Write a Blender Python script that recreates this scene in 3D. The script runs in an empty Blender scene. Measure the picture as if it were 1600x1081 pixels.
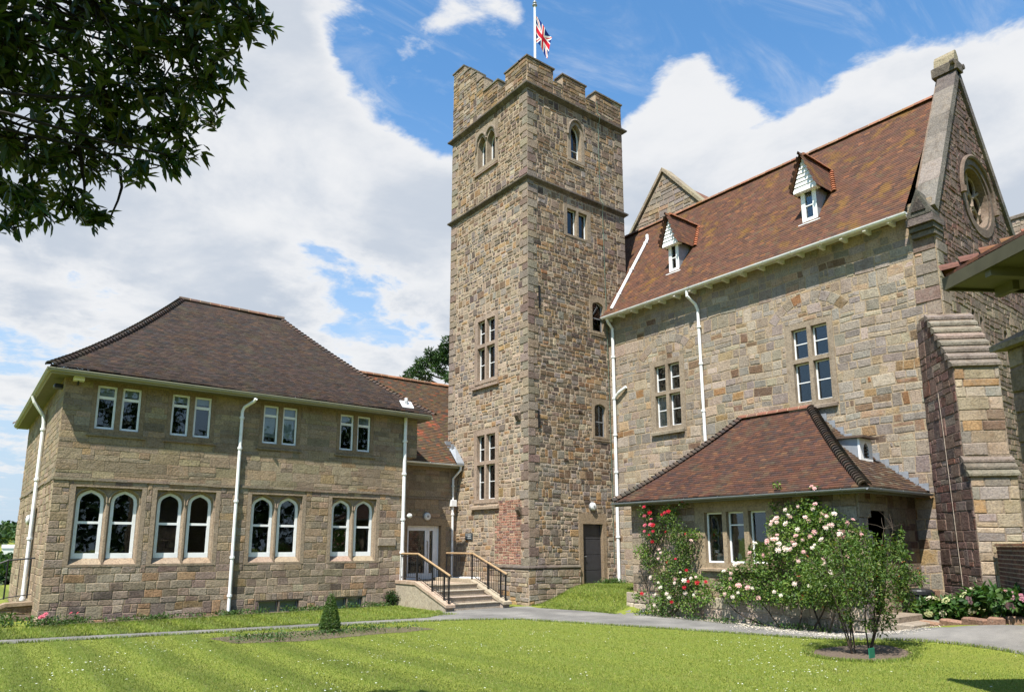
import bpy, math, random
import numpy as np
from mathutils import Vector, Matrix
from mathutils.geometry import tessellate_polygon
random.seed(7); rng = np.random.default_rng(7)
scene = bpy.context.scene
COL = scene.collection
R = math.radians

# ------------------------------------------------------------------ camera
EYE = np.array([0.0, 0.0, 1.8])
YAW, PITCH, FPX, PCX, PCY = R(52.0708), R(10.5775), 1115.6, 800.0, 644.08
_cy, _sy, _cp, _sp = math.cos(YAW), math.sin(YAW), math.cos(PITCH), math.sin(PITCH)
FWD = np.array([_cy*_cp, _sy*_cp, _sp]); RGT = np.array([_sy, -_cy, 0.0]); UPV = np.cross(RGT, FWD)
cam = bpy.data.cameras.new('camera'); camo = bpy.data.objects.new('camera', cam); COL.objects.link(camo)
camo.matrix_world = Matrix(((RGT[0], UPV[0], -FWD[0], EYE[0]), (RGT[1], UPV[1], -FWD[1], EYE[1]),
                            (RGT[2], UPV[2], -FWD[2], EYE[2]), (0, 0, 0, 1)))
cam.sensor_width = 36.0; cam.lens = FPX/1600*36; cam.shift_y = (PCY-540.5)/1600
cam.clip_start = 0.05; cam.clip_end = 6000
scene.camera = camo
def ray(px, py): return FWD + RGT*(px-PCX)/FPX - UPV*(py-PCY)/FPX
def sight(px, py, dist):            # a point of the place, surveyed from the photographer's stand
    d = ray(px, py); return EYE + d/np.linalg.norm(d)*dist
def survey_ground(px, py, z=0.0):
    d = ray(px, py); return (EYE + d*(z-EYE[2])/d[2])[:2]

# ------------------------------------------------------------------ light, sky
SUN = np.array([-1.0, -0.55, 1.9]); SUN /= np.linalg.norm(SUN)
scene.view_settings.view_transform = 'Standard'; scene.view_settings.look = 'None'
scene.view_settings.exposure = 0.95; scene.view_settings.gamma = 1.0
sun = bpy.data.lights.new('sun', 'SUN'); sun.energy = 5.0; sun.angle = R(0.53); sun.color = (1.0, 0.955, 0.88)
suno = bpy.data.objects.new('sun', sun); COL.objects.link(suno)
suno.rotation_euler = Vector(SUN.tolist()).to_track_quat('Z', 'Y').to_euler(); suno.location = (-20, -10, 40)
world = bpy.data.worlds.new('World'); scene.world = world; world.use_nodes = True

class NT:
    """small helper that wires shader nodes"""
    def __init__(s, tree): s.t = tree; s.n = tree.nodes; s.l = tree.links
    def put(s, sock, v):
        if v is None: return
        if isinstance(v, bpy.types.NodeSocket): s.l.new(v, sock)
        else:
            try: sock.default_value = v
            except Exception:
                sock.default_value = (v, v, v) if not hasattr(v, '__len__') else tuple(v)[:3] if len(sock.default_value) == 3 else tuple(v)+(1,)
    def node(s, typ, **kw):
        n = s.n.new(typ)
        for k, v in kw.items(): setattr(n, k, v)
        return n
    def math(s, op, a, b=None, c=None, clamp=False):
        n = s.node('ShaderNodeMath', operation=op, use_clamp=clamp)
        s.put(n.inputs[0], a); s.put(n.inputs[1], b); s.put(n.inputs[2], c); return n.outputs[0]
    def vmath(s, op, a, b=None, scale=None):
        n = s.node('ShaderNodeVectorMath', operation=op)
        s.put(n.inputs[0], a); s.put(n.inputs[1], b)
        if scale is not None: s.put(n.inputs[3], scale)
        return n.outputs[1] if op in ('DOT_PRODUCT', 'LENGTH', 'DISTANCE') else n.outputs[0]
    def mix(s, f, a, b, mode='MIX'):
        n = s.node('ShaderNodeMix', data_type='RGBA', blend_type=mode)
        s.put(n.inputs[0], f); s.put(n.inputs[6], a if not isinstance(a, tuple) else a+(1,)*(4-len(a)))
        s.put(n.inputs[7], b if not isinstance(b, tuple) else b+(1,)*(4-len(b))); return n.outputs[2]
    def noise(s, vec, scale, detail=4, rough=0.55, dist=0.0, out=0):
        n = s.node('ShaderNodeTexNoise'); s.put(n.inputs['Vector'], vec)
        n.inputs['Scale'].default_value = scale; n.inputs['Detail'].default_value = detail
        n.inputs['Roughness'].default_value = rough; n.inputs['Distortion'].default_value = dist
        return n.outputs[out]
    def ramp(s, f, stops):
        n = s.node('ShaderNodeValToRGB'); s.put(n.inputs[0], f); e = n.color_ramp.elements
        while len(e) < len(stops): e.new(0.5)
        for i, (p, c) in enumerate(stops):
            e[i].position = p; e[i].color = tuple(c)+(1,) if hasattr(c, '__len__') else (c, c, c, 1)
        return n.outputs[0]
    def mapr(s, v, a, b, c=0.0, d=1.0, smooth=True):
        n = s.node('ShaderNodeMapRange', interpolation_type='SMOOTHSTEP' if smooth else 'LINEAR')
        s.put(n.inputs[0], v); n.inputs[1].default_value = a; n.inputs[2].default_value = b
        n.inputs[3].default_value = c; n.inputs[4].default_value = d; return n.outputs[0]

def build_world():
    w = NT(world.node_tree); w.n.clear()
    out = w.node('ShaderNodeOutputWorld'); bg = w.node('ShaderNodeBackground'); bg.inputs[1].default_value = 0.05
    sky = w.node('ShaderNodeTexSky', sky_type='NISHITA'); sky.sun_disc = False
    sky.sun_elevation = math.asin(SUN[2]); sky.sun_rotation = math.atan2(SUN[0], SUN[1])
    sky.air_density = 1.0; sky.dust_density = 0.6; sky.ozone_density = 2.2
    g = w.node('ShaderNodeTexCoord'); d = g.outputs['Generated']
    sep = w.node('ShaderNodeSeparateXYZ'); w.put(sep.inputs[0], d)
    up = w.math('MAXIMUM', sep.outputs[2], 0.02)
    h = w.math('ADD', up, 0.22)
    cx = w.math('DIVIDE', sep.outputs[0], h); cyy = w.math('DIVIDE', sep.outputs[1], h)
    comb = w.node('ShaderNodeCombineXYZ'); w.put(comb.inputs[0], cx); w.put(comb.inputs[1], cyy); w.put(comb.inputs[2], w.math('MULTIPLY', sep.outputs[2], 1.5))
    p = comb.outputs[0]
    n1 = w.noise(p, 2.6, 10, 0.60, 0.35)
    n2 = w.noise(p, 9.0, 8, 0.62, 0.3)
    n4 = w.noise(p, 5.0, 8, 0.6, 0.3)
    dens = w.math('ADD', w.math('MULTIPLY', w.math('SUBTRACT', n4, 0.5), 1.3), w.math('ADD', w.math('MULTIPLY', w.math('SUBTRACT', n1, 0.5), 2.3), w.math('MULTIPLY', w.math('SUBTRACT', n2, 0.5), 1.25)))
    # cumulus banks (positive) and clear gaps (negative), by compass direction and height
    banks = [((330,250),22,.62),((540,270),11,.42),((120,420),14,.40),((640,440),9,.30),((500,60),6,.25),((250,560),12,.20),((60,700),12,.15),
             ((680,30),6,.80),((770,55),4,.62),((720,80),4,.45),((1000,230),7,.50),((1110,90),4,.40),((1040,90),3,.30),((1060,170),5,.30),((1230,230),9,.58),((1330,150),6,.45),
             ((1480,190),9,.70),((1600,220),10,.62),((1570,400),11,.45),((620,20),6,-.85),((670,110),6,-.95),((720,170),4,-.6),((580,0),4,-.5),((910,60),9,-.70),((1230,20),9,-.70),((860,150),7,-.55),
             ((1450,10),9,-.60),((1340,40),6,-.40),((1120,20),5,-.35),((1240,50),5,-.35),((1400,30),5,-.40),((1520,20),5,-.45),((1590,20),4,-.40),((1000,50),5,-.30),((890,70),5,-.35),((960,180),6,.35),((1190,150),5,.35),((1420,130),5,.35),((1540,130),5,.35),((1040,280),5,.35),((540,455),6,-.60),((460,415),4,-.50),((590,490),4,-.45),((20,620),9,-.45),((60,760),9,-.35),((110,470),6,-.35),((210,520),5,-.25),((1160,160),3,-.30)]
    acc = dens
    for (q, deg, wt) in banks:
        r = ray(*q); r = r/np.linalg.norm(r)
        dt = w.vmath('DOT_PRODUCT', d, tuple(r))
        m = w.mapr(dt, math.cos(R(deg*1.45)), math.cos(R(deg*.12)), 0.0, wt)
        acc = w.math('ADD', acc, m)
    # cloud field thinned to unseen clear sky behind the photographer, to cut fill light
    ahead = w.vmath('DOT_PRODUCT', d, tuple(FWD)); acc = w.math('ADD', acc, w.mapr(ahead, -0.15, 0.62, -0.95, 0.0))
    cov = w.mapr(acc, -0.10, 0.32)
    mpw = w.node('ShaderNodeMapping'); w.put(mpw.inputs[0], p); mpw.inputs['Scale'].default_value = (1.2, 3.4, 1.0); mpw.inputs['Rotation'].default_value = (0, 0, 0.5)
    wisp = w.math('MULTIPLY', w.mapr(w.noise(mpw.outputs[0], 2.2, 9, 0.66, 0.8), 0.48, 0.78, 0, 0.42), w.mapr(ahead, 0.2, 0.7))
    cov = w.math('MAXIMUM', cov, wisp)
    thick = w.mapr(acc, 0.15, 0.9)
    n3 = w.noise(p, 2.3, 7, 0.58, 0.2)
    shade = w.math('MULTIPLY', w.mapr(n3, 0.33, 0.60), thick)
    low = w.mapr(sep.outputs[2], 0.05, 0.7, 1.0, 0.75)
    cl = w.mix(w.math('MULTIPLY', shade, low), (9.3, 9.35, 9.45), (5.7, 6.35, 7.3))
    hz = w.mapr(sep.outputs[2], 0.0, 0.62, 0.95, 0.0)
    skyb = w.mix(1.0, sky.outputs[0], (1.5, 2.32, 2.65), 'MULTIPLY')
    skyc = w.mix(hz, skyb, (6.0, 7.2, 8.6))
    c = w.mix(w.math('MULTIPLY', cov, 0.96), skyc, cl)
    w.put(bg.inputs[0], c); w.l.new(bg.outputs[0], out.inputs[0])
build_world()
scene.render.engine = 'CYCLES'
scene.cycles.max_bounces = 6; scene.cycles.diffuse_bounces = 3; scene.cycles.glossy_bounces = 3
scene.cycles.transparent_max_bounces = 12; scene.cycles.transmission_bounces = 4
scene.cycles.caustics_reflective = False; scene.cycles.caustics_refractive = False

# ------------------------------------------------------------------ materials
def newmat(name):
    m = bpy.data.materials.new(name); m.use_nodes = True; t = NT(m.node_tree); t.n.clear()
    out = t.node('ShaderNodeOutputMaterial'); b = t.node('ShaderNodeBsdfPrincipled'); t.l.new(b.outputs[0], out.inputs[0])
    return m, t, b, out
def attr(t): return t.node('ShaderNodeAttribute', attribute_name='Col').outputs['Color']
def obco(t): return t.node('ShaderNodeTexCoord').outputs['Object']
def bump(t, b, h, strength=0.3, dist=0.02):
    n = t.node('ShaderNodeBump'); n.inputs['Strength'].default_value = strength; n.inputs['Distance'].default_value = dist
    t.put(n.inputs['Height'], h); t.l.new(n.outputs[0], b.inputs['Normal'])
def mat_stone(name, stain=0.35, bstr=0.6, smearcol=(.30, .268, .215), smamt=.34):
    m, t, b, o = newmat(name); c = attr(t); p = obco(t)
    fine = t.noise(p, 26, 6, 0.62); mid = t.noise(p, 6.5, 5, 0.6); big = t.noise(p, 0.55, 5, 0.6)
    c = t.mix(1.0, c, t.ramp(fine, [(0.28, (.52, .51, .50)), (0.5, (1, 1, 1)), (0.74, (1.36, 1.33, 1.25))]), 'MULTIPLY')
    c = t.mix(t.mapr(mid, 0.5, 0.72, 0, 0.55), c, t.mix(1.0, c, (.62, .54, .46), 'MULTIPLY'))
    c = t.mix(t.mapr(big, 0.5, 0.72, 0, stain), c, t.mix(1.0, c, (.55, .52, .5), 'MULTIPLY'))
    smear = t.noise(p, 4.2, 6, 0.68, 0.4)
    c = t.mix(t.mapr(smear, 0.50, 0.66, 0, smamt), c, smearcol)
    lich = t.noise(p, 15, 3, 0.5)
    c = t.mix(t.mapr(lich, 0.66, 0.74, 0, 0.35), c, (.34, .33, .27))
    mp = t.node('ShaderNodeMapping'); t.put(mp.inputs[0], p); mp.inputs['Scale'].default_value = (2.6, 2.6, .30)
    stk = t.noise(mp.outputs[0], 1.0, 6, .62); c = t.mix(t.mapr(stk, .52, .70, 0, stain*1.15), c, t.mix(1.0, c, (.50, .46, .44), 'MULTIPLY'))
    c = t.mix(1.0, c, (.855, .772, .72), 'MULTIPLY')
    t.put(b.inputs['Base Color'], c); b.inputs['Roughness'].default_value = 0.92; b.inputs['Specular IOR Level'].default_value = 0.2
    bump(t, b, t.math('ADD', t.math('MULTIPLY', fine, 0.6), mid), bstr, 0.03)
    return m
def mat_tile(name, moss=(.22, .13, .03), mossamt=0.5, dirt=0.4):
    m, t, b, o = newmat(name); c = attr(t); p = obco(t)
    fine = t.noise(p, 30, 4, 0.6); mid = t.noise(p, 1.3, 6, 0.62); m2 = t.noise(p, 1.9, 6, 0.72)
    c = t.mix(1.0, c, t.ramp(fine, [(0.3, (.72, .72, .72)), (0.7, (1.2, 1.18, 1.15))]), 'MULTIPLY')
    c = t.mix(t.mapr(mid, 0.45, 0.7, 0, dirt), c, t.mix(1.0, c, (.5, .48, .5), 'MULTIPLY'))
    c = t.mix(t.mapr(t.math('MULTIPLY', mid, m2), 0.27, 0.37, 0, mossamt), c, moss)
    t.put(b.inputs['Base Color'], c); b.inputs['Roughness'].default_value = 0.85; b.inputs['Specular IOR Level'].default_value = 0.25
    bump(t, b, fine, 0.4, 0.01); return m
def mat_plain(name, col, rough=0.5, metal=0.0, var=0.12, spec=0.4, scale=9, dirt=None):
    m, t, b, o = newmat(name); p = obco(t); n = t.noise(p, scale, 5, 0.6)
    c = t.mix(1.0, tuple(col), t.ramp(n, [(0.3, (1-var,)*3), (0.7, (1+var,)*3)]), 'MULTIPLY')
    if dirt: c = t.mix(t.mapr(t.noise(p, 2.2, 6, 0.7), 0.5, 0.75, 0, 0.6), c, dirt)
    t.put(b.inputs['Base Color'], c); b.inputs['Roughness'].default_value = rough; b.inputs['Metallic'].default_value = metal
    b.inputs['Specular IOR Level'].default_value = spec; bump(t, b, n, 0.12, 0.01); return m
def mat_leaf(name, trans=0.35, rough=0.5, spec=0.3):
    m, t, b, o = newmat(name); c = attr(t)
    t.put(b.inputs['Base Color'], c); b.inputs['Roughness'].default_value = rough; b.inputs['Specular IOR Level'].default_value = spec
    tr = t.node('ShaderNodeBsdfTranslucent'); t.put(tr.inputs[0], t.mix(1.0, c, (1.25, 1.35, .55), 'MULTIPLY'))
    mx = t.node('ShaderNodeMixShader'); mx.inputs[0].default_value = trans
    t.l.new(b.outputs[0], mx.inputs[1]); t.l.new(tr.outputs[0], mx.inputs[2]); t.l.new(mx.outputs[0], o.inputs[0]); return m
def mat_col(name, rough=0.6, spec=0.3):
    m, t, b, o = newmat(name); t.put(b.inputs['Base Color'], attr(t)); b.inputs['Roughness'].default_value = rough
    b.inputs['Specular IOR Level'].default_value = spec; return m
def mat_glass(name):
    m, t, b, o = newmat(name); t.n.remove(b); p = obco(t)
    tr = t.node('ShaderNodeBsdfTransparent'); tr.inputs[0].default_value = (.80, .83, .82, 1)
    gl = t.node('ShaderNodeBsdfGlossy'); gl.inputs['Roughness'].default_value = 0.015; gl.inputs[0].default_value = (.9, .95, 1, 1)
    bp = t.node('ShaderNodeBump'); bp.inputs['Strength'].default_value = 0.05; bp.inputs['Distance'].default_value = 0.02
    t.put(bp.inputs['Height'], t.noise(p, 2.5, 2, 0.5)); t.l.new(bp.outputs[0], gl.inputs['Normal'])
    fr = t.node('ShaderNodeFresnel'); fr.inputs[0].default_value = 1.5
    f = t.math('MULTIPLY', fr.outputs[0], 1.35, clamp=True)
    mx = t.node('ShaderNodeMixShader'); t.put(mx.inputs[0], f)
    t.l.new(tr.outputs[0], mx.inputs[1]); t.l.new(gl.outputs[0], mx.inputs[2]); t.l.new(mx.outputs[0], o.inputs[0]); return m
M = {}
M['stone'] = mat_stone('stone'); M['hall_stone'] = mat_stone('grey_sandstone', .3, .6, (.31, .29, .255), .4); M['brick'] = mat_stone('brick', .2, .5, (.3, .25, .2), .12); M['darkstone'] = mat_stone('weathered_stone', 0.55, 0.8)
M['dressed'] = mat_stone('dressed_stone', 0.35, 0.35)
M['tile'] = mat_tile('clay_tile', (.20, .105, .018), 0.55, 0.35); M['tile_wing'] = mat_tile('dark_clay_tile', (.10, .085, .05), 0.4, 0.35)
M['white'] = mat_plain('white_paint', (.76, .76, .75), 0.45, 0, .06, .4, 5, dirt=(.55, .53, .48))
M['pipe'] = mat_plain('white_pipe_paint', (.74, .74, .73), 0.4, 0, .08, .4, 4, dirt=(.46, .44, .38))
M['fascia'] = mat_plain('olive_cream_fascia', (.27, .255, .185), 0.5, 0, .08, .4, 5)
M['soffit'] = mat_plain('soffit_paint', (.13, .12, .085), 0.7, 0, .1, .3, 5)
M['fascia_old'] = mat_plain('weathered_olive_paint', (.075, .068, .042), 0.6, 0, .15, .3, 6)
M['gutter_grey'] = mat_plain('grey_gutter', (.20, .21, .22), 0.45, 0, .1, .4, 6)
M['iron'] = mat_plain('black_iron', (.012, .012, .013), 0.45, 0, .2, .4, 12)
M['door'] = mat_plain('dark_door_paint', (.035, .035, .04), 0.42, 0, .15, .4, 10)
M['wood'] = mat_plain('oak_handrail', (.33, .22, .12), 0.55, 0, .2, .35, 14)
M['lead'] = mat_plain('lead_sheet', (.27, .29, .315), 0.45, 0.25, .15, .4, 7)
M['concrete'] = mat_stone('pale_cast_stone', 0.2, 0.25)
M['glass'] = mat_glass('window_glass')
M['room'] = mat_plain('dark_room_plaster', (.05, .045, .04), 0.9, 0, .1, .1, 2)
M['blind'] = mat_plain('blind_cloth', (.62, .66, .70), 0.8, 0, .05, .2, 5)
M['lamp'] = mat_plain('lamp_diffuser', (.66, .66, .64), 0.35, 0, .03, .4, 5)
M['greymetal'] = mat_plain('grey_metal', (.28, .28, .28), 0.4, 0.2, .1, .4, 8)
M['copper'] = mat_plain('green_copper', (.14, .20, .15), 0.6, 0.1, .2, .3, 8)
M['bark'] = mat_plain('bark', (.055, .042, .03), 0.9, 0, .4, .2, 16)
M['dark_bark'] = mat_plain('dark_bark', (.018, .015, .012), 0.9, 0, .4, .15, 16)
M['leaf'] = mat_leaf('leaf'); M['gloss_leaf'] = mat_leaf('glossy_leaf', 0.26, 0.35, 0.4); M['needle'] = mat_leaf('needle_leaf', 0.15, 0.6, 0.2)
M['petal'] = mat_leaf('petal', 0.25, 0.6, 0.2); M['col'] = mat_col('painted'); M['cloth'] = mat_leaf('flag_cloth', 0.3, 0.8, 0.1)
M['grass'] = mat_leaf('grass_blade', 0.35, 0.6, 0.25)
M['plaque'] = mat_plain('slate_plaque', (.05, .06, .065), 0.4, 0, .15, .4, 10)
M['pot'] = mat_plain('black_plastic_pot', (.015, .016, .018), 0.5, 0, .15, .4, 8)

# ------------------------------------------------------------------ mesh building
def FW(u, v, w): return (u, v, w)                               # plain world frame
def FY(y): return lambda u, v, w: (u, y-w, v)                   # wall that faces -Y: u = x, v = height, w = out of the wall
def FX(x): return lambda u, v, w: (x-w, -u, v)                  # wall that faces -X: u = -y
def FXp(x): return lambda u, v, w: (x+w, u, v)                  # wall that faces +X
def FYp(y): return lambda u, v, w: (-u, y+w, v)                 # wall that faces +Y: u = -x
def FV(o, ud, n):                                               # any upright wall: origin, direction along, outward normal
    return lambda u, v, w: (o[0]+ud[0]*u+n[0]*w, o[1]+ud[1]*u+n[1]*w, v)
class MB:
    def __init__(s): s.v = []; s.f = []; s.c = []
    def add(s, vs, fs, col=(1, 1, 1)):
        k = len(s.v); s.v.extend(vs); s.f.extend([tuple(i+k for i in f) for f in fs])
        if len(col) == len(vs) and hasattr(col[0], '__len__'): s.c.extend(col)
        else: s.c.extend([col]*len(vs))
    def box(s, F, u0, u1, v0, v1, w0, w1, col=(1, 1, 1), ch=0.0):
        if ch <= 0:
            P = [F(u, v, w) for w in (w0, w1) for v in (v0, v1) for u in (u0, u1)]
            s.add(P, [(4,5,7,6), (1,0,2,3), (0,4,6,2), (5,1,3,7), (6,7,3,2), (0,1,5,4)], col)
        else:
            c = ch
            P = [F(u0,v0,w0), F(u1,v0,w0), F(u1,v1,w0), F(u0,v1,w0), F(u0,v0,w1-c), F(u1,v0,w1-c), F(u1,v1,w1-c), F(u0,v1,w1-c),
                 F(u0+c,v0+c,w1), F(u1-c,v0+c,w1), F(u1-c,v1-c,w1), F(u0+c,v1-c,w1)]
            s.add(P, [(3,2,1,0), (0,1,5,4), (1,2,6,5), (2,3,7,6), (3,0,4,7), (4,5,9,8), (5,6,10,9), (6,7,11,10), (7,4,8,11), (8,9,10,11)], col)
    def prism(s, F, poly, w0, w1, col=(1, 1, 1), holes=()):
        """polygon (counter-clockwise in u, v) with holes, extruded from w0 (back) to w1 (front)"""
        loops = [list(poly)]+[list(h) for h in holes]
        flat = [p for l in loops for p in l]
        tris = tessellate_polygon([[Vector((p[0], p[1], 0)) for p in l] for l in loops])
        n = len(flat); V = [F(p[0], p[1], w1) for p in flat]+[F(p[0], p[1], w0) for p in flat]; fs = []
        for t in tris:
            a, b, c = [flat[i] for i in t]
            if (b[0]-a[0])*(c[1]-a[1])-(b[1]-a[1])*(c[0]-a[0]) < 0: t = (t[0], t[2], t[1])
            fs.append(tuple(t)); fs.append((t[2]+n, t[1]+n, t[0]+n))
        k = 0
        for li, l in enumerate(loops):
            m = len(l); area = sum(l[i][0]*l[(i+1) % m][1]-l[(i+1) % m][0]*l[i][1] for i in range(m))
            ccw = (area > 0) == (li == 0)
            for i in range(m):
                a, b = k+i, k+(i+1) % m
                fs.append((a, a+n, b+n, b) if ccw else (b, b+n, a+n, a))
            k += m
        s.add(V, fs, col)
    def tube(s, pts, r, n=8, col=(1, 1, 1), cap=True):
        pts = [np.array(p, float) for p in pts]; rs = r if hasattr(r, '__len__') else [r]*len(pts)
        V = []; prev = None
        for i, p in enumerate(pts):
            d = pts[min(i+1, len(pts)-1)]-pts[max(i-1, 0)]; d = d/(np.linalg.norm(d)+1e-9)
            if prev is None:
                a = np.array([0, 0, 1.0]) if abs(d[2]) < 0.9 else np.array([1.0, 0, 0]); u = np.cross(d, a)
            else: u = prev-d*(prev@d)
            u = u/(np.linalg.norm(u)+1e-9); prev = u; w = np.cross(d, u)
            for k in range(n):
                t = 2*math.pi*k/n; V.append(tuple(p+rs[i]*(math.cos(t)*u+math.sin(t)*w)))
        fs = []
        for i in range(len(pts)-1):
            for k in range(n): fs.append((i*n+k, i*n+(k+1) % n, (i+1)*n+(k+1) % n, (i+1)*n+k))
        if cap: fs.append(tuple(range(n-1, -1, -1))); fs.append(tuple((len(pts)-1)*n+k for k in range(n)))
        s.add(V, fs, col)
    def lathe(s, base, prof, n=16, col=(1, 1, 1)):
        V = []; fs = []
        for (r, z) in prof:
            for k in range(n):
                t = 2*math.pi*k/n; V.append((base[0]+r*math.cos(t), base[1]+r*math.sin(t), base[2]+z))
        for i in range(len(prof)-1):
            for k in range(n): fs.append((i*n+k, i*n+(k+1) % n, (i+1)*n+(k+1) % n, (i+1)*n+k))
        fs.append(tuple(range(n-1, -1, -1))); fs.append(tuple((len(prof)-1)*n+k for k in range(n)))
        s.add(V, fs, col)
    def build(s, name, mat, parent=None, base=None, smooth=False):
        me = bpy.data.meshes.new(name)
        b = BASE.get(parent.name, None) if parent is not None else None
        if b is None: b = np.zeros(3) if base is None else np.array(base, float)
        V = np.array(s.v, float).reshape(-1, 3)-b
        me.from_pydata(V.tolist(), [], s.f); 
        at = me.attributes.new('Col', 'FLOAT_COLOR', 'POINT')
        c = np.ones((len(s.v), 4)); c[:, :3] = np.array(s.c, float).reshape(-1, 3)[:, :3]
        at.data.foreach_set('color', c.ravel())
        me.materials.append(mat)
        if smooth: me.polygons.foreach_set('use_smooth', [True]*len(me.polygons))
        me.validate()
        return link(name, me, parent, b)
BASE = {}
def link(name, me, parent=None, b=None):
    o = bpy.data.objects.new(name, me); COL.objects.link(o)
    if parent is not None: o.parent = parent
    elif b is not None: o.location = tuple(b)
    BASE[o.name] = np.array(b if b is not None else (0, 0, 0), float)
    return o
def tris_mesh(name, V, Fc, cols, mat, parent=None, base=None, smooth=False):
    """big triangle mesh straight from arrays"""
    me = bpy.data.meshes.new(name)
    b = BASE.get(parent.name) if parent is not None else None
    if b is None: b = np.zeros(3) if base is None else np.array(base, float)
    V = (np.asarray(V, float)-b).astype(np.float32); Fc = np.asarray(Fc, np.int32); k = Fc.shape[1]
    me.vertices.add(len(V)); me.vertices.foreach_set('co', V.ravel())
    me.loops.add(Fc.size); me.loops.foreach_set('vertex_index', Fc.ravel())
    me.polygons.add(len(Fc)); me.polygons.foreach_set('loop_start', np.arange(len(Fc), dtype=np.int32)*k)
    if smooth: me.polygons.foreach_set('use_smooth', np.ones(len(Fc), bool))
    me.update(calc_edges=True)
    c = np.ones((len(V), 4), np.float32); c[:, :3] = cols
    me.attributes.new('Col', 'FLOAT_COLOR', 'POINT').data.foreach_set('color', c.ravel())
    me.materials.append(mat)
    return link(name, me, parent, b)
def tag(o, label=None, cat=None, group=None, kind=None):
    if label: o['label'] = label
    if cat: o['category'] = cat
    if group: o['group'] = group
    if kind: o['kind'] = kind
    return o
def thing(name, label, cat, loc=(0, 0, 0), group=None):
    o = bpy.data.objects.new(name, None); COL.objects.link(o); o.location = loc; o.empty_display_size = 0.3
    BASE[o.name] = np.array(loc, float)
    return tag(o, label, cat, group)

# ------------------------------------------------------------------ masonry
def jit(c, a=0.23, b=0.05):
    k = 1+random.uniform(-a, a); return tuple(max(0.01, x*k*(1+random.uniform(-b, b))) for x in c)
def pick(pal):
    t = random.random()*sum(w for w, c in pal)
    for w, c in pal:
        t -= w
        if t <= 0: return c
    return pal[-1][1]
def clip_poly(poly, hp):
    a, b, c = hp; out = []; n = len(poly)
    for i in range(n):
        p, q = poly[i], poly[(i+1) % n]; dp, dq = a*p[0]+b*p[1]-c, a*q[0]+b*q[1]-c
        if dp >= 0: out.append(p)
        if (dp >= 0) != (dq >= 0):
            t = dp/(dp-dq); out.append((p[0]+(q[0]-p[0])*t, p[1]+(q[1]-p[1])*t))
    return out
def minus(rect, hole):
    u0, u1, v0, v1 = rect; a0, a1, b0, b1 = hole
    if a0 >= u1 or a1 <= u0 or b0 >= v1 or b1 <= v0: return [rect]
    out = []
    if a0 > u0: out.append((u0, a0, v0, v1))
    if a1 < u1: out.append((a1, u1, v0, v1))
    m0, m1 = max(u0, a0), min(u1, a1)
    if b0 > v0: out.append((m0, m1, v0, b0))
    if b1 < v1: out.append((m0, m1, b1, v1))
    return out
def stone_block(mb, F, poly, col, depth, joint, ch=0.012, wav=None, base=0.0):
    n = len(poly); cx = sum(p[0] for p in poly)/n; cy = sum(p[1] for p in poly)/n
    lo, hi = [], []
    for p in poly:
        dx, dy = p[0]-cx, p[1]-cy; L = math.hypot(dx, dy)+1e-6
        sx = max(0.15, 1-joint/(abs(dx)+1e-6)) if abs(dx) > 1e-4 else 1
        sy = max(0.15, 1-joint/(abs(dy)+1e-6)) if abs(dy) > 1e-4 else 1
        q = (cx+dx*sx, cy+dy*sy)
        if wav: q = wav(*q); jx = .010; q = (q[0]+random.uniform(-jx, jx), q[1]+random.uniform(-jx, jx)*.8)
        lo.append(q)
        dx, dy = q[0]-cx, q[1]-cy
        hx = max(0.1, 1-ch/(abs(dx)+1e-6)) if abs(dx) > 1e-4 else 1
        hy = max(0.1, 1-ch/(abs(dy)+1e-6)) if abs(dy) > 1e-4 else 1
        hi.append((cx+dx*hx+random.uniform(-.003, .003), cy+dy*hy+random.uniform(-.003, .003)))
    V = [F(p[0], p[1], base) for p in lo]+[F(p[0], p[1], base+depth+random.uniform(-.004, .004)) for p in hi]
    mb.add(V, [tuple(range(n, 2*n))]+[(i, (i+1) % n, n+(i+1) % n, n+i) for i in range(n)], col)
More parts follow.
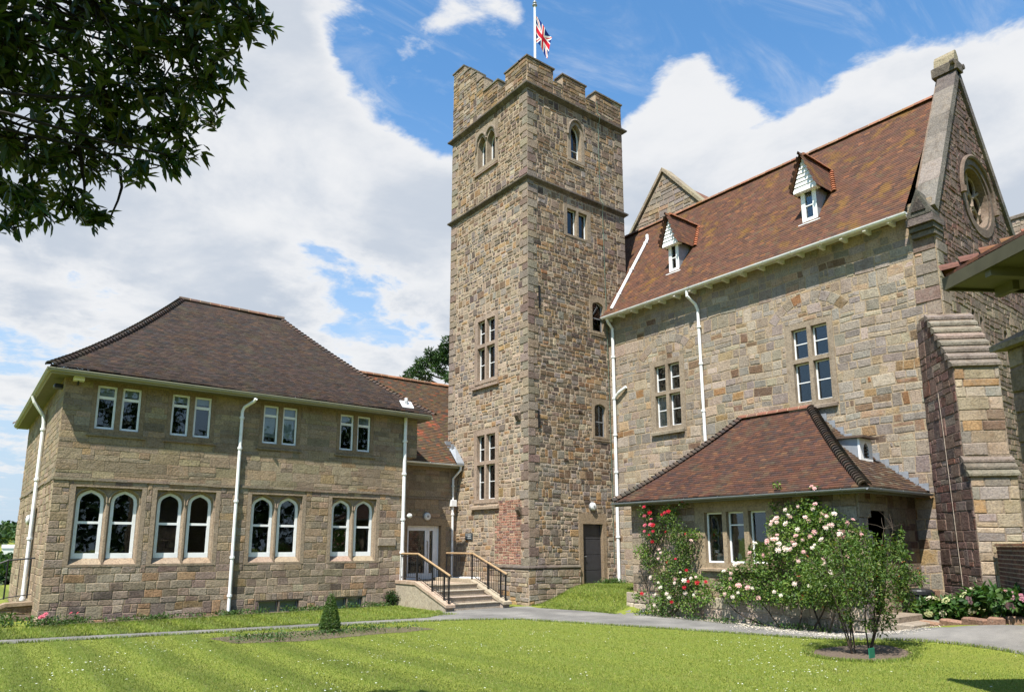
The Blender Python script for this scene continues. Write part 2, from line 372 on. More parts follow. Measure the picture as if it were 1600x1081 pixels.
def masonry(mb, F, u0, u1, v0, v1, pal, hs=(.10, .24), ws=(.18, .5), holes=(), planes=(), joint=.008, depth=(.012, .03), wavy=.012, stack=.35, colfn=None, ch=.012, base=0.0):
    """random coursed rubble: bands of stones, some split into two thinner ones"""
    ph = random.uniform(0, 9); ph2 = random.uniform(0, 9)
    def wav(u, v):
        return (u+wavy*.6*math.sin(v*5.1+ph)+wavy*.4*math.sin(v*11+ph2), v+wavy*math.sin(u*1.7+ph+v*.6)+wavy*.5*math.sin(u*4.9+ph2+v*2.1))
    v = v0
    while v < v1-0.02:
        h = random.uniform(*hs)
        if random.random() < stack: h *= 1.55
        if v1-v-h < hs[0]*.6: h = v1-v
        u = u0-random.uniform(0, ws[0])
        while u < u1-0.02:
            w = random.uniform(*ws)*(0.75+0.5*random.random())
            cells = []
            if h > hs[1]*0.95 and random.random() < .5:
                m = h*random.uniform(.35, .65)
                if random.random() < .5: cells = [(u, u+w, v, v+m), (u, u+w, v+m, v+h)]
                else:
                    k = w*random.uniform(.35, .65); cells = [(u, u+w, v, v+m), (u, u+k, v+m, v+h), (u+k, u+w, v+m, v+h)]
            else: cells = [(u, u+w, v, v+h)]
            for c in cells:
                c = (max(c[0], u0), min(c[1], u1), c[2], c[3])
                if c[1]-c[0] < .03: continue
                rs = [c]
                for hl in holes: rs = [q for r in rs for q in minus(r, hl)]
                for r in rs:
                    if r[1]-r[0] < .035 or r[3]-r[2] < .035: continue
                    poly = [(r[0], r[2]), (r[1], r[2]), (r[1], r[3]), (r[0], r[3])]
                    for hp in planes:
                        poly = clip_poly(poly, hp)
                        if len(poly) < 3: break
                    if len(poly) < 3: continue
                    cu, cv = (r[0]+r[1])/2, (r[2]+r[3])/2
                    col = colfn(cu, cv) if colfn else pick(pal)
                    edge = min(abs(cu-u0), abs(u1-cu)) < 0.0
                    stone_block(mb, F, poly, jit(col), random.uniform(*depth), joint*random.uniform(.7, 1.5), ch, None if len(holes) and any(abs(r[0]-x) < .01 or abs(r[1]-x) < .01 for hl in holes for x in hl[:2]) else wav, base)
            u += w
        v += h
def quoins(mb, F, ucorner, sgn, v0, v1, pal, h=.30, a=.30, b=.48, start=0, depth=.03):
    v = v0; k = start; rects = []
    while v < v1-.05:
        hh = min(h*random.uniform(.85, 1.15), v1-v); w = (a if k % 2 else b)*random.uniform(.9, 1.1)
        u = sorted((ucorner, ucorner+sgn*w)); rects.append((u[0], u[1], v, v+hh)); v += hh; k += 1
    for r in rects: stone_block(mb, F, [(r[0], r[2]), (r[1], r[2]), (r[1], r[3]), (r[0], r[3])], jit(pick(pal), .15), depth, .006, .012)
    return rects
# base colours (what the stone is, not how it is lit)
GREY, BUFF, OCHRE = (.245, .23, .21), (.31, .262, .195), (.335, .235, .125)
BROWN, IRON, PURP, PALE = (.19, .135, .09), (.25, .145, .075), (.19, .162, .142), (.38, .335, .26)
MORTAR = (.46, .395, .30)
PAL_TOWER = [(6, GREY), (5, BUFF), (1.6, OCHRE), (2.4, BROWN), (.35, IRON), (2.0, PURP), (2.4, PALE), (1.2, (.115, .095, .085))]
PAL_TOWER_TOP = [(2, (.11, .09, .078)), (4, (.225, .185, .14)), (4, (.255, .195, .125)), (2, (.29, .205, .115)), (2.6, (.175, .125, .085)), (.5, IRON), (2.4, (.185, .145, .12)), (.7, PALE)]
PAL_HALL = [(7, (.275, .26, .235)), (5, (.315, .28, .225)), (1.3, (.335, .26, .175)), (.4, BROWN), (.10, IRON), (3, (.36, .33, .275))]
PAL_WING = [(6, (.31, .265, .20)), (4, (.335, .275, .19)), (2, (.27, .24, .195)), (.9, (.33, .245, .15)), (1.2, (.225, .19, .165))]
PAL_WING_UP = [(6, (.29, .25, .18)), (4, (.31, .26, .18)), (1.5, (.25, .22, .17)), (.5, (.32, .245, .15))]
PAL_QUOIN = [(4, (.26, .235, .20)), (3, (.31, .27, .21)), (1.5, (.21, .16, .14))]
PAL_GABLE = [(4, (.145, .105, .095)), (3, (.17, .125, .105)), (2, (.11, .088, .083)), (.7, (.21, .175, .15)), (1, (.15, .085, .07))]
PAL_BRICK = [(4, (.32, .17, .13)), (3, (.27, .15, .12)), (2, (.38, .24, .18)), (1.0, (.21, .14, .13)), (1, (.40, .31, .24))]
DRESS = (.32, .28, .22); DRESS_PINK = (.36, .30, .245)

def rect(u0, u1, v0, v1): return [(u0, v0), (u1, v0), (u1, v1), (u0, v1)]
def light_shape(u0, u1, v0, vs, va, n=7, kind='tudor'):
    """outline of one light: sill v0, springing vs, crown va"""
    if va-vs < .01: return rect(u0, u1, v0, va)
    c = (u0+u1)/2; hw = (u1-u0)/2; pts = [(u0, v0), (u1, v0)]
    for i in range(n+1):
        t = i/n
        if kind == 'tudor': x, y = ((1, 0), (.975, .27), (.91, .47), (.79, .63), (.61, .755), (.41, .855), (.20, .935), (0, 1))[i]
        elif kind == 'lancet': a = t*math.pi/3; x, y = (math.cos(a)*2-1), math.sin(a)/math.sin(math.pi/3)
        else: a = t*math.pi/2; x, y = math.cos(a), math.sin(a)
        pts.append((c+hw*x, vs+(va-vs)*y))
    for i in range(n-1, -1, -1):
        p = pts[2+i]; pts.append((2*c-p[0], p[1]))
    return pts
def inset_light(u0, u1, v0, vs, va, d, n=7, kind='tudor'):
    return light_shape(u0+d, u1-d, v0+d, vs-(d*.25 if va-vs > .01 else 0) if va-vs > .01 else va-d, va-d, n, kind)
def window(parent, F, outer, lights, kind='tudor', fr=.05, frmat='white', wface=.022, back=-.26, wfr=-.17, bars=(), col=DRESS, sill=None, blinds=(), label=None, frames=True, recess=None, barw=.014):
    """stone surround with cut openings, a painted frame and a pane in every opening, a sill below"""
    mb = MB(); holes = [light_shape(l[0], l[1], l[2], l[3], l[4], 7, kind) for l in lights]
    mb.prism(F, rect(*outer), back, wface, col, holes)
    if recess:                                                   # label mould: a thin raised band round the outer edge
        a = recess; u0, u1, v0, v1 = outer
        mb.box(F, u0, u1, v1-a, v1, wface, wface+.035, jit(col, .05)); mb.box(F, u0, u0+a, v0, v1-a, wface, wface+.03, jit(col, .05)); mb.box(F, u1-a, u1, v0, v1-a, wface, wface+.03, jit(col, .05))
    w = mb.build('window', M['dressed'], parent)
    if label: w['label'] = label
    for i, l in enumerate(lights):
        if frames:
            fb = MB(); sh = inset_light(l[0], l[1], l[2], l[3], l[4], .004, 7, kind); inn = inset_light(l[0], l[1], l[2], l[3], l[4], fr, 7, kind)
            fb.prism(F, sh, wfr-.05, wfr, (1, 1, 1), [inn])
            for bz in bars:
                z = bz[i] if hasattr(bz, '__len__') else bz
                if l[2]+fr < z < l[4]-fr: fb.box(F, l[0]+fr-.003, l[1]-fr+.003, z-barw, z+barw, wfr-.045, wfr-.004)
            fb.build('frame', M[frmat], w)
        gb = MB(); g = inset_light(l[0], l[1], l[2], l[3], l[4], fr*.6, 7, kind)
        gb.prism(F, g, wfr-.034, wfr-.028); gb.build('pane', M['glass'], w)
    for (i, z0) in blinds:
        l = lights[i]; bb = MB(); bb.box(F, l[0]+.02, l[1]-.02, z0, l[4]-.02, wfr-.10, wfr-.085); bb.build('blind', M['blind'], w)
    if sill:
        sb = MB(); s0, s1, z0, z1, out = sill
        P = [F(s0, z0, -.05), F(s1, z0, -.05), F(s1, z0, out), F(s0, z0, out), F(s0, z1, -.16), F(s1, z1, -.16), F(s1, z0+(z1-z0)*.45, out), F(s0, z0+(z1-z0)*.45, out)]
        sb.add(P, [(3, 2, 1, 0)[::-1], (4, 7, 6, 5)[::-1], (2, 3, 7, 6)[::-1], (0, 4, 7, 3)[::-1] if False else (0, 3, 7, 4), (1, 5, 6, 2), (0, 4, 5, 1)], jit(col, .06)); sb.build('sill', M['dressed'], w)
    return w
def splayed_window(parent, F, outer, panel, lights, fr, wfr, rail, col, slope, label=None):
    """square-headed surround, a panel set back in it, arched lights with splayed jambs and arched rims"""
    mb = MB(); mb.prism(F, rect(*outer), -.26, .012, col, [rect(*panel)])
    bigs = [light_shape(l[0]-.05, l[1]+.05, l[2]-.10, l[3], l[4]+.045, 7) for l in lights]; w0 = -.08
    mb.prism(F, rect(panel[0]+.001, panel[1]-.001, panel[2]+.001, panel[3]-.001), w0-.02, w0, col, bigs)
    for l, bg_ in zip(lights, bigs):
        sm = light_shape(l[0], l[1], l[2], l[3], l[4], 7); n = len(sm); V = [F(p[0], p[1], w0) for p in bg_]+[F(p[0], p[1], wfr-.01) for p in sm]
        mb.add(V, [(i, (i+1) % n, n+(i+1) % n, n+i)[::-1] for i in range(n)], [col]*(2*n))
        arc = bg_[2:]; mb.tube([F(p[0], p[1]+.012, w0+.008) for p in arc], .022, 6, jit(col, .05))
    w = mb.build('window', M['dressed'], parent)
    for l in lights:
        fb = MB(); sh = inset_light(*l, .003, 7); inn = inset_light(*l, fr, 7); fb.prism(F, sh, wfr-.06, wfr, (1, 1, 1), [inn])
        fb.box(F, l[0]+fr-.003, l[1]-fr+.003, rail-.03, rail+.03, wfr-.05, wfr-.004); fb.box(F, l[0]+.003, l[1]-.003, l[2]+.0, l[2]+fr+.05, wfr-.055, wfr+.008); fb.build('frame', M['white'], w)
        gb = MB(); gb.prism(F, inset_light(*l, fr*.6, 7), wfr-.044, wfr-.038); gb.build('pane', M['glass'], w)
        sb = MB(); P = [F(l[0]-.05, slope[0], .0), F(l[1]+.05, slope[0], .0), F(l[1]+.0, slope[1], wfr-.005), F(l[0]-.0, slope[1], wfr-.005)]; sb.add(P, [(0, 1, 2, 3)], jit((.35, .295, .225), .04)); sb.build('sill', M['dressed'], w)
    return w
# ------------------------------------------------------------------ roofs
def tile_face(mb, o, sd, rd, S, Rn, zf, clips, pal, tw=.165, gauge=.10, colfn=None, lift=.030):
    """plain tiles on one roof face: o plan corner at the eave, sd along the eave, rd into the roof"""
    r = 0.0; k = 0
    while r < Rn-.02:
        dz = zf(min(r+.05, Rn))-zf(max(r-.0, 0)); sl = dz/.05; step = gauge/math.sqrt(1+sl*sl)
        r1 = min(r+step+.012, Rn); u = -tw*(.5*(k % 2))-tw
        zl, zh = zf(r), zf(r1)
        while u < S+tw:
            poly = [(u, r), (u+tw, r), (u+tw, r1), (u, r1)]
            for hp in clips:
                poly = clip_poly(poly, hp)
                if len(poly) < 3: break
            if len(poly) >= 3:
                j = random.uniform(-.004, .007); c = jit(colfn(u, r) if colfn else pick(pal), .14, .05); sag = .012*math.sin(u*.9+r*.7+k*.01)+.008*math.sin(u*2.3-r*1.9); tip = random.uniform(-.003, .003)
                V = []; low = []
                for p in poly:
                    t = (p[1]-r)/(r1-r+1e-9); z = zl+(zh-zl)*t
                    x = o[0]+sd[0]*p[0]+rd[0]*p[1]; y = o[1]+sd[1]*p[0]+rd[1]*p[1]
                    V.append((x, y, z+sag+(lift+j)*(1-t)+.004+tip*((p[0]-u)/tw-.5)))
                n = len(V); fs = [tuple(range(n))]
                for i in range(n):
                    if poly[i][1] < r+.001 and poly[(i+1) % n][1] < r+.001:
                        a, b = V[i], V[(i+1) % n]; V += [(a[0], a[1], a[2]-lift-.006), (b[0], b[1], b[2]-lift-.006)]
                        fs.append((len(V)-2, len(V)-1, (i+1) % n, i)); break
                mb.add(V, fs, c)
            u += tw
        r += step; k += 1
def ridge_caps(mb, P, Q, pal, seg=.32, rad=.12, drop=.05, mort=(.36, .25, .16)):
    P, Q = np.array(P, float), np.array(Q, float); L = np.linalg.norm(Q-P); d = (Q-P)/L
    s = np.cross(d, [0, 0, 1.0]); s /= np.linalg.norm(s); up = np.cross(s, d); n = max(1, int(L/seg)); m = 6
    for i in range(n):
        c = jit(pick(pal), .18); a = P+d*(L*i/n+.006); b = P+d*(L*(i+1)/n-.006); k = random.uniform(-.006, .006); V = []
        for q in (a, b):
            for j in range(m+1):
                t = math.pi*j/m; V.append(tuple(q+s*math.cos(t)*rad+up*(math.sin(t)*rad*.9-drop+k)))
        mb.add(V, [(j, j+1, m+2+j, m+1+j) for j in range(m)]+[tuple(range(m, -1, -1)), tuple(range(m+1, 2*m+2))], c)
        if i: 
            q0 = a-d*.016; V = []
            for q in (q0, a+d*.004):
                for j in range(m+1):
                    t = math.pi*j/m; V.append(tuple(q+s*math.cos(t)*(rad+.004)+up*(math.sin(t)*(rad*.9+.004)-drop)))
            mb.add(V, [(j, j+1, m+2+j, m+1+j) for j in range(m)], mort)
def hip_caps(mb, pts, pal, seg=.13, rad=.13):
    """overlapping bonnet tiles up a hip, wide lip at the lower end"""
    pts = [np.array(p, float) for p in pts]
    for a, b in zip(pts[:-1], pts[1:]):
        L = np.linalg.norm(b-a); d = (b-a)/L; s = np.cross(d, [0, 0, 1.0]); s /= np.linalg.norm(s); up = np.cross(s, d)
        n = max(1, int(round(L/seg))); m = 6
        for i in range(n):
            c = jit(pick(pal), .2); q0 = a+d*(L*i/n)-d*.03; q1 = a+d*(L*(i+1)/n)+d*.03; V = []
            for q, rr, lf in ((q0, rad, .045), (q1, rad*.72, .005)):
                for j in range(m+1):
                    t = math.pi*j/m; V.append(tuple(q+s*math.cos(t)*rr+up*(math.sin(t)*rr*.8-.03+lf)))
            for j in range(m+1):
                t = math.pi*j/m; V.append(tuple(q0+s*math.cos(t)*rad*.8+up*(math.sin(t)*rad*.6-.03+.03)))
            mb.add(V, [(j, j+1, m+2+j, m+1+j) for j in range(m)]+[(2*m+2+j, 2*m+3+j, j+1, j) for j in range(m)], c)
def solid_poly(mb, P, col=(1, 1, 1)): mb.add([tuple(p) for p in P], [tuple(range(len(P)))], col)

# ------------------------------------------------------------------ foliage
def unit(a): return a/(np.linalg.norm(a, axis=-1, keepdims=True)+1e-9)
def leaves(name, pos, axis, nrm, L, W, cols, mat, parent=None, base=None, fold=.18):
    N = len(pos); axis = unit(axis); side = unit(np.cross(axis, nrm)); nn = np.cross(side, axis)
    L = np.broadcast_to(np.asarray(L, float), (N,))[:, None]; W = np.broadcast_to(np.asarray(W, float), (N,))[:, None]
    V = np.empty((N, 6, 3))
    V[:, 0] = pos; V[:, 1] = pos+axis*L*.35+side*W*.5+nn*W*fold; V[:, 2] = pos+axis*L*.72+side*W*.36+nn*W*fold*.6-nn*L*.03
    V[:, 3] = pos+axis*L-nn*L*.10; V[:, 4] = pos+axis*L*.72-side*W*.36+nn*W*fold*.6-nn*L*.03; V[:, 5] = pos+axis*L*.35-side*W*.5+nn*W*fold
    f = np.array([[0, 2, 1], [0, 3, 2], [0, 4, 3], [0, 5, 4]])
    Fc = (np.arange(N)[:, None, None]*6+f[None]).reshape(-1, 3)
    c = np.repeat(cols, 6, axis=0)
    return tris_mesh(name, V.reshape(-1, 3), Fc, c, mat, parent, base)
def clump_points(clumps, N, shell=.55):
    """points through a set of (centre, radii) clumps, denser near each clump's skin"""
    Cc = np.array([c for c, r in clumps], float); Rr = np.array([r if hasattr(r, '__len__') else (r, r, r) for c, r in clumps], float)
    vol = np.prod(Rr, axis=1)**(2/3); idx = rng.choice(len(clumps), N, p=vol/vol.sum())
    d = unit(rng.normal(size=(N, 3))); rad = shell+(1-shell)*rng.random(N)
    return Cc[idx]+d*Rr[idx]*rad[:, None], d, idx
def leaf_cols(N, pal, var=.22):
    p = np.array([c for w, c in pal]); w = np.array([w for w, c in pal], float)
    return p[rng.choice(len(pal), N, p=w/w.sum())]*(1+rng.uniform(-var, var, (N, 1)))*(1+rng.uniform(-.08, .08, (N, 3)))
def foliage(name, clumps, N, L, W, pal, mat, parent=None, base=None, up=.5, shell=.5, cluster=0.0):
    pos, d, idx = clump_points(clumps, N, shell)
    ax = unit(d*.7+rng.normal(size=(N, 3))*.7+np.array([0, 0, -.1])); nr = unit(rng.normal(size=(N, 3))*.7+np.array([0, 0, up])+d*.4)
    tone = (1+rng.uniform(-cluster, cluster, len(clumps)))[idx][:, None] if cluster else 1
    return leaves(name, pos, ax, nr, L*rng.uniform(.7, 1.25, N), W*rng.uniform(.7, 1.25, N), leaf_cols(N, pal)*tone, mat, parent, base)
def limb(mb, a, b, r0, r1, bend=.12, n=6, sides=7, col=(1, 1, 1)):
    a, b = np.array(a, float), np.array(b, float); L = np.linalg.norm(b-a); off = rng.normal(size=3)*bend*L
    pts = []; rs = []
    for i in range(n+1):
        t = i/n; pts.append(a+(b-a)*t+off*math.sin(math.pi*t)+rng.normal(size=3)*L*.008); rs.append(r0+(r1-r0)*t)
    mb.tube(pts, rs, sides, col); return pts

# ================================================================== GROUND
def sstep(x, a, b):
    t = np.clip((np.asarray(x, float)-a)/(b-a), 0, 1); return t*t*(3-2*t)
def ground_h(x, y):
    x = np.asarray(x, float); y = np.asarray(y, float)
    bank = .55*sstep(x, 14.35, 16.6)*sstep(y, 13.2, 14.1)*sstep(y, 19.5, 17.6)
    right = .42*sstep(x, 12.2, 15.8)*sstep(y, 8.2, 4.8)
    left = -2.2*sstep(x, 1.0, -6)*sstep(y, 12, 19)
    fall = -6*sstep(np.hypot(x-8, y-12), 28, 140)
    return bank+right+left+fall
def drape(name, V2, Fc, dz, mat, extra=None):
    z = ground_h(V2[:, 0], V2[:, 1])+dz
    return tris_mesh(name, np.column_stack([V2, z]), Fc, np.ones((len(V2), 3)), mat, smooth=True)
def mat_lawn():
    m, t, b, o = newmat('lawn_grass'); p = obco(t); sp = t.node('ShaderNodeSeparateXYZ'); t.put(sp.inputs[0], p)
    wob = t.noise(p, .35, 3, .5)
    # mowing stripes: the grass lies one way, then the other
    k = t.math('ADD', t.math('MULTIPLY', sp.outputs[0], 6.3), t.math('MULTIPLY', wob, 3.0))
    st = t.math('MULTIPLY', t.mapr(t.math('SINE', k), -.6, .6, 0, 1), t.mapr(sp.outputs[0], 4.5, 9.5, 1, .25))
    n1 = t.noise(p, 1.1, 6, .62); n2 = t.noise(p, 55, 4, .7); n3 = t.noise(p, 8, 4, .6)
    c = t.mix(st, (.20, .235, .042), (.12, .155, .025))
    c = t.mix(t.mapr(n1, .48, .72, 0, .7), c, (.20, .215, .05))
    c = t.mix(t.mapr(n3, .5, .75, 0, .45), c, (.10, .15, .018))
    c = t.mix(1.0, c, t.ramp(n2, [(.3, (.62, .62, .58)), (.7, (1.35, 1.3, 1.2))]), 'MULTIPLY')
    t.put(b.inputs['Base Color'], c); b.inputs['Roughness'].default_value = .8; b.inputs['Specular IOR Level'].default_value = .15
    bump(t, b, t.math('ADD', n2, t.math('MULTIPLY', n3, .5)), .9, .03); return m
def mat_asphalt():
    m, t, b, o = newmat('worn_asphalt'); p = obco(t)
    n1 = t.noise(p, .8, 6, .6); n2 = t.noise(p, 90, 3, .7); n3 = t.noise(p, 5, 5, .65)
    c = t.ramp(n1, [(.3, (.10, .095, .088)), (.5, (.15, .142, .13)), (.7, (.23, .215, .195))])
    c = t.mix(t.mapr(n3, .55, .7, 0, .4), c, (.20, .19, .17))
    c = t.mix(1.0, c, t.ramp(n2, [(.3, (.7, .7, .7)), (.7, (1.3, 1.3, 1.3))]), 'MULTIPLY')
    t.put(b.inputs['Base Color'], c); b.inputs['Roughness'].default_value = .9; bump(t, b, n2, .5, .01); return m
def mat_soil():
    m, t, b, o = newmat('dry_soil'); p = obco(t); n2 = t.noise(p, 28, 6, .7)
    t.put(b.inputs['Base Color'], t.ramp(n2, [(.3, (.07, .05, .035)), (.55, (.16, .115, .08)), (.75, (.27, .21, .16))])); b.inputs['Roughness'].default_value = .95
    bump(t, b, n2, 1, .05); return m
M['lawn'] = mat_lawn(); M['asphalt'] = mat_asphalt(); M['soil'] = mat_soil()
gx = np.concatenate([[-1500, -700, -300, -150, -80, -40, -20, -12], np.arange(-8, 26.1, .4), [30, 40, 60, 100, 180, 350, 800, 1800]])
gyy = np.concatenate([[-1500, -700, -300, -150, -80, -40, -20, -10], np.arange(-4, 34.1, .4), [40, 50, 70, 110, 180, 350, 800, 1800]])
GX, GY = np.meshgrid(gx, gyy, indexing='ij'); V2 = np.column_stack([GX.ravel(), GY.ravel()]); ny = len(gyy)
ii, jj = np.meshgrid(np.arange(len(gx)-1), np.arange(ny-1), indexing='ij'); q = (ii*ny+jj).ravel()
lawn = drape('ground', V2, np.column_stack([q, q+ny, q+ny+1, q+1]), 0.0, M['lawn']); tag(lawn, kind='structure')
def sheet(name, outline, dz, mat, step=.25, wob=0.0):
    """a flat outline cut into a fine net and laid over the ground"""
    pts = []
    n = len(outline)
    for i in range(n):
        a, b = np.array(outline[i]), np.array(outline[(i+1) % n]); k = max(1, int(np.linalg.norm(b-a)/step))
        for j in range(k): pts.append(a+(b-a)*j/k+(rng.normal(size=2)*wob if j else 0))
    P = np.array(pts); mn, mx = P.min(0), P.max(0)
    def inside(x, y):
        r = False; j = len(P)-1
        for i in range(len(P)):
            if (P[i][1] > y) != (P[j][1] > y) and x < (P[j][0]-P[i][0])*(y-P[i][1])/(P[j][1]-P[i][1])+P[i][0]: r = not r
            j = i
        return r
    inner = [(x, y) for x in np.arange(mn[0], mx[0], step*2) for y in np.arange(mn[1], mx[1], step*2) if inside(x, y) and np.min(np.hypot(P[:, 0]-x, P[:, 1]-y)) > step*.6]
    from mathutils.geometry import delaunay_2d_cdt
    vs = [Vector(p) for p in P]+[Vector(p) for p in inner]; m = len(P)
    r = delaunay_2d_cdt(vs, [(i, (i+1) % m) for i in range(m)], [list(range(m))], 1, 1e-5)
    V = np.array([tuple(v) for v in r[0]]); Fc = []
    for f in r[2]:
        a, b, c = f[:3]
        if (V[b][0]-V[a][0])*(V[c][1]-V[a][1])-(V[b][1]-V[a][1])*(V[c][0]-V[a][0]) < 0: f = [a, c, b]
        Fc.append(list(f[:3]))
    return drape(name, V, np.array(Fc), dz, mat)
# the path: along the wing, past the steps, along the porch and off to the right
path_out = [(-7, 17.6), (1.0, 16.8), (4.85, 16.15), (9.0, 15.55), (10.4, 15.05), (11.4, 14.45), (12.46, 11.6), (13.35, 8.9), (13.75, 7.5), (13.9, 6.3), (13.6, 4.6), (13.0, 2.6), (12.2, -1), (14.5, -1),
            (15.1, 2.6), (15.35, 4.8), (15.2, 6.0), (15.9, 7.0), (15.4, 7.6), (15.2, 9.0), (15.25, 13.9), (14.42, 13.95), (14.35, 15.2), (13.95, 16.6), (14.1, 17.3), (13.3, 17.5), (11.1, 17.6), (10.6, 16.7), (9.88, 16.2), (5.05, 16.82), (1.03, 17.5), (-7, 18.4)]
tag(sheet('path', path_out, .006, M['asphalt'], .25, .012), kind='structure')
bed = sheet('flower_bed', [(4.3, 15.25), (4.5, 14.2), (5.6, 13.75), (7.4, 13.85), (8.7, 13.9), (8.5, 14.6), (7.2, 15.2), (5.6, 15.5)], .005, M['soil'], .2, .03); tag(bed, kind='structure')
wbed = sheet('wall_bed', [(1.75, 20.2), (1.75, 19.75), (4, 19.6), (6.2, 19.65), (8.6, 19.75), (8.6, 20.2)], .005, M['soil'], .2, .03); tag(wbed, kind='structure')
tc = np.array([12.45, 6.35]); tbed = sheet('tree_bed', [tuple(tc+np.array([math.cos(a)*.95*(1+.12*math.sin(3*a)), math.sin(a)*.75])) for a in np.linspace(0, 2*math.pi, 22)[:-1]], .005, M['soil'], .12, .055); tag(tbed, kind='structure')

# ================================================================== TOWER
TX, TY, TX1, TY1 = 14.30, 17.49, 19.06, 22.22
tower = thing('stone_tower', 'tall square rubble stone tower with battlements and string courses flying a flag', 'tower', (TX, TY, 0))
S1, S2, PL = 17.72, 14.22, 1.17
BX, BY = FX(TX), FY(TY)
wall = MB()
# left face (towards -X): u = -y
tw2 = (-20.52, -19.14, 7.42, 9.92); tw3 = (-20.50, -19.08, 3.22, 5.78); belf = (-20.60, -19.18, 15.62, 17.35)
lan = (16.18, 17.02, 15.55, 17.22); r2 = (15.95, 17.26, 12.58, 13.78); l2 = (17.12, 17.92, 9.22, 10.6); l3 = (17.14, 17.92, 5.45, 6.86); dr = (16.42, 17.70, 0.40, 2.86)
hl = [tw2, tw3, belf]; hr = [lan, r2, l2, l3, dr]
wall.prism(BX, rect(-TY1+.45, -TY-.45, -.5, S1), -.45, 0, MORTAR, [rect(*h) for h in hl])
wall.prism(BY, rect(TX, TX1, -.5, S1), -.45, 0, MORTAR, [rect(*h) for h in hr])
wall.prism(FXp(TX1), rect(TY+.45, TY1-.45, -.5, S1), -.45, 0, MORTAR); wall.prism(FYp(TY1), rect(-TX1, -TX, -.5, S1), -.45, 0, MORTAR)
brick = (-19.28, -17.85, 1.22, 3.24)
PAL_TOWER_LOW = [(5, (.29, .27, .24)), (4, (.335, .29, .225)), (4, PALE), (1.2, OCHRE), (.8, BROWN), (.8, PURP)]
def tower_col(top): return lambda u, v: pick(PAL_TOWER_TOP if v > top+random.uniform(-1.6, 1.6) else PAL_TOWER_LOW if v < 8.5+random.uniform(-4, 4) else PAL_TOWER)
ql = quoins(wall, BX, -TY+.028, -1, PL, S1, PAL_QUOIN, .28, .28, .44, 0); qr = quoins(wall, BY, TX-.028, 1, PL, S1, PAL_QUOIN, .28, .28, .44, 1)
ql2 = quoins(wall, BX, -TY1, 1, 6, S1, PAL_QUOIN, .28, .28, .44, 0); qr2 = quoins(wall, BY, TX1, -1, 10, S1, PAL_QUOIN, .28, .28, .44, 1)
masonry(wall, BX, -TY1, -TY, -.2, S1, PAL_TOWER, (.11, .20), (.13, .36), hl+ql+ql2+[brick], wavy=.016, joint=.017, colfn=tower_col(14.5), depth=(.004, .022))
def right_col(u, v):
    if v < 3.5+random.uniform(-2, 2) and random.random() < .6: return pick(PAL_TOWER_LOW)
    return pick(PAL_TOWER_TOP if random.random() < (.75 if v > 9 else .45 if v > 5 else .2) else PAL_TOWER)
masonry(wall, BY, TX, TX1, -.2, S1, PAL_TOWER, (.11, .20), (.13, .36), hr+qr+qr2, wavy=.016, joint=.014, colfn=right_col, depth=(.004, .024))
masonry(wall, FXp(TX1), TY, TY1, 12, S1, PAL_TOWER_TOP, (.12, .24), (.2, .5))
wall.build('wall', M['stone'], tower)
# brick patch in the left face, ragged edges
bp = MB(); v = brick[2]; k = 0
while v < brick[3]-.03:
    ul = brick[0]+(.12 if k % 2 else 0)+random.choice((0, .1)); u = ul
    while u < brick[1]-.05:
        w = min(.12 if random.random() < .4 else .225, brick[1]-u); stone_block(bp, BX, rect(u, u+w, v, v+.082), jit(pick(PAL_BRICK), .28), random.uniform(.004, .014), .011, .004); u += w
    if ul > brick[0]+.01: stone_block(bp, BX, rect(brick[0], ul, v, v+.082), jit(BUFF), .012, .006, .006)
    v += .082; k += 1
bp.build('brick_patch', M['brick'], tower)
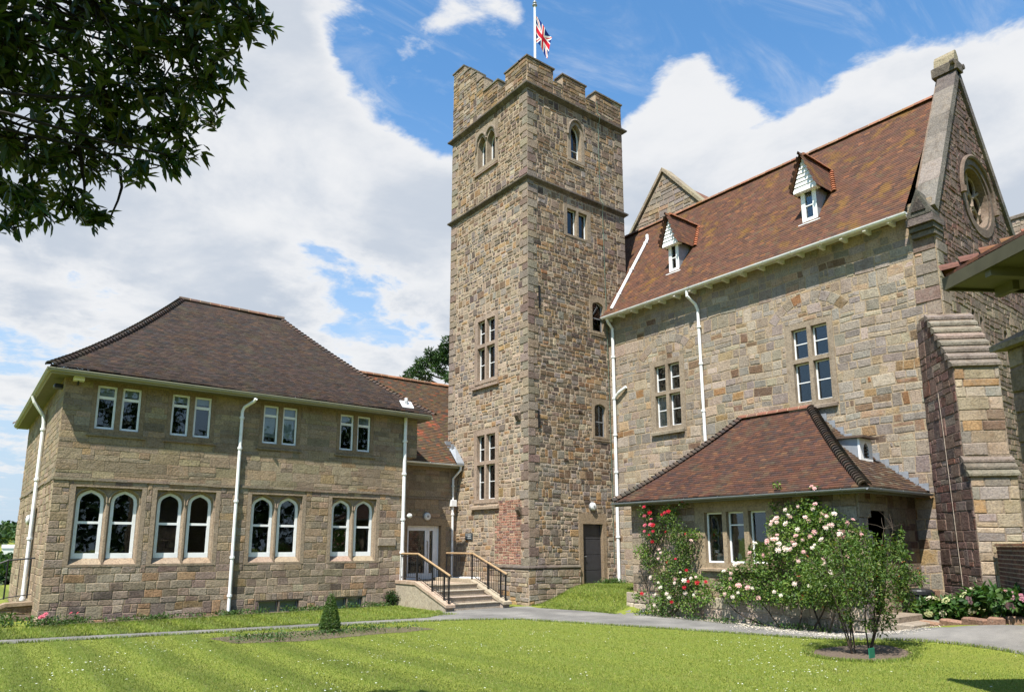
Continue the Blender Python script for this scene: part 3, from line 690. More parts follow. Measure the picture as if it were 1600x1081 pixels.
# plinth
pl = MB(); PX, PY = FX(TX-.07), FY(TY-.07)
pl.prism(PX, rect(-19.6, -TY-.03, -.6, PL-.10), -.1, 0, MORTAR); pl.prism(PY, rect(TX-.07, 16.42, -.6, PL-.10), -.1, 0, MORTAR); 
for Fp, a, b in ((PX, -19.5, -TY+.07), (PY, TX-.07, 16.42)):
    masonry(pl, Fp, a, b, -.3, PL-.10, PAL_TOWER_LOW, (.10, .2), (.2, .45), joint=.009)
pl.build('plinth', M['stone'], tower)
pl = MB(); pl.prism(PY, rect(17.70, 18.08, -.6, PL-.10), -.1, 0, MORTAR); masonry(pl, PY, 17.70, 18.05, -.3, PL-.10, PAL_TOWER, (.10, .2), (.2, .45), joint=.009); pl.build('plinth', M['stone'], tower)
def string_course(name, z, x0, x1, y0, y1, out, h, lower=.0, sides=('l', 'r', 'b'), x_end=None, split=None):
    sc = MB()
    prof = [(0, -h*.55), (out*.35, -h*.35), (out, 0.0), (out, h*.25), (0, h*.75)]
    def run(P0, P1, nrm, m0, m1):
        d = np.array(P1)-np.array(P0); L = np.linalg.norm(d); d = d/L; V = []
        cuts = [0]+[i*.62+random.uniform(-.1, .1) for i in range(1, int(L/.62))]+[L]
        for i in range(len(cuts)-1):
            a, b = cuts[i], cuts[i+1]; V = []
            for s, mm in ((a, m0 if i == 0 else 0), (b, m1 if i == len(cuts)-2 else 0)):
                sg = -1 if s == a else 1
                for (o, zz) in prof:
                    q = np.array(P0)+d*(s+sg*mm*o-(0 if mm else sg*.002))+np.array(nrm)*o; V.append((q[0], q[1], z+zz))
            sc.add(V, [(j, j+5, j+6, j+1) for j in range(4)]+[(4, 9, 5, 0), (0, 1, 2, 3, 4), (9, 8, 7, 6, 5)], jit((.125, .115, .10), .2))
    run((x0, y1), (x0, y0), (-1, 0), 1, 1)
    for (a, b, ma, mb_) in (split or [(x0, x1, 1, 1)]): run((a, y0), (b, y0), (0, -1), ma, mb_)
    if 'r' in sides: run((x1, y0), (x1, y1), (1, 0), 1, 1)
    return sc.build('string_course', M['darkstone'], tower)
string_course('s', S1, TX, TX1, TY, TY1, .16, .22); string_course('s', S2, TX, TX1, TY, TY1, .13, .20)
string_course('s', PL-.06, TX-.0, 16.42, TY-.0, 19.5, .11, .13, sides=(), split=[(TX, 16.42, 1, 0)])
# parapet: battlements, and a stair turret that steps up at the far left corner
par = MB(); ZP, ZC = 18.86, 18.40
right_prof = [(TX, S1+.1), (TX1, S1+.1), (TX1, ZP), (17.67, ZP), (17.67, ZC), (17.14, ZC), (17.14, ZP), (15.99, ZP), (15.99, ZC), (15.53, ZC), (15.53, ZP), (TX, ZP)]
left_prof = [(-TY1, S1+.1), (-TY, S1+.1), (-TY, ZP), (-18.74, ZP), (-18.74, ZC), (-19.20, ZC), (-19.20, ZP), (-20.10, ZP), (-20.10, 19.50), (-20.57, 19.50), (-20.57, 20.00), (-21.0, 20.00), (-21.0, 20.40), (-21.46, 20.40), (-21.46, 20.78), (-TY1, 20.78)]
par.prism(BY, right_prof, -.38, 0, MORTAR); par.prism(FX(TX), [(a, b) for a, b in left_prof[:1]]+[(-TY-.38, S1+.1), (-TY-.38, ZP)]+left_prof[3:], -.38, 0, MORTAR)
par.prism(FXp(TX1), [(TY+.38, S1+.1), (TY1-.38, S1+.1), (TY1-.38, ZP), (20.9, ZP), (20.9, ZC), (20.4, ZC), (20.4, ZP), (19.2, ZP), (19.2, ZC), (18.7, ZC), (18.7, ZP), (TY+.38, ZP)], -.38, 0, MORTAR)
par.prism(FYp(TY1), [(-TX1, S1+.1), (-TX-.38, S1+.1), (-TX-.38, 20.78), (-15.6, 20.78), (-15.6, ZP), (-TX1, ZP)], -.38, 0, MORTAR)
for (a, b, z) in ((TX, 15.53, ZP), (15.53, 15.99, ZC), (15.99, 17.14, ZP), (17.14, 17.67, ZC), (17.67, TX1, ZP)):
    masonry(par, BY, a, b, S1+.16, z-.02, PAL_TOWER_TOP, (.10, .2), (.18, .45), joint=.009)
for (a, b, z) in ((-18.74, -TY, ZP), (-19.20, -18.74, ZC), (-20.10, -19.20, ZP), (-20.57, -20.10, 19.50), (-21.0, -20.57, 20.0), (-21.46, -21.0, 20.4), (-TY1, -21.46, 20.78)):
    masonry(par, BX, a, b, S1+.16, z-.02, PAL_TOWER_TOP if a > -20.2 else PAL_TOWER, (.10, .2), (.18, .45), joint=.009)
par.build('parapet', M['stone'], tower)
cop = MB(); CC = (.17, .16, .135)
def cap(x0, x1, y0, y1, z, t=.10, o=.05, lean=None):
    c = jit(CC, .2); mx, my = (x0+x1)/2, (y0+y1)/2
    V = [(x0-o, y0-o, z), (x1+o, y0-o, z), (x1+o, y1+o, z), (x0-o, y1+o, z), (x0-o, y0-o, z+t*.55), (x1+o, y0-o, z+t*.55), (x1+o, y1+o, z+t*.55), (x0-o, y1+o, z+t*.55),
         (x0+.08, y0+.08, z+t*1.3), (x1-.08, y0+.08, z+t*1.3), (x1-.08, y1-.08, z+t*1.3), (x0+.08, y1-.08, z+t*1.3)]
    cop.add(V, [(3,2,1,0), (0,1,5,4), (1,2,6,5), (2,3,7,6), (3,0,4,7), (4,5,9,8), (5,6,10,9), (6,7,11,10), (7,4,8,11), (8,9,10,11)], c)
for (a, b, z) in ((TX, 15.53, ZP), (15.99, 17.14, ZP), (17.67, TX1, ZP)): cap(a, b, TY, TY+.38, z)
for (a, b, z) in ((15.58, 15.94, ZC), (17.19, 17.62, ZC)): cap(a, b, TY, TY+.38, z, .07, .02)
for (a, b, z) in ((TY+.42, 18.74, ZP), (19.2, 20.06, ZP), (20.14, 20.53, 19.5), (20.61, 20.96, 20.0), (21.04, 21.42, 20.4), (21.5, TY1, 20.78)): cap(TX, TX+.38, a, b, z)
cap(TX, TX+.38, 18.78, 19.16, ZC, .07, .02)
for (a, b) in ((TY+.45, 18.7), (19.2, 20.4), (20.9, TY1-.4)): cap(TX1-.38, TX1, a, b, ZP)
cap(TX+.45, 15.6, TY1-.38, TY1, 20.78); cap(15.7, TX1, TY1-.38, TY1, ZP)
cop.build('coping', M['darkstone'], tower)
rf = MB(); rf.box(FW, TX+.4, TX1-.4, TY+.4, TY1-.4, 17.6, 17.75, (.2, .2, .2)); rf.build('roof', M['lead'], tower)
# windows
window(tower, BX, belf, [(-20.42, -19.93, 15.78, 16.62, 17.02), (-19.84, -19.35, 15.78, 16.62, 17.02)], 'lancet', .04, bars=(), frames=True, wfr=-.2, sill=(-20.62, -19.16, 15.5, 15.62, .07), col=DRESS)
window(tower, BX, tw2, [(-20.34, -19.89, 8.86, 9.74, 9.74), (-19.79, -19.30, 8.86, 9.74, 9.74), (-20.34, -19.89, 7.55, 8.74, 8.74), (-19.79, -19.30, 7.55, 8.74, 8.74)], bars=(9.30, 8.12), fr=.03, wfr=-.11, barw=.011, sill=(-20.62, -19.05, 7.24, 7.42, .10), col=DRESS_PINK, blinds=[(2, 7.6)])
window(tower, BX, tw3, [(-20.32, -19.87, 4.66, 5.58, 5.58), (-19.77, -19.26, 4.66, 5.58, 5.58), (-20.32, -19.87, 3.36, 4.54, 4.54), (-19.77, -19.26, 3.36, 4.54, 4.54)], bars=(5.10, 3.96), fr=.03, wfr=-.11, barw=.011, sill=(-20.60, -19.02, 3.02, 3.22, .10), col=DRESS_PINK)
window(tower, BY, lan, [(16.34, 16.86, 15.66, 16.62, 17.08)], 'lancet', .04, bars=(16.1,), sill=(16.2, 17.0, 15.45, 15.55, .05))
window(tower, BY, r2, [(16.10, 16.55, 12.66, 13.64, 13.64), (16.65, 17.08, 12.66, 13.64, 13.64)], bars=(), fr=.03, wfr=-.10, col=(.28, .245, .19))
window(tower, BY, l2, [(17.25, 17.80, 9.32, 10.22, 10.42)], 'tudor', .03, bars=(9.82,), wfr=-.07, blinds=[(0, 9.36)], col=(.30, .255, .19), sill=(17.18, 17.9, 9.14, 9.22, .04), frmat='greymetal')
window(tower, BY, l3, [(17.25, 17.79, 5.52, 6.50, 6.68)], 'tudor', .03, bars=(6.05,), wfr=-.07, blinds=[(0, 5.56)], col=(.31, .265, .20), sill=(17.18, 17.9, 5.37, 5.45, .04), frmat='greymetal')
# hood moulds
def hood(F, pts, r=.045, col=(.25, .225, .19), parent=tower, name='hood_mould'):
    h = MB(); h.tube([F(u, v, .05) for u, v in pts], r, 6, col); return h.build(name, M['dressed'], parent)
hd = [(16.18+.42*(1-math.cos(a)), 16.55+.68*math.sin(a)) for a in np.linspace(0, math.pi, 13)]; hood(BY, hd)
hood(BX, [(-20.55, 16.5)]+[(-20.175+.33*math.cos(a), 16.68+.47*math.sin(a)) for a in np.linspace(math.pi*.95, .3, 8)]+[(-19.595+.33*math.cos(a), 16.68+.47*math.sin(a)) for a in np.linspace(math.pi-.35, .1, 8)]+[(-19.2, 16.5)])
# door in the right face
ds = MB(); ds.prism(BY, rect(*dr), -.30, .025, (.31, .255, .18), [rect(16.60, 17.53, .50, 2.52)]); d_s = ds.build('door_surround', M['dressed'], tower)
dd = MB()
for i in range(4): dd.box(BY, 16.602, 17.528, .502+i*.505, .502+(i+1)*.505-.012, -.16, -.10, (1, 1, 1), .008)
dd.box(BY, 16.602, 17.528, .50, 2.52, -.18, -.158); dor = dd.build('door', M['door'], tower)
hb = MB(); hb.tube([BY(16.68, 1.45, -.09), BY(16.68, 1.45, -.04), BY(16.79, 1.45, -.04)], .012, 6); hb.build('handle', M['greymetal'], dor)
th = MB(); th.box(FW, 16.30, 17.85, 17.05, 17.40, .40, .515, jit((.36, .32, .26)), .0); th.build('threshold', M['concrete'], tower)
# iron ties, stone brackets, conductor
for (z0, z1, x) in ((9.62, 10.40, 14.76), (5.55, 6.12, 14.70)):
    t_ = MB(); t_.box(BY, x-.025, x+.025, z0, z1, .02, .06); t_.build('wall_tie', M['iron'], tower)
for (y, z) in ((17.95, 5.98), (17.90, 2.94)):
    t_ = MB(); t_.prism(lambda u, v, w, y=y: (TX-u, y+w, v), [(0, z-.17), (.07, z-.17), (.16, z-.02), (.16, z+.07), (0, z+.07)], -.09, .09, (.17, .14, .11)); t_.build('bracket_stone', M['darkstone'], tower)
for (u, v) in ((15.46, 8.9), (16.58, 6.3), (15.9, 4.6), (16.4, 7.1)):
    t_ = MB(); t_.box(BY, u-.09, u+.09, v-.05, v+.05, -.02, .035, (.07, .055, .045), .01); t_.build('vent_block', M['darkstone'], tower)
cdn = MB(); cdn.tube([(17.69, TY-.05, 18.47), (17.72, TY-.04, 18.0), (17.72, TY-.19, 17.8), (17.74, TY-.045, 17.4), (17.74, TY-.045, 14.5), (17.78, TY-.17, 14.25), (17.86, TY-.045, 13.9), (17.95, TY-.045, 9.0), (18.0, TY-.045, 5), (18.01, TY-.045, 1.2)], .009, 6); cdn.build('lightning_conductor', M['copper'], tower)
floor_ = MB(); floor_.box(FW, TX+.5, TX1-.5, TY+.5, TY1-.5, .3, .45); floor_.box(FW, TX+.5, TX1-.5, TY+.5, TY1-.5, 6.0, 6.2); floor_.box(FW, TX+.5, TX1-.5, TY+.5, TY1-.5, 11, 11.2); floor_.box(FW, 16.6, 16.7, TY+2.0, TY1-.5, .45, 17.5); floor_.build('inner_floor', M['room'], tower)

# flagpole and flag on the tower
fx, fy = 16.55, 19.72
fp = thing('flagpole', 'slim white flagpole rising from the tower roof', 'flagpole', (fx, fy, 17.75))
p_ = MB(); p_.tube([(fx, fy, 17.75), (fx, fy, 23.52)], [.062, .045], 10); p_.build('pole', M['white'], fp)
p_ = MB(); p_.lathe((fx, fy, 23.52), [(.04, 0), (.10, .03), (.10, .07), (.05, .11), (.08, .16), (.06, .22), (.0, .25)], 12); p_.build('finial', M['greymetal'], fp)
def union_jack(u, v):
    """blue field, white and red saltire, white and red cross; u 0..2, v 0..1"""
    x, y = u-1, v-.5
    if abs(x) < .10 or abs(y) < .10: return (.50, .012, .03)
    if abs(x) < .167 or abs(y) < .167: return (.75, .75, .76)
    d = abs(abs(y)*2-abs(x))/math.sqrt(5)
    if d < .034: return (.50, .012, .03)
    if d < .10: return (.75, .75, .76)
    return (.008, .022, .16)
nu, nv = 72, 40; FV_, FC_, FF_ = [], [], []
for i in range(nu+1):
    for j in range(nv+1):
        a, b = i/nu, j/nv                                          # a along the fly, b down the hoist
        along = a*.70*(1-.25*b); fold = .11*math.sin(a*9+b*2.2)*a**.6
        px = fx+.05+(along*.92+fold*.25)*RGT[0]+fold*.9*FWD[0]; py = fy+(along*.92+fold*.25)*RGT[1]+fold*.9*FWD[1]
        pz = 23.12-1.15*b-a*1.0*(1-.12*b)+.05*math.sin(a*7+b*5)
        FV_.append((px, py, pz)); FC_.append(union_jack(a*2, b))
for i in range(nu):
    for j in range(nv):
        k = i*(nv+1)+j; FF_.append((k, k+1, k+nv+2, k+nv+1))
flag = tris_mesh('flag', np.array(FV_), np.array(FF_), np.array(FC_), M['cloth'], base=(fx, fy, 22), smooth=True)
tag(flag, 'red white and blue union flag hanging in folds from the white pole', 'flag')

# ================================================================== LEFT WING
def drain(parent, pts, r=.045, clips=(), shoe=True):
    d = MB(); d.tube(pts, r, 10)
    for c in clips:
        c = np.array(c, float); d.tube([c-np.array([0, 0, .03]), c+np.array([0, 0, .03])], r*1.45, 10)
    return d.build('drainpipe', M['pipe'], parent)
def gutter(parent, A, B, r=.065, mat='pipe', brackets=0, n=None):
    A, B = np.array(A, float), np.array(B, float); d = (B-A)/np.linalg.norm(B-A); s = np.cross(d, [0, 0, 1.0]); g = MB(); V = []; m = 8
    for q in (A, B):
        for rr in (r, r*.86):
            for j in range(m+1):
                t = math.pi+math.pi*j/m; V.append(tuple(q+s*math.cos(t)*rr+np.array([0, 0, 1.0])*math.sin(t)*rr))
    k = m+1; fs = []
    for j in range(m): fs += [(j+1, j, 2*k+j, 2*k+j+1), (k+j, k+j+1, 3*k+j+1, 3*k+j), (j, j+1, k+j+1, k+j), (2*k+j+1, 2*k+j, 3*k+j, 3*k+j+1)]
    fs += [(0, k, 3*k, 2*k), (k+m, m, 2*k+m, 3*k+m)]; g.add(V, fs)
    g.add(V[:m+1], [tuple(range(m, -1, -1))]); g.add(V[2*k:2*k+m+1], [tuple(range(m+1))])
    for i in range(brackets):
        q = A+(B-A)*(i+.5)/brackets; g.tube([q+s*r*1.08, q-np.array([0, 0, r*1.1]), q-s*r*1.08], .012, 5)
    return g.build('gutter', M[mat], parent)

WX, WY, WX1, WY1 = 1.85, 20.13, 11.75, 30.0
WE = 5.93                                                            # eaves
wing = thing('stone_wing', 'two storey squared stone wing with hipped brown tiled roof and paired arched windows', 'building', (WX, WY, 0))
FW_, FWL = FY(WY), FX(WX)
gw = [(2.21, 3.89, 1.30, 3.26), (4.02, 5.70, 1.30, 3.26), (6.43, 8.11, 1.30, 3.26), (8.80, 10.48, 1.30, 3.26)]
uw = [(2.46, 3.66, 4.55, 5.86), (4.20, 5.40, 4.55, 5.86), (6.62, 7.82, 4.55, 5.86), (8.96, 10.18, 4.55, 5.86)]
bw = [(6.90, 8.06, -.02, .32), (9.02, 10.02, -.02, .32)]
wh = gw+uw+bw
ZS = 3.40
wl = MB()
WXL = 11.40                                                          # the lower storey stops short of the upper one
wl.prism(FW_, [(WX, -2.6), (WXL, -2.6), (WXL, 4.60), (WX1, 4.60), (WX1, WE+.1), (WX, WE+.1)], -.4, 0, (.30, .25, .17), [rect(*h) for h in wh])
lw = [(-24.2, -23.7, 4.6, 5.7), (-25.3, -24.8, 1.0, 3.0), (-23.7, -23.1, .9, 2.9), (-28.0, -27.4, 1.2, 3.0)]
wl.prism(FWL, rect(-WY1, -WY-.4, -2.6, WE+.1), -.4, 0, (.30, .25, .17), [rect(*h) for h in lw])
wl.prism(FXp(WX1), rect(WY+.4, WY1, 4.60, WE+.1), -.4, 0, MORTAR); wl.prism(FXp(WXL), rect(WY+.4, WY1, -.5, 4.598), -.4, 0, MORTAR); wl.prism(FYp(WY1), rect(-WX1+.4, -WX-.4, -2.6, WE+.1), -.4, 0, MORTAR)
q1 = quoins(wl, FW_, WX-.015, 1, -.3, ZS, PAL_WING, .19, .22, .36, 0, .012); q2 = quoins(wl, FWL, -WY+.015, -1, -2.4, ZS, [(3, (.33, .275, .2)), (2, (.36, .31, .22))], .19, .22, .36, 1, .012)
lint = []
for h in bw:                                                          # flat arch of voussoirs over the cellar lights
    n = 9
    for i in range(n):
        a = h[0]-.1+(h[1]-h[0]+.2)*i/n; b = h[0]-.1+(h[1]-h[0]+.2)*(i+1)/n; lean = (i+.5-n/2)/n*.06
        stone_block(wl, FW_, [(a-lean*.2, .33), (b-lean*.2, .33), (b+lean, .52), (a+lean, .52)], jit(pick(PAL_WING)), .02, .005, .008)
    lint.append((h[0]-.1, h[1]+.1, .32, .53))
def wing_low(u, v): return pick([(3, (.275, .235, .195)), (3, (.315, .27, .21)), (2, (.235, .19, .165)), (1.0, (.335, .245, .15)), (.4, (.13, .115, .10)), (1.4, (.36, .325, .265))] if v < 1.45 else PAL_WING)
masonry(wl, FW_, WX, WXL, -.3, ZS, PAL_WING, (.13, .23), (.2, .5), wh+q1+lint, wavy=.009, joint=.005, depth=(.003, .014), stack=.25, colfn=wing_low)
masonry(wl, FW_, WX, WX1, ZS+.02, WE+.05, PAL_WING_UP, (.12, .19), (.3, .75), wh+[(WXL, 20, 0, 4.60)], wavy=.004, joint=.004, depth=(.003, .010), stack=.1, ch=.006)
masonry(wl, FWL, -WY1, -WY, -2.4, ZS, [(3, (.33, .275, .2)), (3, (.36, .31, .22)), (2, (.28, .22, .16))], (.12, .22), (.25, .6), lw+q2, joint=.006, depth=(.005, .016))
masonry(wl, FWL, -WY1, -WY, ZS+.02, WE+.05, PAL_WING_UP, (.12, .19), (.3, .75), lw, wavy=.004, joint=.004, depth=(.003, .010), stack=.1, ch=.006)
masonry(wl, FXp(WX1), WY, WY+1.44, 4.62, WE+.05, PAL_WING_UP, (.12, .2), (.3, .7), wavy=.004, joint=.004, depth=(.003, .01))
wl.build('wall', M['stone'], wing)
sc = MB()                                                            # rough projecting course between the storeys
for (F, a, b) in ((FW_, WX-.03, WXL), (FWL, -WY1, -WY-.002)):
    u = a
    while u < b-.05:
        w = min(random.uniform(.5, 1.1), b-u); z = ZS+.02*math.sin(u*2.1)*.6+random.uniform(-.006, .006); sc.box(F, u, u+w-.004, z-.035, z+.03, -.02, random.uniform(.028, .042), jit((.27, .24, .19), .2)); u += w
sc.build('string_course', M['dressed'], wing)
# windows of the front
for i, h in enumerate(gw):
    a = h[0]+.17; b = h[1]-.17; m = (a+b)/2; lts = [(a, m-.075, 1.50, 2.84, 3.16), (m+.075, b, 1.50, 2.84, 3.16)]
    splayed_window(wing, FW_, h, (a-.06, b+.06, 1.35, 3.215), lts, .075, -.17, 2.36, (.31, .265, .205), (1.355, 1.51))
for i, h in enumerate(uw):
    a = h[0]+.10; b = h[1]-.10; m = (a+b)/2; lts = [(a, m-.06, 4.66, 5.76, 5.76), (m+.06, b, 4.66, 5.76, 5.76)]
    bl = {0: [(0, 5.52), (1, 5.54)], 1: [(0, 5.56), (1, 5.56)], 2: [(0, 4.86), (1, 4.86)], 3: [(0, 5.54), (1, 5.5)]}[i]
    window(wing, FW_, h, lts, 'tudor', .055, wfr=-.05, wface=.008, back=-.2, bars=(5.46,), barw=.036, col=(.255, .205, .14), blinds=bl, sill=(h[0]-.06, h[1]+.06, 4.47, 4.55, .05))
for h in bw: 
    m = (h[0]+h[1])/2; window(wing, FW_, h, [(h[0]+.02, m-.02, 0.0, .30, .30), (m+.02, h[1]-.02, 0.0, .30, .30)], 'tudor', .03, wfr=-.10, wface=.0, col=(.17, .15, .12), frmat='greymetal', blinds=[(0, .02), (1, .02)])
    k = MB(); k.box(FW_, h[0]-.15, h[1]+.2, -.2, .0, .0, .16, jit((.30, .26, .20)), .02); k.build('kerb_stone', M['dressed'], wing)
for h in lw: window(wing, FWL, h, [(h[0]+.06, h[1]-.06, h[2]+.08, h[3]-.2, h[3]-.06)], 'tudor', .05, wfr=-.12, wface=.015, bars=((h[2]+h[3])/2,), col=(.34, .28, .2), frmat='white')
# roof: bell-cast hip, a lower ridge runs on behind the link to the tower
EX0, EX1, EY0, EY1 = 1.48, 12.12, 19.70, 30.4
RX0, RX1, RY, RZ = 5.37, 8.77, 25.05, 9.97
RUN = RY-EY0
def wprof(r, run=RUN):
    t = r/run; return WE+.06+(RZ-WE-.06)*(.62*t+.38*(t*t*(3-2*t))*1.0 if t < 0 else (.60*t+.40*(1-(1-t)**1.0)*t**.9))
def bell(t): return .74*t+.26*(t**1.6)
def zf_main(r): return WE+.08+(RZ-WE-.08)*bell(min(r/RUN, 1))
RL = RX0-EX0; RR = EX1-RX1
def zf_l(r): return WE+.08+(RZ-WE-.08)*bell(min(r/RL, 1))
def zf_r(r): return WE+.08+(RZ-WE-.08)*bell(min(r/RR, 1))
PAL_TW = [(5, (.068, .047, .039)), (4, (.080, .053, .041)), (3, (.058, .045, .040)), (1.2, (.095, .058, .038)), (.9, (.050, .044, .042))]
rt = MB(); S = EX1-EX0
tile_face(rt, (EX0, EY0), (1, 0), (0, 1), S, RUN, zf_main, [(1, -RL/RUN, 0), (-1, -RR/RUN, -S)], PAL_TW)
tile_face(rt, (EX0, EY1), (0, -1), (1, 0), EY1-EY0, RL, zf_l, [(1, -RUN/RL, 0), (-1, -RUN/RL, -(EY1-EY0))], PAL_TW)
tile_face(rt, (EX1, EY0), (0, 1), (-1, 0), EY1-EY0, RR, zf_r, [(1, -RUN/RR, 0), (-1, -RUN/RR, -(EY1-EY0))], PAL_TW)
for k in range(16):                                                  # back slope, plain
    r0, r1 = RUN*k/16, RUN*(k+1)/16; rt.add([(EX1-RR*r0/RUN, EY1-r0, zf_main(r0)), (EX0+RL*r0/RUN, EY1-r0, zf_main(r0)), (EX0+RL*r1/RUN, EY1-r1, zf_main(r1)), (EX1-RR*r1/RUN, EY1-r1, zf_main(r1))], [(0, 1, 2, 3)], (.10, .075, .06))
roof_ = rt.build('roof', M['tile_wing'], wing)
rc = MB(); PAL_RIDGE = [(3, (.16, .085, .055)), (2, (.20, .10, .06)), (2, (.12, .08, .06))]
ridge_caps(rc, (RX0-.1, RY, RZ+.05), (RX1+.1, RY, RZ+.05), PAL_RIDGE); rc.build('ridge_tiles', M['tile_wing'], roof_)
hc = MB(); hp = [(EX0+RL*t, EY0+RUN*t, WE+.09+(RZ-WE-.08)*bell(t)) for t in np.linspace(0, 1, 9)]; hip_caps(hc, hp, PAL_TW, .15, .12); hc.build('hip_tiles', M['tile_wing'], roof_); hc = MB()
hp = [(EX1-RR*t, EY0+RUN*t, WE+.07+(RZ-WE-.08)*bell(t)) for t in np.linspace(0, 1, 9)]; hip_caps(hc, hp, PAL_TW, .15, .10); hc.build('hip_tiles', M['tile_wing'], roof_); hc = MB()
hp = [(EX0+RL*t, EY1-RUN*t, WE+.09+(RZ-WE-.08)*bell(t)) for t in np.linspace(0, 1, 9)]; hip_caps(hc, hp, PAL_TW, .15, .12)
hc.build('hip_tiles', M['tile_wing'], roof_)
fb = MB()                                                            # fascia, box gutter and soffit
fb.box(FW, EX0+.03, EX1-.03, EY0+.02, EY0+.05, WE-.09, WE+.05); fb.box(FW, EX0+.02, EX0+.05, EY0+.05, EY1, WE-.085, WE+.04); fb.box(FW, EX1-.05, EX1-.02, EY0+.05, 22.6, WE-.085, WE+.04)
fb.build('fascia', M['fascia'], wing)
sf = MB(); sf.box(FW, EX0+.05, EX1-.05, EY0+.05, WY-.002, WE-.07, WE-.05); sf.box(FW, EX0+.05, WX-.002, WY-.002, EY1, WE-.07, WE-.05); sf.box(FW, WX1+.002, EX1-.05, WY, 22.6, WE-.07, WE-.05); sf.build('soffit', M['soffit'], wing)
def ogee(A, B, nrm, h=.085, d=.09):
    A, B = np.array(A, float), np.array(B, float); n = np.array(nrm, float); g = MB(); pr = [(0, 0), (d*.55, 0), (d*.8, h*.35), (d*.8, h*.6), (d, h*.75), (d, h), (d*.9, h), (d*.86, h*.75), (.01, h*.7), (0, h*.7)]; V = []
    for q in (A, B):
        for (o, z) in pr: V.append(tuple(q+n*o+np.array([0, 0, z])))
    k = len(pr); d_ = (B-A); fl = np.dot(np.cross(d_, [0, 0, 1.0]), n) > 0
    fs = [(j, (j+1) % k, k+(j+1) % k, k+j) for j in range(k)]+[tuple(range(k-1, -1, -1)), tuple(range(k, 2*k))]
    if not fl: fs = [f[::-1] for f in fs]
    g.add(V, fs); return g.build('gutter', M['fascia'], wing)
ogee((EX0-.07, EY0+.02, WE-.05), (EX1-.12, EY0+.02, WE-.05), (0, -1, 0)); ogee((EX0+.02, EY1, WE-.05), (EX0+.02, EY0+.021, WE-.05), (-1, 0, 0))
# pipes
drain(wing, [(6.32, EY0-.05, 5.80), (6.30, EY0+.02, 5.74), (6.14, WY-.10, 5.60), (6.10, WY-.075, 5.48), (6.10, WY-.075, .10)], .045, [(6.10, WY-.075, z) for z in (5.3, 4.45, 3.0, 1.5, .5)])
drain(wing, [(11.27, WY-.08, 6.42), (11.27, WY-.08, 1.35), (11.27, WY-.08, .75)], .055, [(11.27, WY-.08, z) for z in (5.1, 4.05, 2.62, 1.6)])
vt = MB(); vt.tube([(11.27, WY-.08, 6.05), (11.27, WY-.08, 6.52)], .055, 10); vt.prism(lambda u, v, w: (11.27+u, WY-.10-v*.5+w*0+.0, 6.30+w-v*.55), rect(-.20, .22, -.22, .20), -.012, .014); vt.build('vent_pipe', M['white'], wing)
drain(wing, [(EX0-.04, 23.6, WE-.02), (EX0+.02, 23.6, WE-.2), (WX-.10, 23.62, WE-.55), (WX-.075, 23.62, WE-.75), (WX-.075, 23.62, -.3)], .05, [(WX-.075, 23.62, z) for z in (5.0, 3.6, 2.0, .4)])
sb = MB(); sb.box(FW_, 10.45, 11.06, 1.80, 2.04, .0, .05, (.34, .31, .26), .012); sb.build('stone_tablet', M['dressed'], wing)
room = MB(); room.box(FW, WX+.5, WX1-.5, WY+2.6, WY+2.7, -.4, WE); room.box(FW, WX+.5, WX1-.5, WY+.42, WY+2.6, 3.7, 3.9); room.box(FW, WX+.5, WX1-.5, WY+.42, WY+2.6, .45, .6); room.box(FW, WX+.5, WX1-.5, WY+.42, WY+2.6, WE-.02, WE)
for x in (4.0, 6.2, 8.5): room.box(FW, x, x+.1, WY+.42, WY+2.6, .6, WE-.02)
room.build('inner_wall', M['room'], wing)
# ------------------------------------------------------------------ lights, signs and boxes fixed to walls
def wall_lamp(F, u, v, label, r=.14):
    c = F(u, v, 0); t = thing('wall_lamp', label, 'lamp', c, 'round white bulkhead lamps on the stone walls')
    m = MB(); m.tube([F(u, v, 0), F(u, v, .05), F(u, v, .07)], [r*1.08, r*1.08, r*.98], 20); m.build('lamp_base', M['greymetal'], t)
    m = MB(); m.tube([F(u, v, .06), F(u, v, .09), F(u, v, .115), F(u, v, .125)], [r*.95, r*.9, r*.65, r*.2], 20); m.build('lamp_shade', M['lamp'], t, smooth=False)
    m = MB(); m.tube([F(u, v, .118), F(u, v, .13)], [r*.3, r*.28], 12); m.build('emblem', M['greymetal'], t)
wall_lamp(BY, 17.05, 3.10, 'round white bulkhead lamp above the dark door at the tower foot')
wall_lamp(FY(21.57), 13.04, 2.80, 'round white bulkhead lamp above the white glazed door at the stair head')
wall_lamp(FWL, -25.03, 2.54, 'round bulkhead lamp on the far left end wall of the wing')
sl = thing('floodlight', 'small white box floodlight under the eaves at the left corner of the wing', 'floodlight', FW_(2.11, 5.78, 0))
m_ = MB(); m_.tube([FW_(2.11, 5.70, .0), FW_(2.11, 5.70, .12), FW_(2.11, 5.80, .14)], .02, 6); m_.build('bracket', M['iron'], sl)
m_ = MB(); m_.box(FW_, 2.00, 2.23, 5.77, 5.88, .02, .26, (1, 1, 1), .02); m_.build('housing', M['white'], sl)
sl = thing('floodlight', 'black floodlight on the end wall tucked under the eaves at the corner', 'floodlight', FWL(-20.5, 5.6, 0))
m_ = MB(); m_.box(FWL, -20.62, -20.36, 5.62, 5.72, .0, .20, (1, 1, 1), .02); m_.build('housing', M['iron'], sl)
sl = thing('security_light', 'small white globe light beside the drainpipe near the glazed door', 'light', FW_(11.48, 2.72, 0))
m_ = MB(); m_.tube([FW_(11.48, 2.72, 0), FW_(11.48, 2.72, .05)], [.05, .05], 10); m_.build('lamp_base', M['greymetal'], sl)
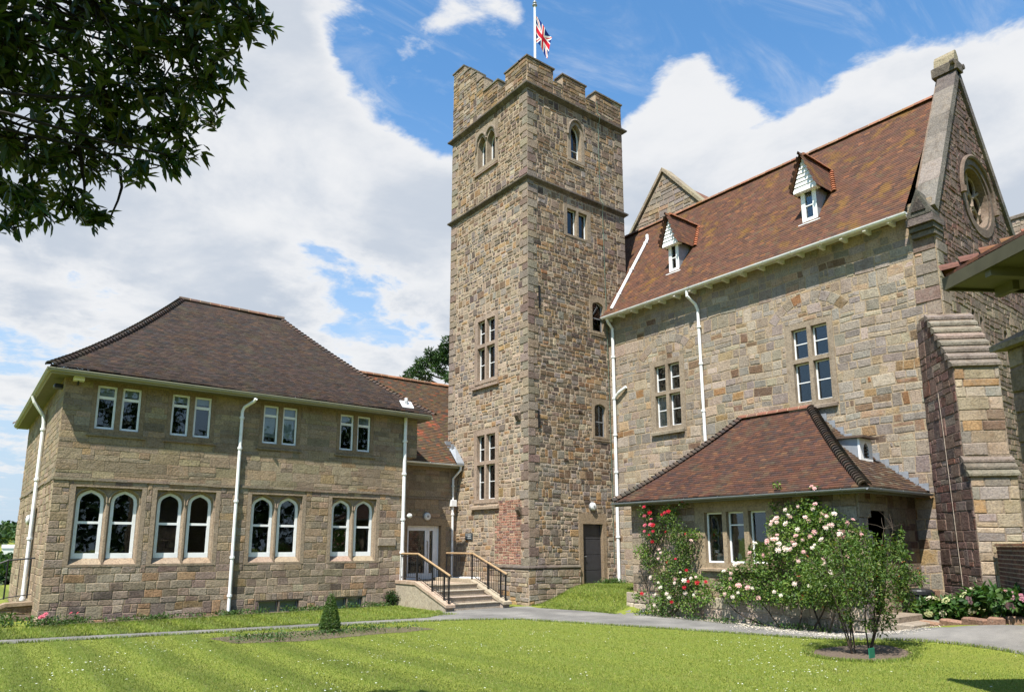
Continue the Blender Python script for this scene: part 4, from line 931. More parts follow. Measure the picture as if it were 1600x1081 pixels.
m_ = MB(); m_.lathe(FW_(11.48, 2.66, .12), [(.0, 0), (.06, .015), (.085, .06), (.085, .09), (.05, .14), (0, .15)], 14); m_.build('globe', M['lamp'], sl, smooth=True)
pq = thing('plaque', 'small dark slate plaque with pale lettering on the tower beside the stairs', 'plaque', BX(-20.74, 2.12, 0))
m_ = MB(); m_.box(BX, -20.96, -20.53, 2.00, 2.24, .02, .05, (1, 1, 1), .005); m_.build('slab', M['plaque'], pq)
m_ = MB()
for r_, (a, b) in enumerate(((-.17, .17), (-.13, .13), (-.16, .15))):
    u = a
    while u < b: 
        w = random.uniform(.014, .03); m_.box(BX, -20.745+u, -20.745+u+w, 2.17-r_*.055, 2.188-r_*.055, .05, .0515); u += w+.009
m_.build('lettering', M['lamp'], pq)

# ================================================================== LINK BLOCK
LY = 21.57; LX0, LX1 = 11.405, 14.30
lk = thing('link_block', 'narrow set back stone link with tiled roof and white glazed door between wing and tower', 'building', (LX0, LY, 0))
FL = FY(LY); lm = MB(); ld = (12.17, 13.84, .62, 2.74)
lm.prism(FL, rect(LX0+.002, LX1-.002, -.4, 4.62), -.4, 0, (.30, .25, .17), [rect(*ld)])
masonry(lm, FL, LX0, LX1, .6, 3.40, PAL_WING, (.13, .24), (.25, .6), [ld], wavy=.005, joint=.006, depth=(.005, .016)); masonry(lm, FL, LX0, LX1, 3.47, 4.6, PAL_WING_UP, (.13, .2), (.3, .7), [], wavy=.004, joint=.004, depth=(.003, .01))
lm.box(FL, LX0, LX1, 3.40, 3.46, -.02, .035, (.27, .24, .19)); lm.build('wall', M['stone'], lk)
m_ = MB(); m_.prism(FL, rect(*ld), -.3, .02, (.33, .27, .18), [rect(12.30, 13.64, .66, 2.50)]); m_.build('door_surround', M['dressed'], lk)
m_ = MB(); m_.prism(FL, rect(12.31, 13.63, .67, 2.49), -.20, -.13, (1, 1, 1), [rect(12.43, 13.08, .88, 2.32), rect(13.26, 13.40, .88, 2.32)]); m_.box(FL, 13.16, 13.18, .67, 2.49, -.135, -.12); m_.box(FL, 13.46, 13.48, .67, 2.49, -.135, -.12); dr_ = m_.build('door', M['white'], lk)
m_ = MB(); m_.box(FL, 12.42, 13.09, .87, 2.33, -.172, -.166); m_.box(FL, 13.25, 13.41, .87, 2.33, -.172, -.166); m_.build('pane', M['glass'], dr_)
m_ = MB(); m_.tube([FL(13.16, 1.35, -.13), FL(13.16, 1.35, -.06), FL(13.16, 1.95, -.06), FL(13.16, 1.95, -.13)], .016, 6); m_.build('handle', M['greymetal'], dr_)
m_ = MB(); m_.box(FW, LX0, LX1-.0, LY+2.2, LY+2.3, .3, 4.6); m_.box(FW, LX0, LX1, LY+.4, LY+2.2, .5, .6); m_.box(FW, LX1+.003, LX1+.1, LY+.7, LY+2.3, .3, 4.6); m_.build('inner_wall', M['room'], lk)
LZ0, LZ1, LYE, LYR = 4.66, 8.42, 21.22, 25.05
def zf_link(r): return LZ0+(LZ1-LZ0)*(r/(LYR-LYE))
PAL_TL = [(4, (.085, .057, .036)), (3, (.10, .06, .033)), (2, (.07, .05, .036)), (1.2, (.12, .06, .03)), (.7, (.17, .06, .03)), (1, (.095, .075, .036))]
def link_col(u, r): return pick([(2.2, (.26, .075, .038)), (3, (.16, .065, .035)), (3, (.09, .055, .037)), (1, (.14, .085, .035))] if (1.0 < r < 2.2 and math.sin(u*3+r*2.7) > -.4) else PAL_TL)
lt = MB(); tile_face(lt, (9.0, LYE), (1, 0), (0, 1), 17.0-9.0, LYR-LYE, zf_link, [(1, 0, 11.50-9.0), (-1, 0, -(14.30-9.0))] , PAL_TL, colfn=link_col)
# the upper part runs on behind the tower and into the wing hip
tile_face(lt, (9.0, LYE), (1, 0), (0, 1), 17.0-9.0, LYR-LYE, zf_link, [(0, 1, 1.55), (-1, 0, -(11.50-9.0)), (1, .0, .9)], PAL_TL)
tile_face(lt, (9.0, LYE), (1, 0), (0, 1), 19.0-9.0, LYR-LYE, zf_link, [(0, 1, 1.02), (1, 0, 14.30-9.0)], PAL_TL)
lt.add([(9.9, LYR, LZ1), (19, LYR, LZ1), (19, LYR+3.5, 5), (9.9, LYR+3.5, 5)], [(1, 0, 3, 2)], (.12, .09, .06)); lr = lt.build('roof', M['tile_wing'], lk)
m_ = MB(); ridge_caps(m_, (11.2, LYR, LZ1+.05), (17.5, LYR, LZ1+.05), [(2, (.28, .13, .07)), (2, (.20, .10, .06))]); m_.build('ridge_tiles', M['tile_wing'], lr)
gutter(lk, (LX0+.10, LYE-.03, LZ0-.02), (LX1-.03, LYE-.03, LZ0-.02), .055, 'pipe', 3)
m_ = MB(); m_.box(FW, LX0+.1, LX1-.03, LYE+.05, LYE+.08, LZ0-.14, LZ0); m_.box(FW, LX0+.002, LX1-.03, LYE+.08, LY-.002, LZ0-.12, LZ0-.10); m_.build('fascia', M['fascia'], lk)
m_ = MB()                                                             # lead flashing against the tower and the wing
for k in range(7): 
    r0 = .0+k*.13; m_.box(FW, LX1-.22, LX1+.02, LYE+r0, LYE+r0+.135, zf_link(r0)+.01, zf_link(r0)+.075+.08*(k == 6))
m_.add([(LX1-.34, LYE-.12, LZ0+.03), (LX1-.015, LYE-.12, LZ0+.03), (LX1-.015, LYE+.5, LZ0+.72), (LX1-.26, LYE+.5, LZ0+.60), (LX1-.015, LYE-.12, LZ0-.04), (LX1-.34, LYE-.12, LZ0-.04)], [(0, 1, 2, 3), (5, 4, 1, 0)]); m_.box(FW, LX1-.20, LX1-.12, LYE+.42, LYE+.5, LZ0+.5, LZ0+.78)
m_.build('flashing', M['lead'], lk)
drain(lk, [(LX1-.10, LYE-.03, LZ0-.05), (LX1-.10, LYE-.02, LZ0-.2), (LX1-.22, LY-.07, LZ0-.5), (LX1-.22, LY-.07, .72), (LX1-.10, LY-.16, .70), (LX1-.1, 20.0, .74)], .042, [(LX1-.22, LY-.07, z) for z in (3.9, 2.9, 1.6)])
m_ = MB(); m_.box(FW, LX1-.32, LX1-.12, LY-.17, LY-.02, 3.18, 3.40, (1, 1, 1), .01); m_.build('hopper', M['pipe'], lk)

# ------------------------------------------------------------------ steps and handrails
SX0, SX1, SB = 11.12, 13.12, 18.95
st = thing('entrance_steps', 'pale stone steps and landing with sloping flank walls leading up to the glazed door', 'steps', (12.1, 17.3, 0))
CS = (.42, .385, .32)
m_ = MB(); m_.box(FW, SX0+.25, LX1-.075, SB, LY-.002, -.3, .66, jit(CS, .05)); m_.build('landing', M['concrete'], st)
for i in range(4):
    m_ = MB(); y0 = 17.42+i*.385; z = .16*(i+1); m_.box(FW, SX0+.25, SX1-.25+.25, y0, SB-.001, z-.165, z, jit(CS, .07), .0); m_.box(FW, SX0+.25, SX1, y0-.03, y0+.3, z, z+.018, jit((.43, .40, .34), .05)); m_.build('step', M['concrete'], st)
for sx, ln in ((SX0, 20.128), (SX1, LY-.4)):
    F_ = lambda u, v, w, sx=sx: (sx+w, -u, v); m_ = MB()
    m_.prism(F_, [(-ln, -.3), (-17.28, -.3), (-17.28, .12), (-SB+.02, .66), (-ln, .66)], 0, .25, jit(CS, .04)); f_ = m_.build('flank_wall', M['concrete'], st)
    m_ = MB(); m_.prism(F_, [(-17.2, .10), (-17.2, .18), (-SB+.0, .76), (-ln, .76), (-ln, .665), (-SB+.02, .665), (-17.2, .105)][::1], -.03, .28, jit((.42, .37, .29), .05)); m_.build('coping', M['concrete'], f_)
def handrail(x, y0, y1, bend, zlo, zhi, label, far=None):
    t = thing('handrail', label, 'handrail', (x, bend, .7), 'black iron handrails with oak top rails on the entrance steps')
    def zb(y): return .76 if y > bend else .16+(y-17.2)*(.60/(bend-17.2))
    top = lambda y: zb(y)+.80
    m_ = MB(); m_.tube([(x, y1, top(y1)), (x, bend+.05, top(bend)), (x, y0, top(y0))], .032, 8); m_.build('rail', M['wood'], t)
    m_ = MB(); m_.tube([(x, y1, top(y1)-.07), (x, bend, top(bend)-.07), (x, y0, top(y0)-.07)], .014, 6); m_.tube([(x, y1, zb(y1)+.1), (x, bend, zb(bend)+.1), (x, y0+.02, zb(y0)+.1)], .012, 6); m_.build('bottom_bar', M['iron'], t)
    for y in (y1-.02, bend+.1, (bend+y0)/2+.1, y0+.32, y0+.08):
        m_ = MB(); m_.box(FW, x-.02, x+.02, y-.02, y+.02, zb(y)-.05, top(y)-.02); m_.build('post', M['iron'], t)
    y = y1-.13; 
    while y > y0+.1:
        m_ = MB(); m_.tube([(x, y, zb(y)+.1), (x, y, top(y)-.07)], .0075, 5, cap=False); m_.build('baluster', M['iron'], t); y -= .115
handrail(SX0+.12, 17.22, 20.05, SB, 0, 0, 'iron handrail with oak top along the left flank of the entrance steps')
handrail(SX1+.12, 17.22, 20.55, SB, 0, 0, 'iron handrail with oak top along the tower side of the entrance steps')
# side steps at the far left end of the wing
ss = thing('garden_steps', 'low stone flank wall and steps beside the left end of the wing', 'steps', (1.0, 22.5, -.5))
m_ = MB(); Fs = FY(21.6); 
m_.prism(Fs, [(-.6, -2.2), (1.845, -2.2), (1.845, .36), (1.3, .34), (.2, -.12), (-.6, -.30)], -.35, 0, (.25, .19, .14)); masonry(m_, Fs, -.6, 1.84, -1.6, .36, PAL_WING, (.12, .2), (.25, .5), planes=[(-.42, -1, -.86)], depth=(.01, .02)); m_.build('flank_wall', M['stone'], ss)
m_ = MB(); m_.prism(Fs, [(1.845, .365), (1.845, .45), (1.28, .43), (.16, -.04), (-.62, -.22), (-.62, -.295), (.2, -.115), (1.3, .345)], -.4, .05, (.36, .30, .22)); m_.build('coping', M['concrete'], ss)
for i in range(4):
    m_ = MB(); m_.box(FW, -.3+i*.5, 1.845, 21.96, 23.2, -1.2, -.3+i*.16, jit(CS)); m_.build('step', M['concrete'], ss)
sr = thing('iron_railing', 'black iron railing on the garden steps at the left end of the wing', 'railing', (1.0, 21.7, 0))
m_ = MB(); m_.tube([(1.80, 21.75, 1.50), (1.25, 21.75, 1.45), (.1, 21.75, .95), (-.6, 21.75, .75)], .022, 6); m_.tube([(1.80, 21.75, .62), (1.25, 21.75, .55), (.1, 21.75, .10), (-.6, 21.75, -.1)], .014, 6); m_.build('rail', M['iron'], sr)
for x in (1.72, 1.5, 1.25, 1.0, .75, .5, .25, 0, -.25, -.5):
    zt = 1.45+(x-1.25)*(.5/1.15) if x < 1.25 else 1.47; m_ = MB(); m_.tube([(x, 21.75, zt-.95), (x, 21.75, zt)], .02 if x in (1.72, 1.25, .0) else .009, 6); m_.build('post' if x in (1.72, 1.25, .0) else 'baluster', M['iron'], sr)

# ================================================================== MAIN HALL
HX, HX1, HY, HY1 = 18.08, 24.0, 6.50, 22.6
GX_, GZ = 20.76, 14.75                                                # crown of the gable wall
RXX, RXZ, EVX, EVZ = 20.90, 14.40, 17.70, 9.86
hall = thing('stone_hall', 'tall stone hall with steep red tiled roof, two white dormers and a round gable window', 'building', (HX, HY, 0))
FH, FG = FX(HX), FY(HY)
h1, h2 = (-15.62, -14.20, 5.42, 7.86), (-10.62, -9.22, 5.50, 7.90)
wm = MB(); wm.prism(FH, rect(-HY1, -HY, -.5, EVZ+.35), -.5, 0, (.38, .32, .225), [rect(*h1), rect(*h2)])
HG = [(HX+.002, -.5), (HX1, -.5), (HX1, 10.2), (GX_, GZ), (HX+.002, EVZ+.05)]
rcx, rcz, rr_ = 21.20, 11.16, .94
circ = lambda r, n=32, sx=1.0: [(rcx+r*sx*math.cos(2*math.pi*i/n), rcz+r*math.sin(2*math.pi*i/n)) for i in range(n)]
sl_ = [(19.72, 20.02, 6.75, 7.75), (20.22, 20.52, 6.65, 7.65), (21.85, 22.2, 6.55, 7.6), (22.45, 22.8, 6.45, 7.5)]
wm.prism(FG, [(HX+.5, -.5)]+HG[1:4]+[(HX+.5, EVZ+.05+.5*1.83)], -.5, 0, (.20, .165, .135), [circ(rr_)]+[rect(*s) for s in sl_])
wm.prism(FXp(HX1), rect(HY+.5, HY1-.5, -.5, 9.9), -.4, 0, MORTAR); wm.prism(FYp(HY1), [(-HX1, -.5), (-HX-.5, -.5), (-HX-.5, 9.9), (-RXX, RXZ-.1), (-HX1, 9.9)], -.4, 0, MORTAR)
def relief(h):                                                        # rough relieving arch over a window
    c = (h[0]+h[1])/2; rects = []; n = 9; 
    for i in range(n):
        a0, a1 = math.pi*(.80-.60*i/n), math.pi*(.80-.60*(i+1)/n); R0, R1 = 1.18, 1.46; z = h[3]-.62
        poly = [(c+R0*math.cos(a0), z+R0*math.sin(a0)), (c+R0*math.cos(a1), z+R0*math.sin(a1)), (c+R1*math.cos(a1), z+R1*math.sin(a1)), (c+R1*math.cos(a0), z+R1*math.sin(a0))]
        stone_block(wm, FH, poly, jit(pick(PAL_HALL)), .010, .006, .008)
        rects.append((min(p[0] for p in poly), max(p[0] for p in poly), min(p[1] for p in poly)+.08, max(p[1] for p in poly)-.03))
    return rects
rel = relief(h1)+relief(h2)
qh = quoins(wm, FH, -HY-.02, -1, -.2, EVZ-.3, PAL_QUOIN, .32, .35, .55, 0); qg = quoins(wm, FG, HX-.02, 1, 7.2, EVZ-.3, PAL_QUOIN, .32, .35, .55, 1)
def hall_col(u, v):
    if v < 6.6 and random.random() < .04: return random.choice([(.29, .175, .09), (.32, .22, .12), (.19, .14, .10)])
    if u > -9 and v < 7 and random.random() < .22: return random.choice([BROWN, OCHRE, (.24, .17, .11), (.22, .185, .15)])
    return pick(PAL_HALL)
masonry(wm, FH, -HY1, -HY, -.2, EVZ+.3, PAL_HALL, (.13, .28), (.2, .54), [h1, h2]+rel+qh, wavy=.02, joint=.012, colfn=hall_col, depth=(.002, .014), stack=.5)
gp = [(1.83, -1, 1.83*HX-EVZ), (-1.41, -1, -1.41*HX1-10.2)]
masonry(wm, FG, HX, HX1, 3, GZ, PAL_GABLE, (.09, .19), (.14, .42), [(rcx-1.12, rcx+1.12, rcz-1.12, rcz+1.12)]+list(sl_)+qg, planes=gp, wavy=.016, joint=.007, depth=(.006, .03), colfn=lambda u, v: pick(PAL_GABLE if v > 8.3 else [(3, (.21, .175, .14)), (2, (.26, .22, .17)), (2, (.16, .13, .11))]))
# stones that fill the corners round the round window
rs_ = 1.12
for k in range(44):
    a = 2*math.pi*k/44
    for (r0, r1) in ((rr_+.19, 1.36), (1.36, 1.60)):
        p = [(rcx+r*math.cos(b), rcz+r*math.sin(b)) for r, b in ((r0, a), (r1, a), (r1, a+.135), (r0, a+.135))]
        p = [(min(max(q[0], rcx-rs_), rcx+rs_), min(max(q[1], rcz-rs_), rcz+rs_)) for q in p]
        if abs((p[0][0]-p[2][0])*(p[1][1]-p[3][1])-(p[0][1]-p[2][1])*(p[1][0]-p[3][0])) > .006: stone_block(wm, FG, p, jit(pick(PAL_GABLE)), random.uniform(.01, .022), .005, .008)
wm.build('wall', M['hall_stone'], hall)
# round window: moulded ring, hood, tracery of six petals round an eye
rw = MB(); rw.prism(FG, circ(rr_+.20), -.02, .045, (.16, .13, .11), [circ(rr_-.02)]); rw.prism(FG, circ(rr_), -.34, -.002, (.20, .165, .135), [circ(rr_-.10)])
roz = rw.build('round_window', M['dressed'], hall)
hm = MB(); hm.tube([FG(rcx+(rr_+.20)*math.cos(a), rcz+(rr_+.20)*math.sin(a), .07) for a in np.linspace(-.12, math.pi+.12, 26)], .055, 6, (.19, .155, .13)); hm.tube([FG(rcx-rr_-.21, rcz-.22, .09), FG(rcx-rr_-.21, rcz-.06, .09)], .075, 6, (.18, .145, .12)); hm.tube([FG(rcx+rr_+.21, rcz-.22, .09), FG(rcx+rr_+.21, rcz-.06, .09)], .075, 6, (.18, .145, .12)); hm.build('hood_mould', M['dressed'], roz)
tr_ = MB()
tr_.tube([FG(rcx+.19*math.cos(a), rcz+.19*math.sin(a), -.20) for a in np.linspace(0, 2*math.pi, 17)], .05, 6, (.30, .25, .2), cap=False)
for k in range(6):
    a = math.pi/6+k*math.pi/3; tr_.tube([FG(rcx+r*math.cos(a), rcz+r*math.sin(a), -.20) for r in (.22, .5, .88)], [.055, .045, .06], 6, (.30, .25, .2))
    a = k*math.pi/3; cx_, cz_ = rcx+.55*math.cos(a), rcz+.55*math.sin(a)
    tr_.tube([FG(cx_+.27*math.cos(b), cz_+.27*math.sin(b), -.21) for b in np.linspace(0, 2*math.pi, 15)], .038, 6, (.28, .235, .19), cap=False)
tr_.build('tracery', M['dressed'], roz)
g_ = MB(); g_.prism(FG, circ(rr_-.1), -.30, -.29); g_.build('pane', M['glass'], roz)
for s in sl_: window(hall, FG, s, [(s[0]+.05, s[1]-.05, s[2]+.06, s[3]-.16, s[3]-.04)], 'lancet', .02, wfr=-.2, wface=.02, col=(.22, .19, .16), frmat='greymetal')
m_ = MB(); m_.tube([FG(21.18, 13.25, .03), FG(21.18, 13.50, .05)], .05, 6, (.12, .10, .09)); m_.tube([FG(21.10, 13.52, .03), FG(21.26, 13.52, .06)], .045, 6, (.16, .13, .11)); m_.build('vent_stone', M['darkstone'], hall)
# gable coping: lit slab on the near slope, laid in long stones, with kneelers and a finial
cpm = MB(); CA, CB = np.array([18.02, 9.84]), np.array([GX_, 14.92]); dv = (CB-CA)/np.linalg.norm(CB-CA); nv_ = np.array([-dv[1], dv[0]])
def coping_run(A, B, nrm, n):
    L = np.linalg.norm(B-A); d = (B-A)/L; s = .0; cuts = [0]
    for i in range(n): cuts.append((i+1)*L/n+(random.uniform(-.12, .12) if i < n-1 else 0))
    for i in range(n):
        a, b = A+d*(cuts[i]+.003), A+d*(cuts[i+1]-.003); c = jit((.205, .195, .18) if random.random() < .6 else (.15, .145, .135), .2)
        q = [a-nrm*.16, b-nrm*.16, b+nrm*.05, a+nrm*.05]
        V = [(p[0], y, p[1]) for y in (HY-.09, HY+.40) for p in q]
        fs = [(0, 1, 2, 3), (7, 6, 5, 4), (3, 2, 6, 7), (1, 0, 4, 5), (0, 3, 7, 4), (2, 1, 5, 6)]
        if (d[0]*nrm[1]-d[1]*nrm[0]) < 0: fs = [f[::-1] for f in fs]
        cpm.add(V, fs, c)
coping_run(CA+dv*.12, CB, nv_, 6)
DA, DB = np.array([24.1, 10.15]), np.array([GX_, 14.92]); d2 = (DB-DA)/np.linalg.norm(DB-DA); coping_run(DA, DB-d2*.02, np.array([d2[1], -d2[0]]), 7)
cpm.build('gable_coping', M['darkstone'], hall)
kn = MB(); kc = (.125, .115, .105)
kn.box(FW, HX-.29, HX+.35, HY-.10, HY+.52, 9.50, 9.70, jit(kc), .02); kn.box(FW, HX-.21, HX+.35, HY-.07, HY+.5, 9.36, 9.498, jit(kc), .02); kn.box(FW, HX-.14, HX+.35, HY-.05, HY+.48, 9.22, 9.358, jit(kc), .02)
kn.prism(lambda u, v, w: (HX-.30-w, HY+.20-u, v), [(-.27, 9.70), (.27, 9.70), (.27, 9.78), (.0, 10.40), (-.27, 9.78)], -.50, 0, jit((.12, .115, .105))); kn.prism(lambda u, v, w: (HX-.30-w, HY+.20-u, v), [(-.17, 9.82), (.17, 9.82), (0, 10.22)], -.0, .03, (.06, .055, .052))
kn.build('kneeler', M['darkstone'], hall)
fn = MB(); fn.box(FW, GX_-.20, GX_+.22, HY-.14, HY+.52, 14.80, 15.10, jit(kc), .04); fn.prism(lambda u, v, w: (GX_+u, HY+.2-w, v), [(-.16, 15.10), (.18, 15.10), (.14, 15.32), (.05, 15.46), (-.03, 15.46), (-.12, 15.32)], -.25, .28, (.30, .28, .2)); fn.tube([(GX_-.26, HY-.10, 15.0), (GX_-.26, HY+.0, 15.0)], .07, 8, kc); fn.tube([(GX_+.28, HY-.16, 15.02), (GX_+.28, HY+.0, 15.02)], .08, 8, kc); fn.build('finial', M['darkstone'], hall)
# roof
def zf_hall(r): return EVZ+(RXZ-EVZ)*(r/(RXX-EVX))
PAL_H = [(6, (.110, .051, .031)), (5, (.092, .045, .030)), (3, (.128, .057, .032)), (1.1, (.072, .038, .028)), (.6, (.175, .075, .035)), (.8, (.10, .062, .036))]
ht = MB(); YR0, YR1 = HY+.50, 22.9
tile_face(ht, (EVX, YR1), (0, -1), (1, 0), YR1-YR0, RXX-EVX, zf_hall, [(-1, 0, -(YR1-YR0))], PAL_H, .165, .098)
ht.add([(RXX, YR0, RXZ), (24.5, YR0, 9.7), (24.5, YR1, 9.7), (RXX, YR1, RXZ)], [(0, 1, 2, 3)], (.17, .08, .05)); hr_ = ht.build('roof', M['tile'], hall)
m_ = MB(); ridge_caps(m_, (RXX, YR0, RXZ+.03), (RXX, YR1, RXZ+.03), [(3, (.26, .12, .075)), (2, (.21, .105, .07)), (1, (.30, .16, .10))], .32, .13); m_.build('ridge_tiles', M['tile'], hr_)
gutter(hall, (EVX-.06, 17.40, EVZ-.03), (EVX-.06, HY+.42, EVZ-.03), .075, 'pipe', 12)
m_ = MB()
y = HY+.9
while y < 17.4: m_.box(FW, EVX+.05, HX-.002, y-.04, y+.04, EVZ-.12, EVZ+.0); y += .62
m_.box(FW, EVX+.03, HX-.002, HY+.55, 17.44, EVZ+.002, EVZ+.02); m_.build('rafter_ends', M['white'], hall)
drain(hall, [(EVX-.06, 13.62, EVZ-.05), (EVX-.05, 13.62, EVZ-.28), (HX-.16, 13.52, EVZ-.52), (HX-.085, 13.49, EVZ-.70), (HX-.085, 13.45, 4.95)], .048, [(HX-.085, 13.47, z) for z in (8.6, 7.4, 5.9)])
drain(hall, [(EVX+.02, 17.22, EVZ-.05), (EVX+.06, 17.22, EVZ-.2), (HX-.09, 17.22, EVZ-.42), (HX-.09, 17.22, .55)], .055, [(HX-.09, 17.22, z) for z in (8.4, 6.9, 5.6, 4.3, 2.1)])
m_ = MB(); m_.tube([(HX-.09, 17.2, 6.9), (HX-.12, 16.95, 7.08), (HX-.07, 16.66, 7.22)], .052, 8); m_.build('branch_pipe', M['pipe'], hall)
nrm_ = np.array([-(RXZ-EVZ), 0, RXX-EVX]); nrm_ /= np.linalg.norm(nrm_); pa = np.array([17.88, 17.12, EVZ+.26])+nrm_*.03; pb_ = np.array([20.2, 17.3, 13.43])+nrm_*.07
drain(hall, [pa, pa+(pb_-pa)*.5, pb_, pb_+np.array([.05, .05, .22])], .06, [pa+(pb_-pa)*t for t in (.2, .55, .95)])
window(hall, FH, h1, [(-15.42, -14.96, 6.80, 7.68, 7.68), (-14.84, -14.38, 6.80, 7.68, 7.68), (-15.42, -14.96, 5.62, 6.68, 6.68), (-14.84, -14.38, 5.62, 6.68, 6.68)], bars=(7.24, 6.18), fr=.04, barw=.012, sill=(-15.60, -14.26, 5.36, 5.56, .10), wfr=-.11, wface=.018, col=(.30, .265, .21), blinds=[(2, 5.7)])
window(hall, FH, h2, [(-10.42, -9.96, 6.88, 7.74, 7.74), (-9.84, -9.38, 6.88, 7.74, 7.74), (-10.42, -9.96, 5.66, 6.76, 6.76), (-9.84, -9.38, 5.66, 6.76, 6.76)], bars=(7.32, 6.22), fr=.04, barw=.012, sill=(-10.60, -9.24, 5.42, 5.60, .10), wfr=-.11, wface=.018, col=(.30, .265, .21))
# dormers: narrow white casement, boarded gablet, steep tiled roof
def dormer(yc, xf, z0, zt, hw, label):
    d = thing_part('dormer', label); F = FX(xf); u = -yc; zg = zt
    m = MB(); m.box(F, u-hw, u+hw, z0, zg, -.10, 0.0)
    m = MB(); m.prism(F, rect(u-hw, u+hw, z0, zg), -.09, 0, (1, 1, 1), [rect(u-hw+.12, u+hw-.12, z0+.16, zg-.06)]); m.box(F, u-hw+.118, u+hw-.118, (z0+zg)/2+.02, (z0+zg)/2+.05, -.07, -.02); m.box(F, u-hw-.10, u+hw+.10, z0-.05, z0-.0, -.05, .07); m.build('window', M['white'], d)
    m = MB(); m.box(F, u-hw+.11, u+hw-.11, z0+.15, zg-.05, -.06, -.054); m.build('pane', M['glass'], d)
    m = MB(); m.box(F, u-hw+.05, u+hw-.05, z0, zg, -.7, -.45); m.build('inner_wall', M['room'], d)
    xr = lambda z: EVX+(z-EVZ)*(RXX-EVX)/(RXZ-EVZ)
    for s in (-1, 1):
        m = MB(); uu = u+s*(hw-.02); P = [F(uu, z0-.05, -.02), F(uu, zg+.02, -.02), F(uu, zg+.02, -(xr(zg)-xf)-.15)]
        m.add(P+[(p[0], p[1]-s*.03, p[2]) for p in P], [(0, 1, 2) if s < 0 else (2, 1, 0), (3, 4, 5) if s > 0 else (5, 4, 3)]); m.build('cheek', M['lead'], d)
    gh, go, zp = hw+.15, .08, 1.0                                    # half width and height of the gablet
    m = MB(); n = 8
    for i in range(n):
        a = zg+zp*i/n; b = zg+zp*(i+1)/n-.012; wa, wb = gh*.95*(1-i/n), gh*.95*(1-(i+1)/n)
        m.add([F(u-wa, a, go+.085), F(u+wa, a, go+.085), F(u+wb, b+.01, go+.06), F(u-wb, b+.01, go+.06), F(u-wa, a, go-.06), F(u+wa, a, go-.06)], [(0, 1, 2, 3), (4, 5, 1, 0)])
    m.box(F, u-gh*.92, u+gh*.92, zg-.06, zg+.0, -.05, go+.09); m.build('gable_boards', M['white'], d)
    m = MB(); zr = zg+zp+.07; back = xr(zr)-xf+.08
    for s in (-1, 1):
        e = np.array(F(u+s*(gh+.02), zg-.05, go+.03)); L = back+go+.03; run = gh+.02
        # tile courses run up from the dormer eave to its ridge
        sd = (1, 0) if s > 0 else (-1, 0); o = (e[0], e[1]) if s > 0 else (e[0]+L, e[1]); rd = (0, 1) if s > 0 else (0, -1)
        rise = zr-(zg-.05); k0 = (xr(zg-.05)-e[0]); k1 = (xr(zr)-e[0])+.05; sl2 = (k1-k0)/run
        cl = [(-1, sl2, -k0-.06)] if s > 0 else [(1, sl2, L-k0-.06)]
        tile_face(m, o, sd, rd, L, run, lambda r, zg=zg, rise=rise, run=run: zg-.05+rise*r/run, cl, PAL_H, .165, .10, lift=.018)
    ro = m.build('dormer_roof', M['tile'], d)
    m = MB(); ridge_caps(m, (xf-go-.07, yc, zr+.02), (xf+back-.1, yc, zr+.02), [(2, (.30, .12, .06)), (1, (.24, .10, .06))], .28, .10)
    for s in (-1, 1): hip_caps(m, [(xr(zg-.05)-.02, yc+s*(gh+.08), zg-.02), (xr(zr)-.05, yc+s*.05, zr-.02)], [(1, (.32, .12, .06))], .14, .07)
    m.build('ridge_tiles', M['tile'], d)
    return d
def thing_part(name, label):
    o = bpy.data.objects.new(name, None); COL.objects.link(o); o.parent = hall; BASE[o.name] = BASE[hall.name]; o.empty_display_size = .2; return o
dormer(14.74, 18.48, 10.92, 11.93, .21, ''); dormer(9.80, 18.45, 10.88, 11.88, .23, '')
# diagonal buttress at the corner: stepped weathering on top, a second set-off lower down
s2_ = 1/math.sqrt(2); FBt = lambda u, v, w: (HX-s2_*w+s2_*u, HY-s2_*w-s2_*u, v)      # u along the face, w out of the corner
bt = MB(); HWB = .46
prof = [(-.3, -.4), (1.28, -.4), (1.28, 3.28), (1.10, 3.66), (1.10, 5.70), (.15, 7.16), (-.3, 7.16)]
Fside = lambda u, v, w: FBt(w, v, u)
bt.prism(lambda u, v, w: FBt(-w, v, u), prof, -HWB, HWB, (.25, .21, .165))
masonry(bt, lambda u, v, w: FBt(u, v, 1.28+w), -HWB, HWB, .2, 3.22, [(3, PALE), (3, (.33, .28, .2)), (1, OCHRE), (2, GREY)], (.17, .30), (.3, .75), wavy=.006, joint=.007, depth=(.006, .02), stack=.1)
masonry(bt, lambda u, v, w: FBt(u, v, 1.10+w), -HWB, HWB, 3.70, 5.62, [(3, PALE), (3, (.33, .28, .2)), (2, OCHRE), (2, GREY), (1, (.24, .17, .13))], (.17, .30), (.3, .75), wavy=.006, joint=.007, depth=(.006, .02), stack=.1)
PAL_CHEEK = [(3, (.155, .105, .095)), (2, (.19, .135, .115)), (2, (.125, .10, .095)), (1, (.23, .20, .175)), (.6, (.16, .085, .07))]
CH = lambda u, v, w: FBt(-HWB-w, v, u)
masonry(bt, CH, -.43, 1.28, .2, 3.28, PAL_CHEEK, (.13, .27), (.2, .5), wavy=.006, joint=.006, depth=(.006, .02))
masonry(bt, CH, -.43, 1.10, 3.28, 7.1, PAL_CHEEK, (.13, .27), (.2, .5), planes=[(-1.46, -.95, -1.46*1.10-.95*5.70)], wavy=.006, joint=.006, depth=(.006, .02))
bt.build('buttress', M['stone'], hall)
wt = MB(); n = 8
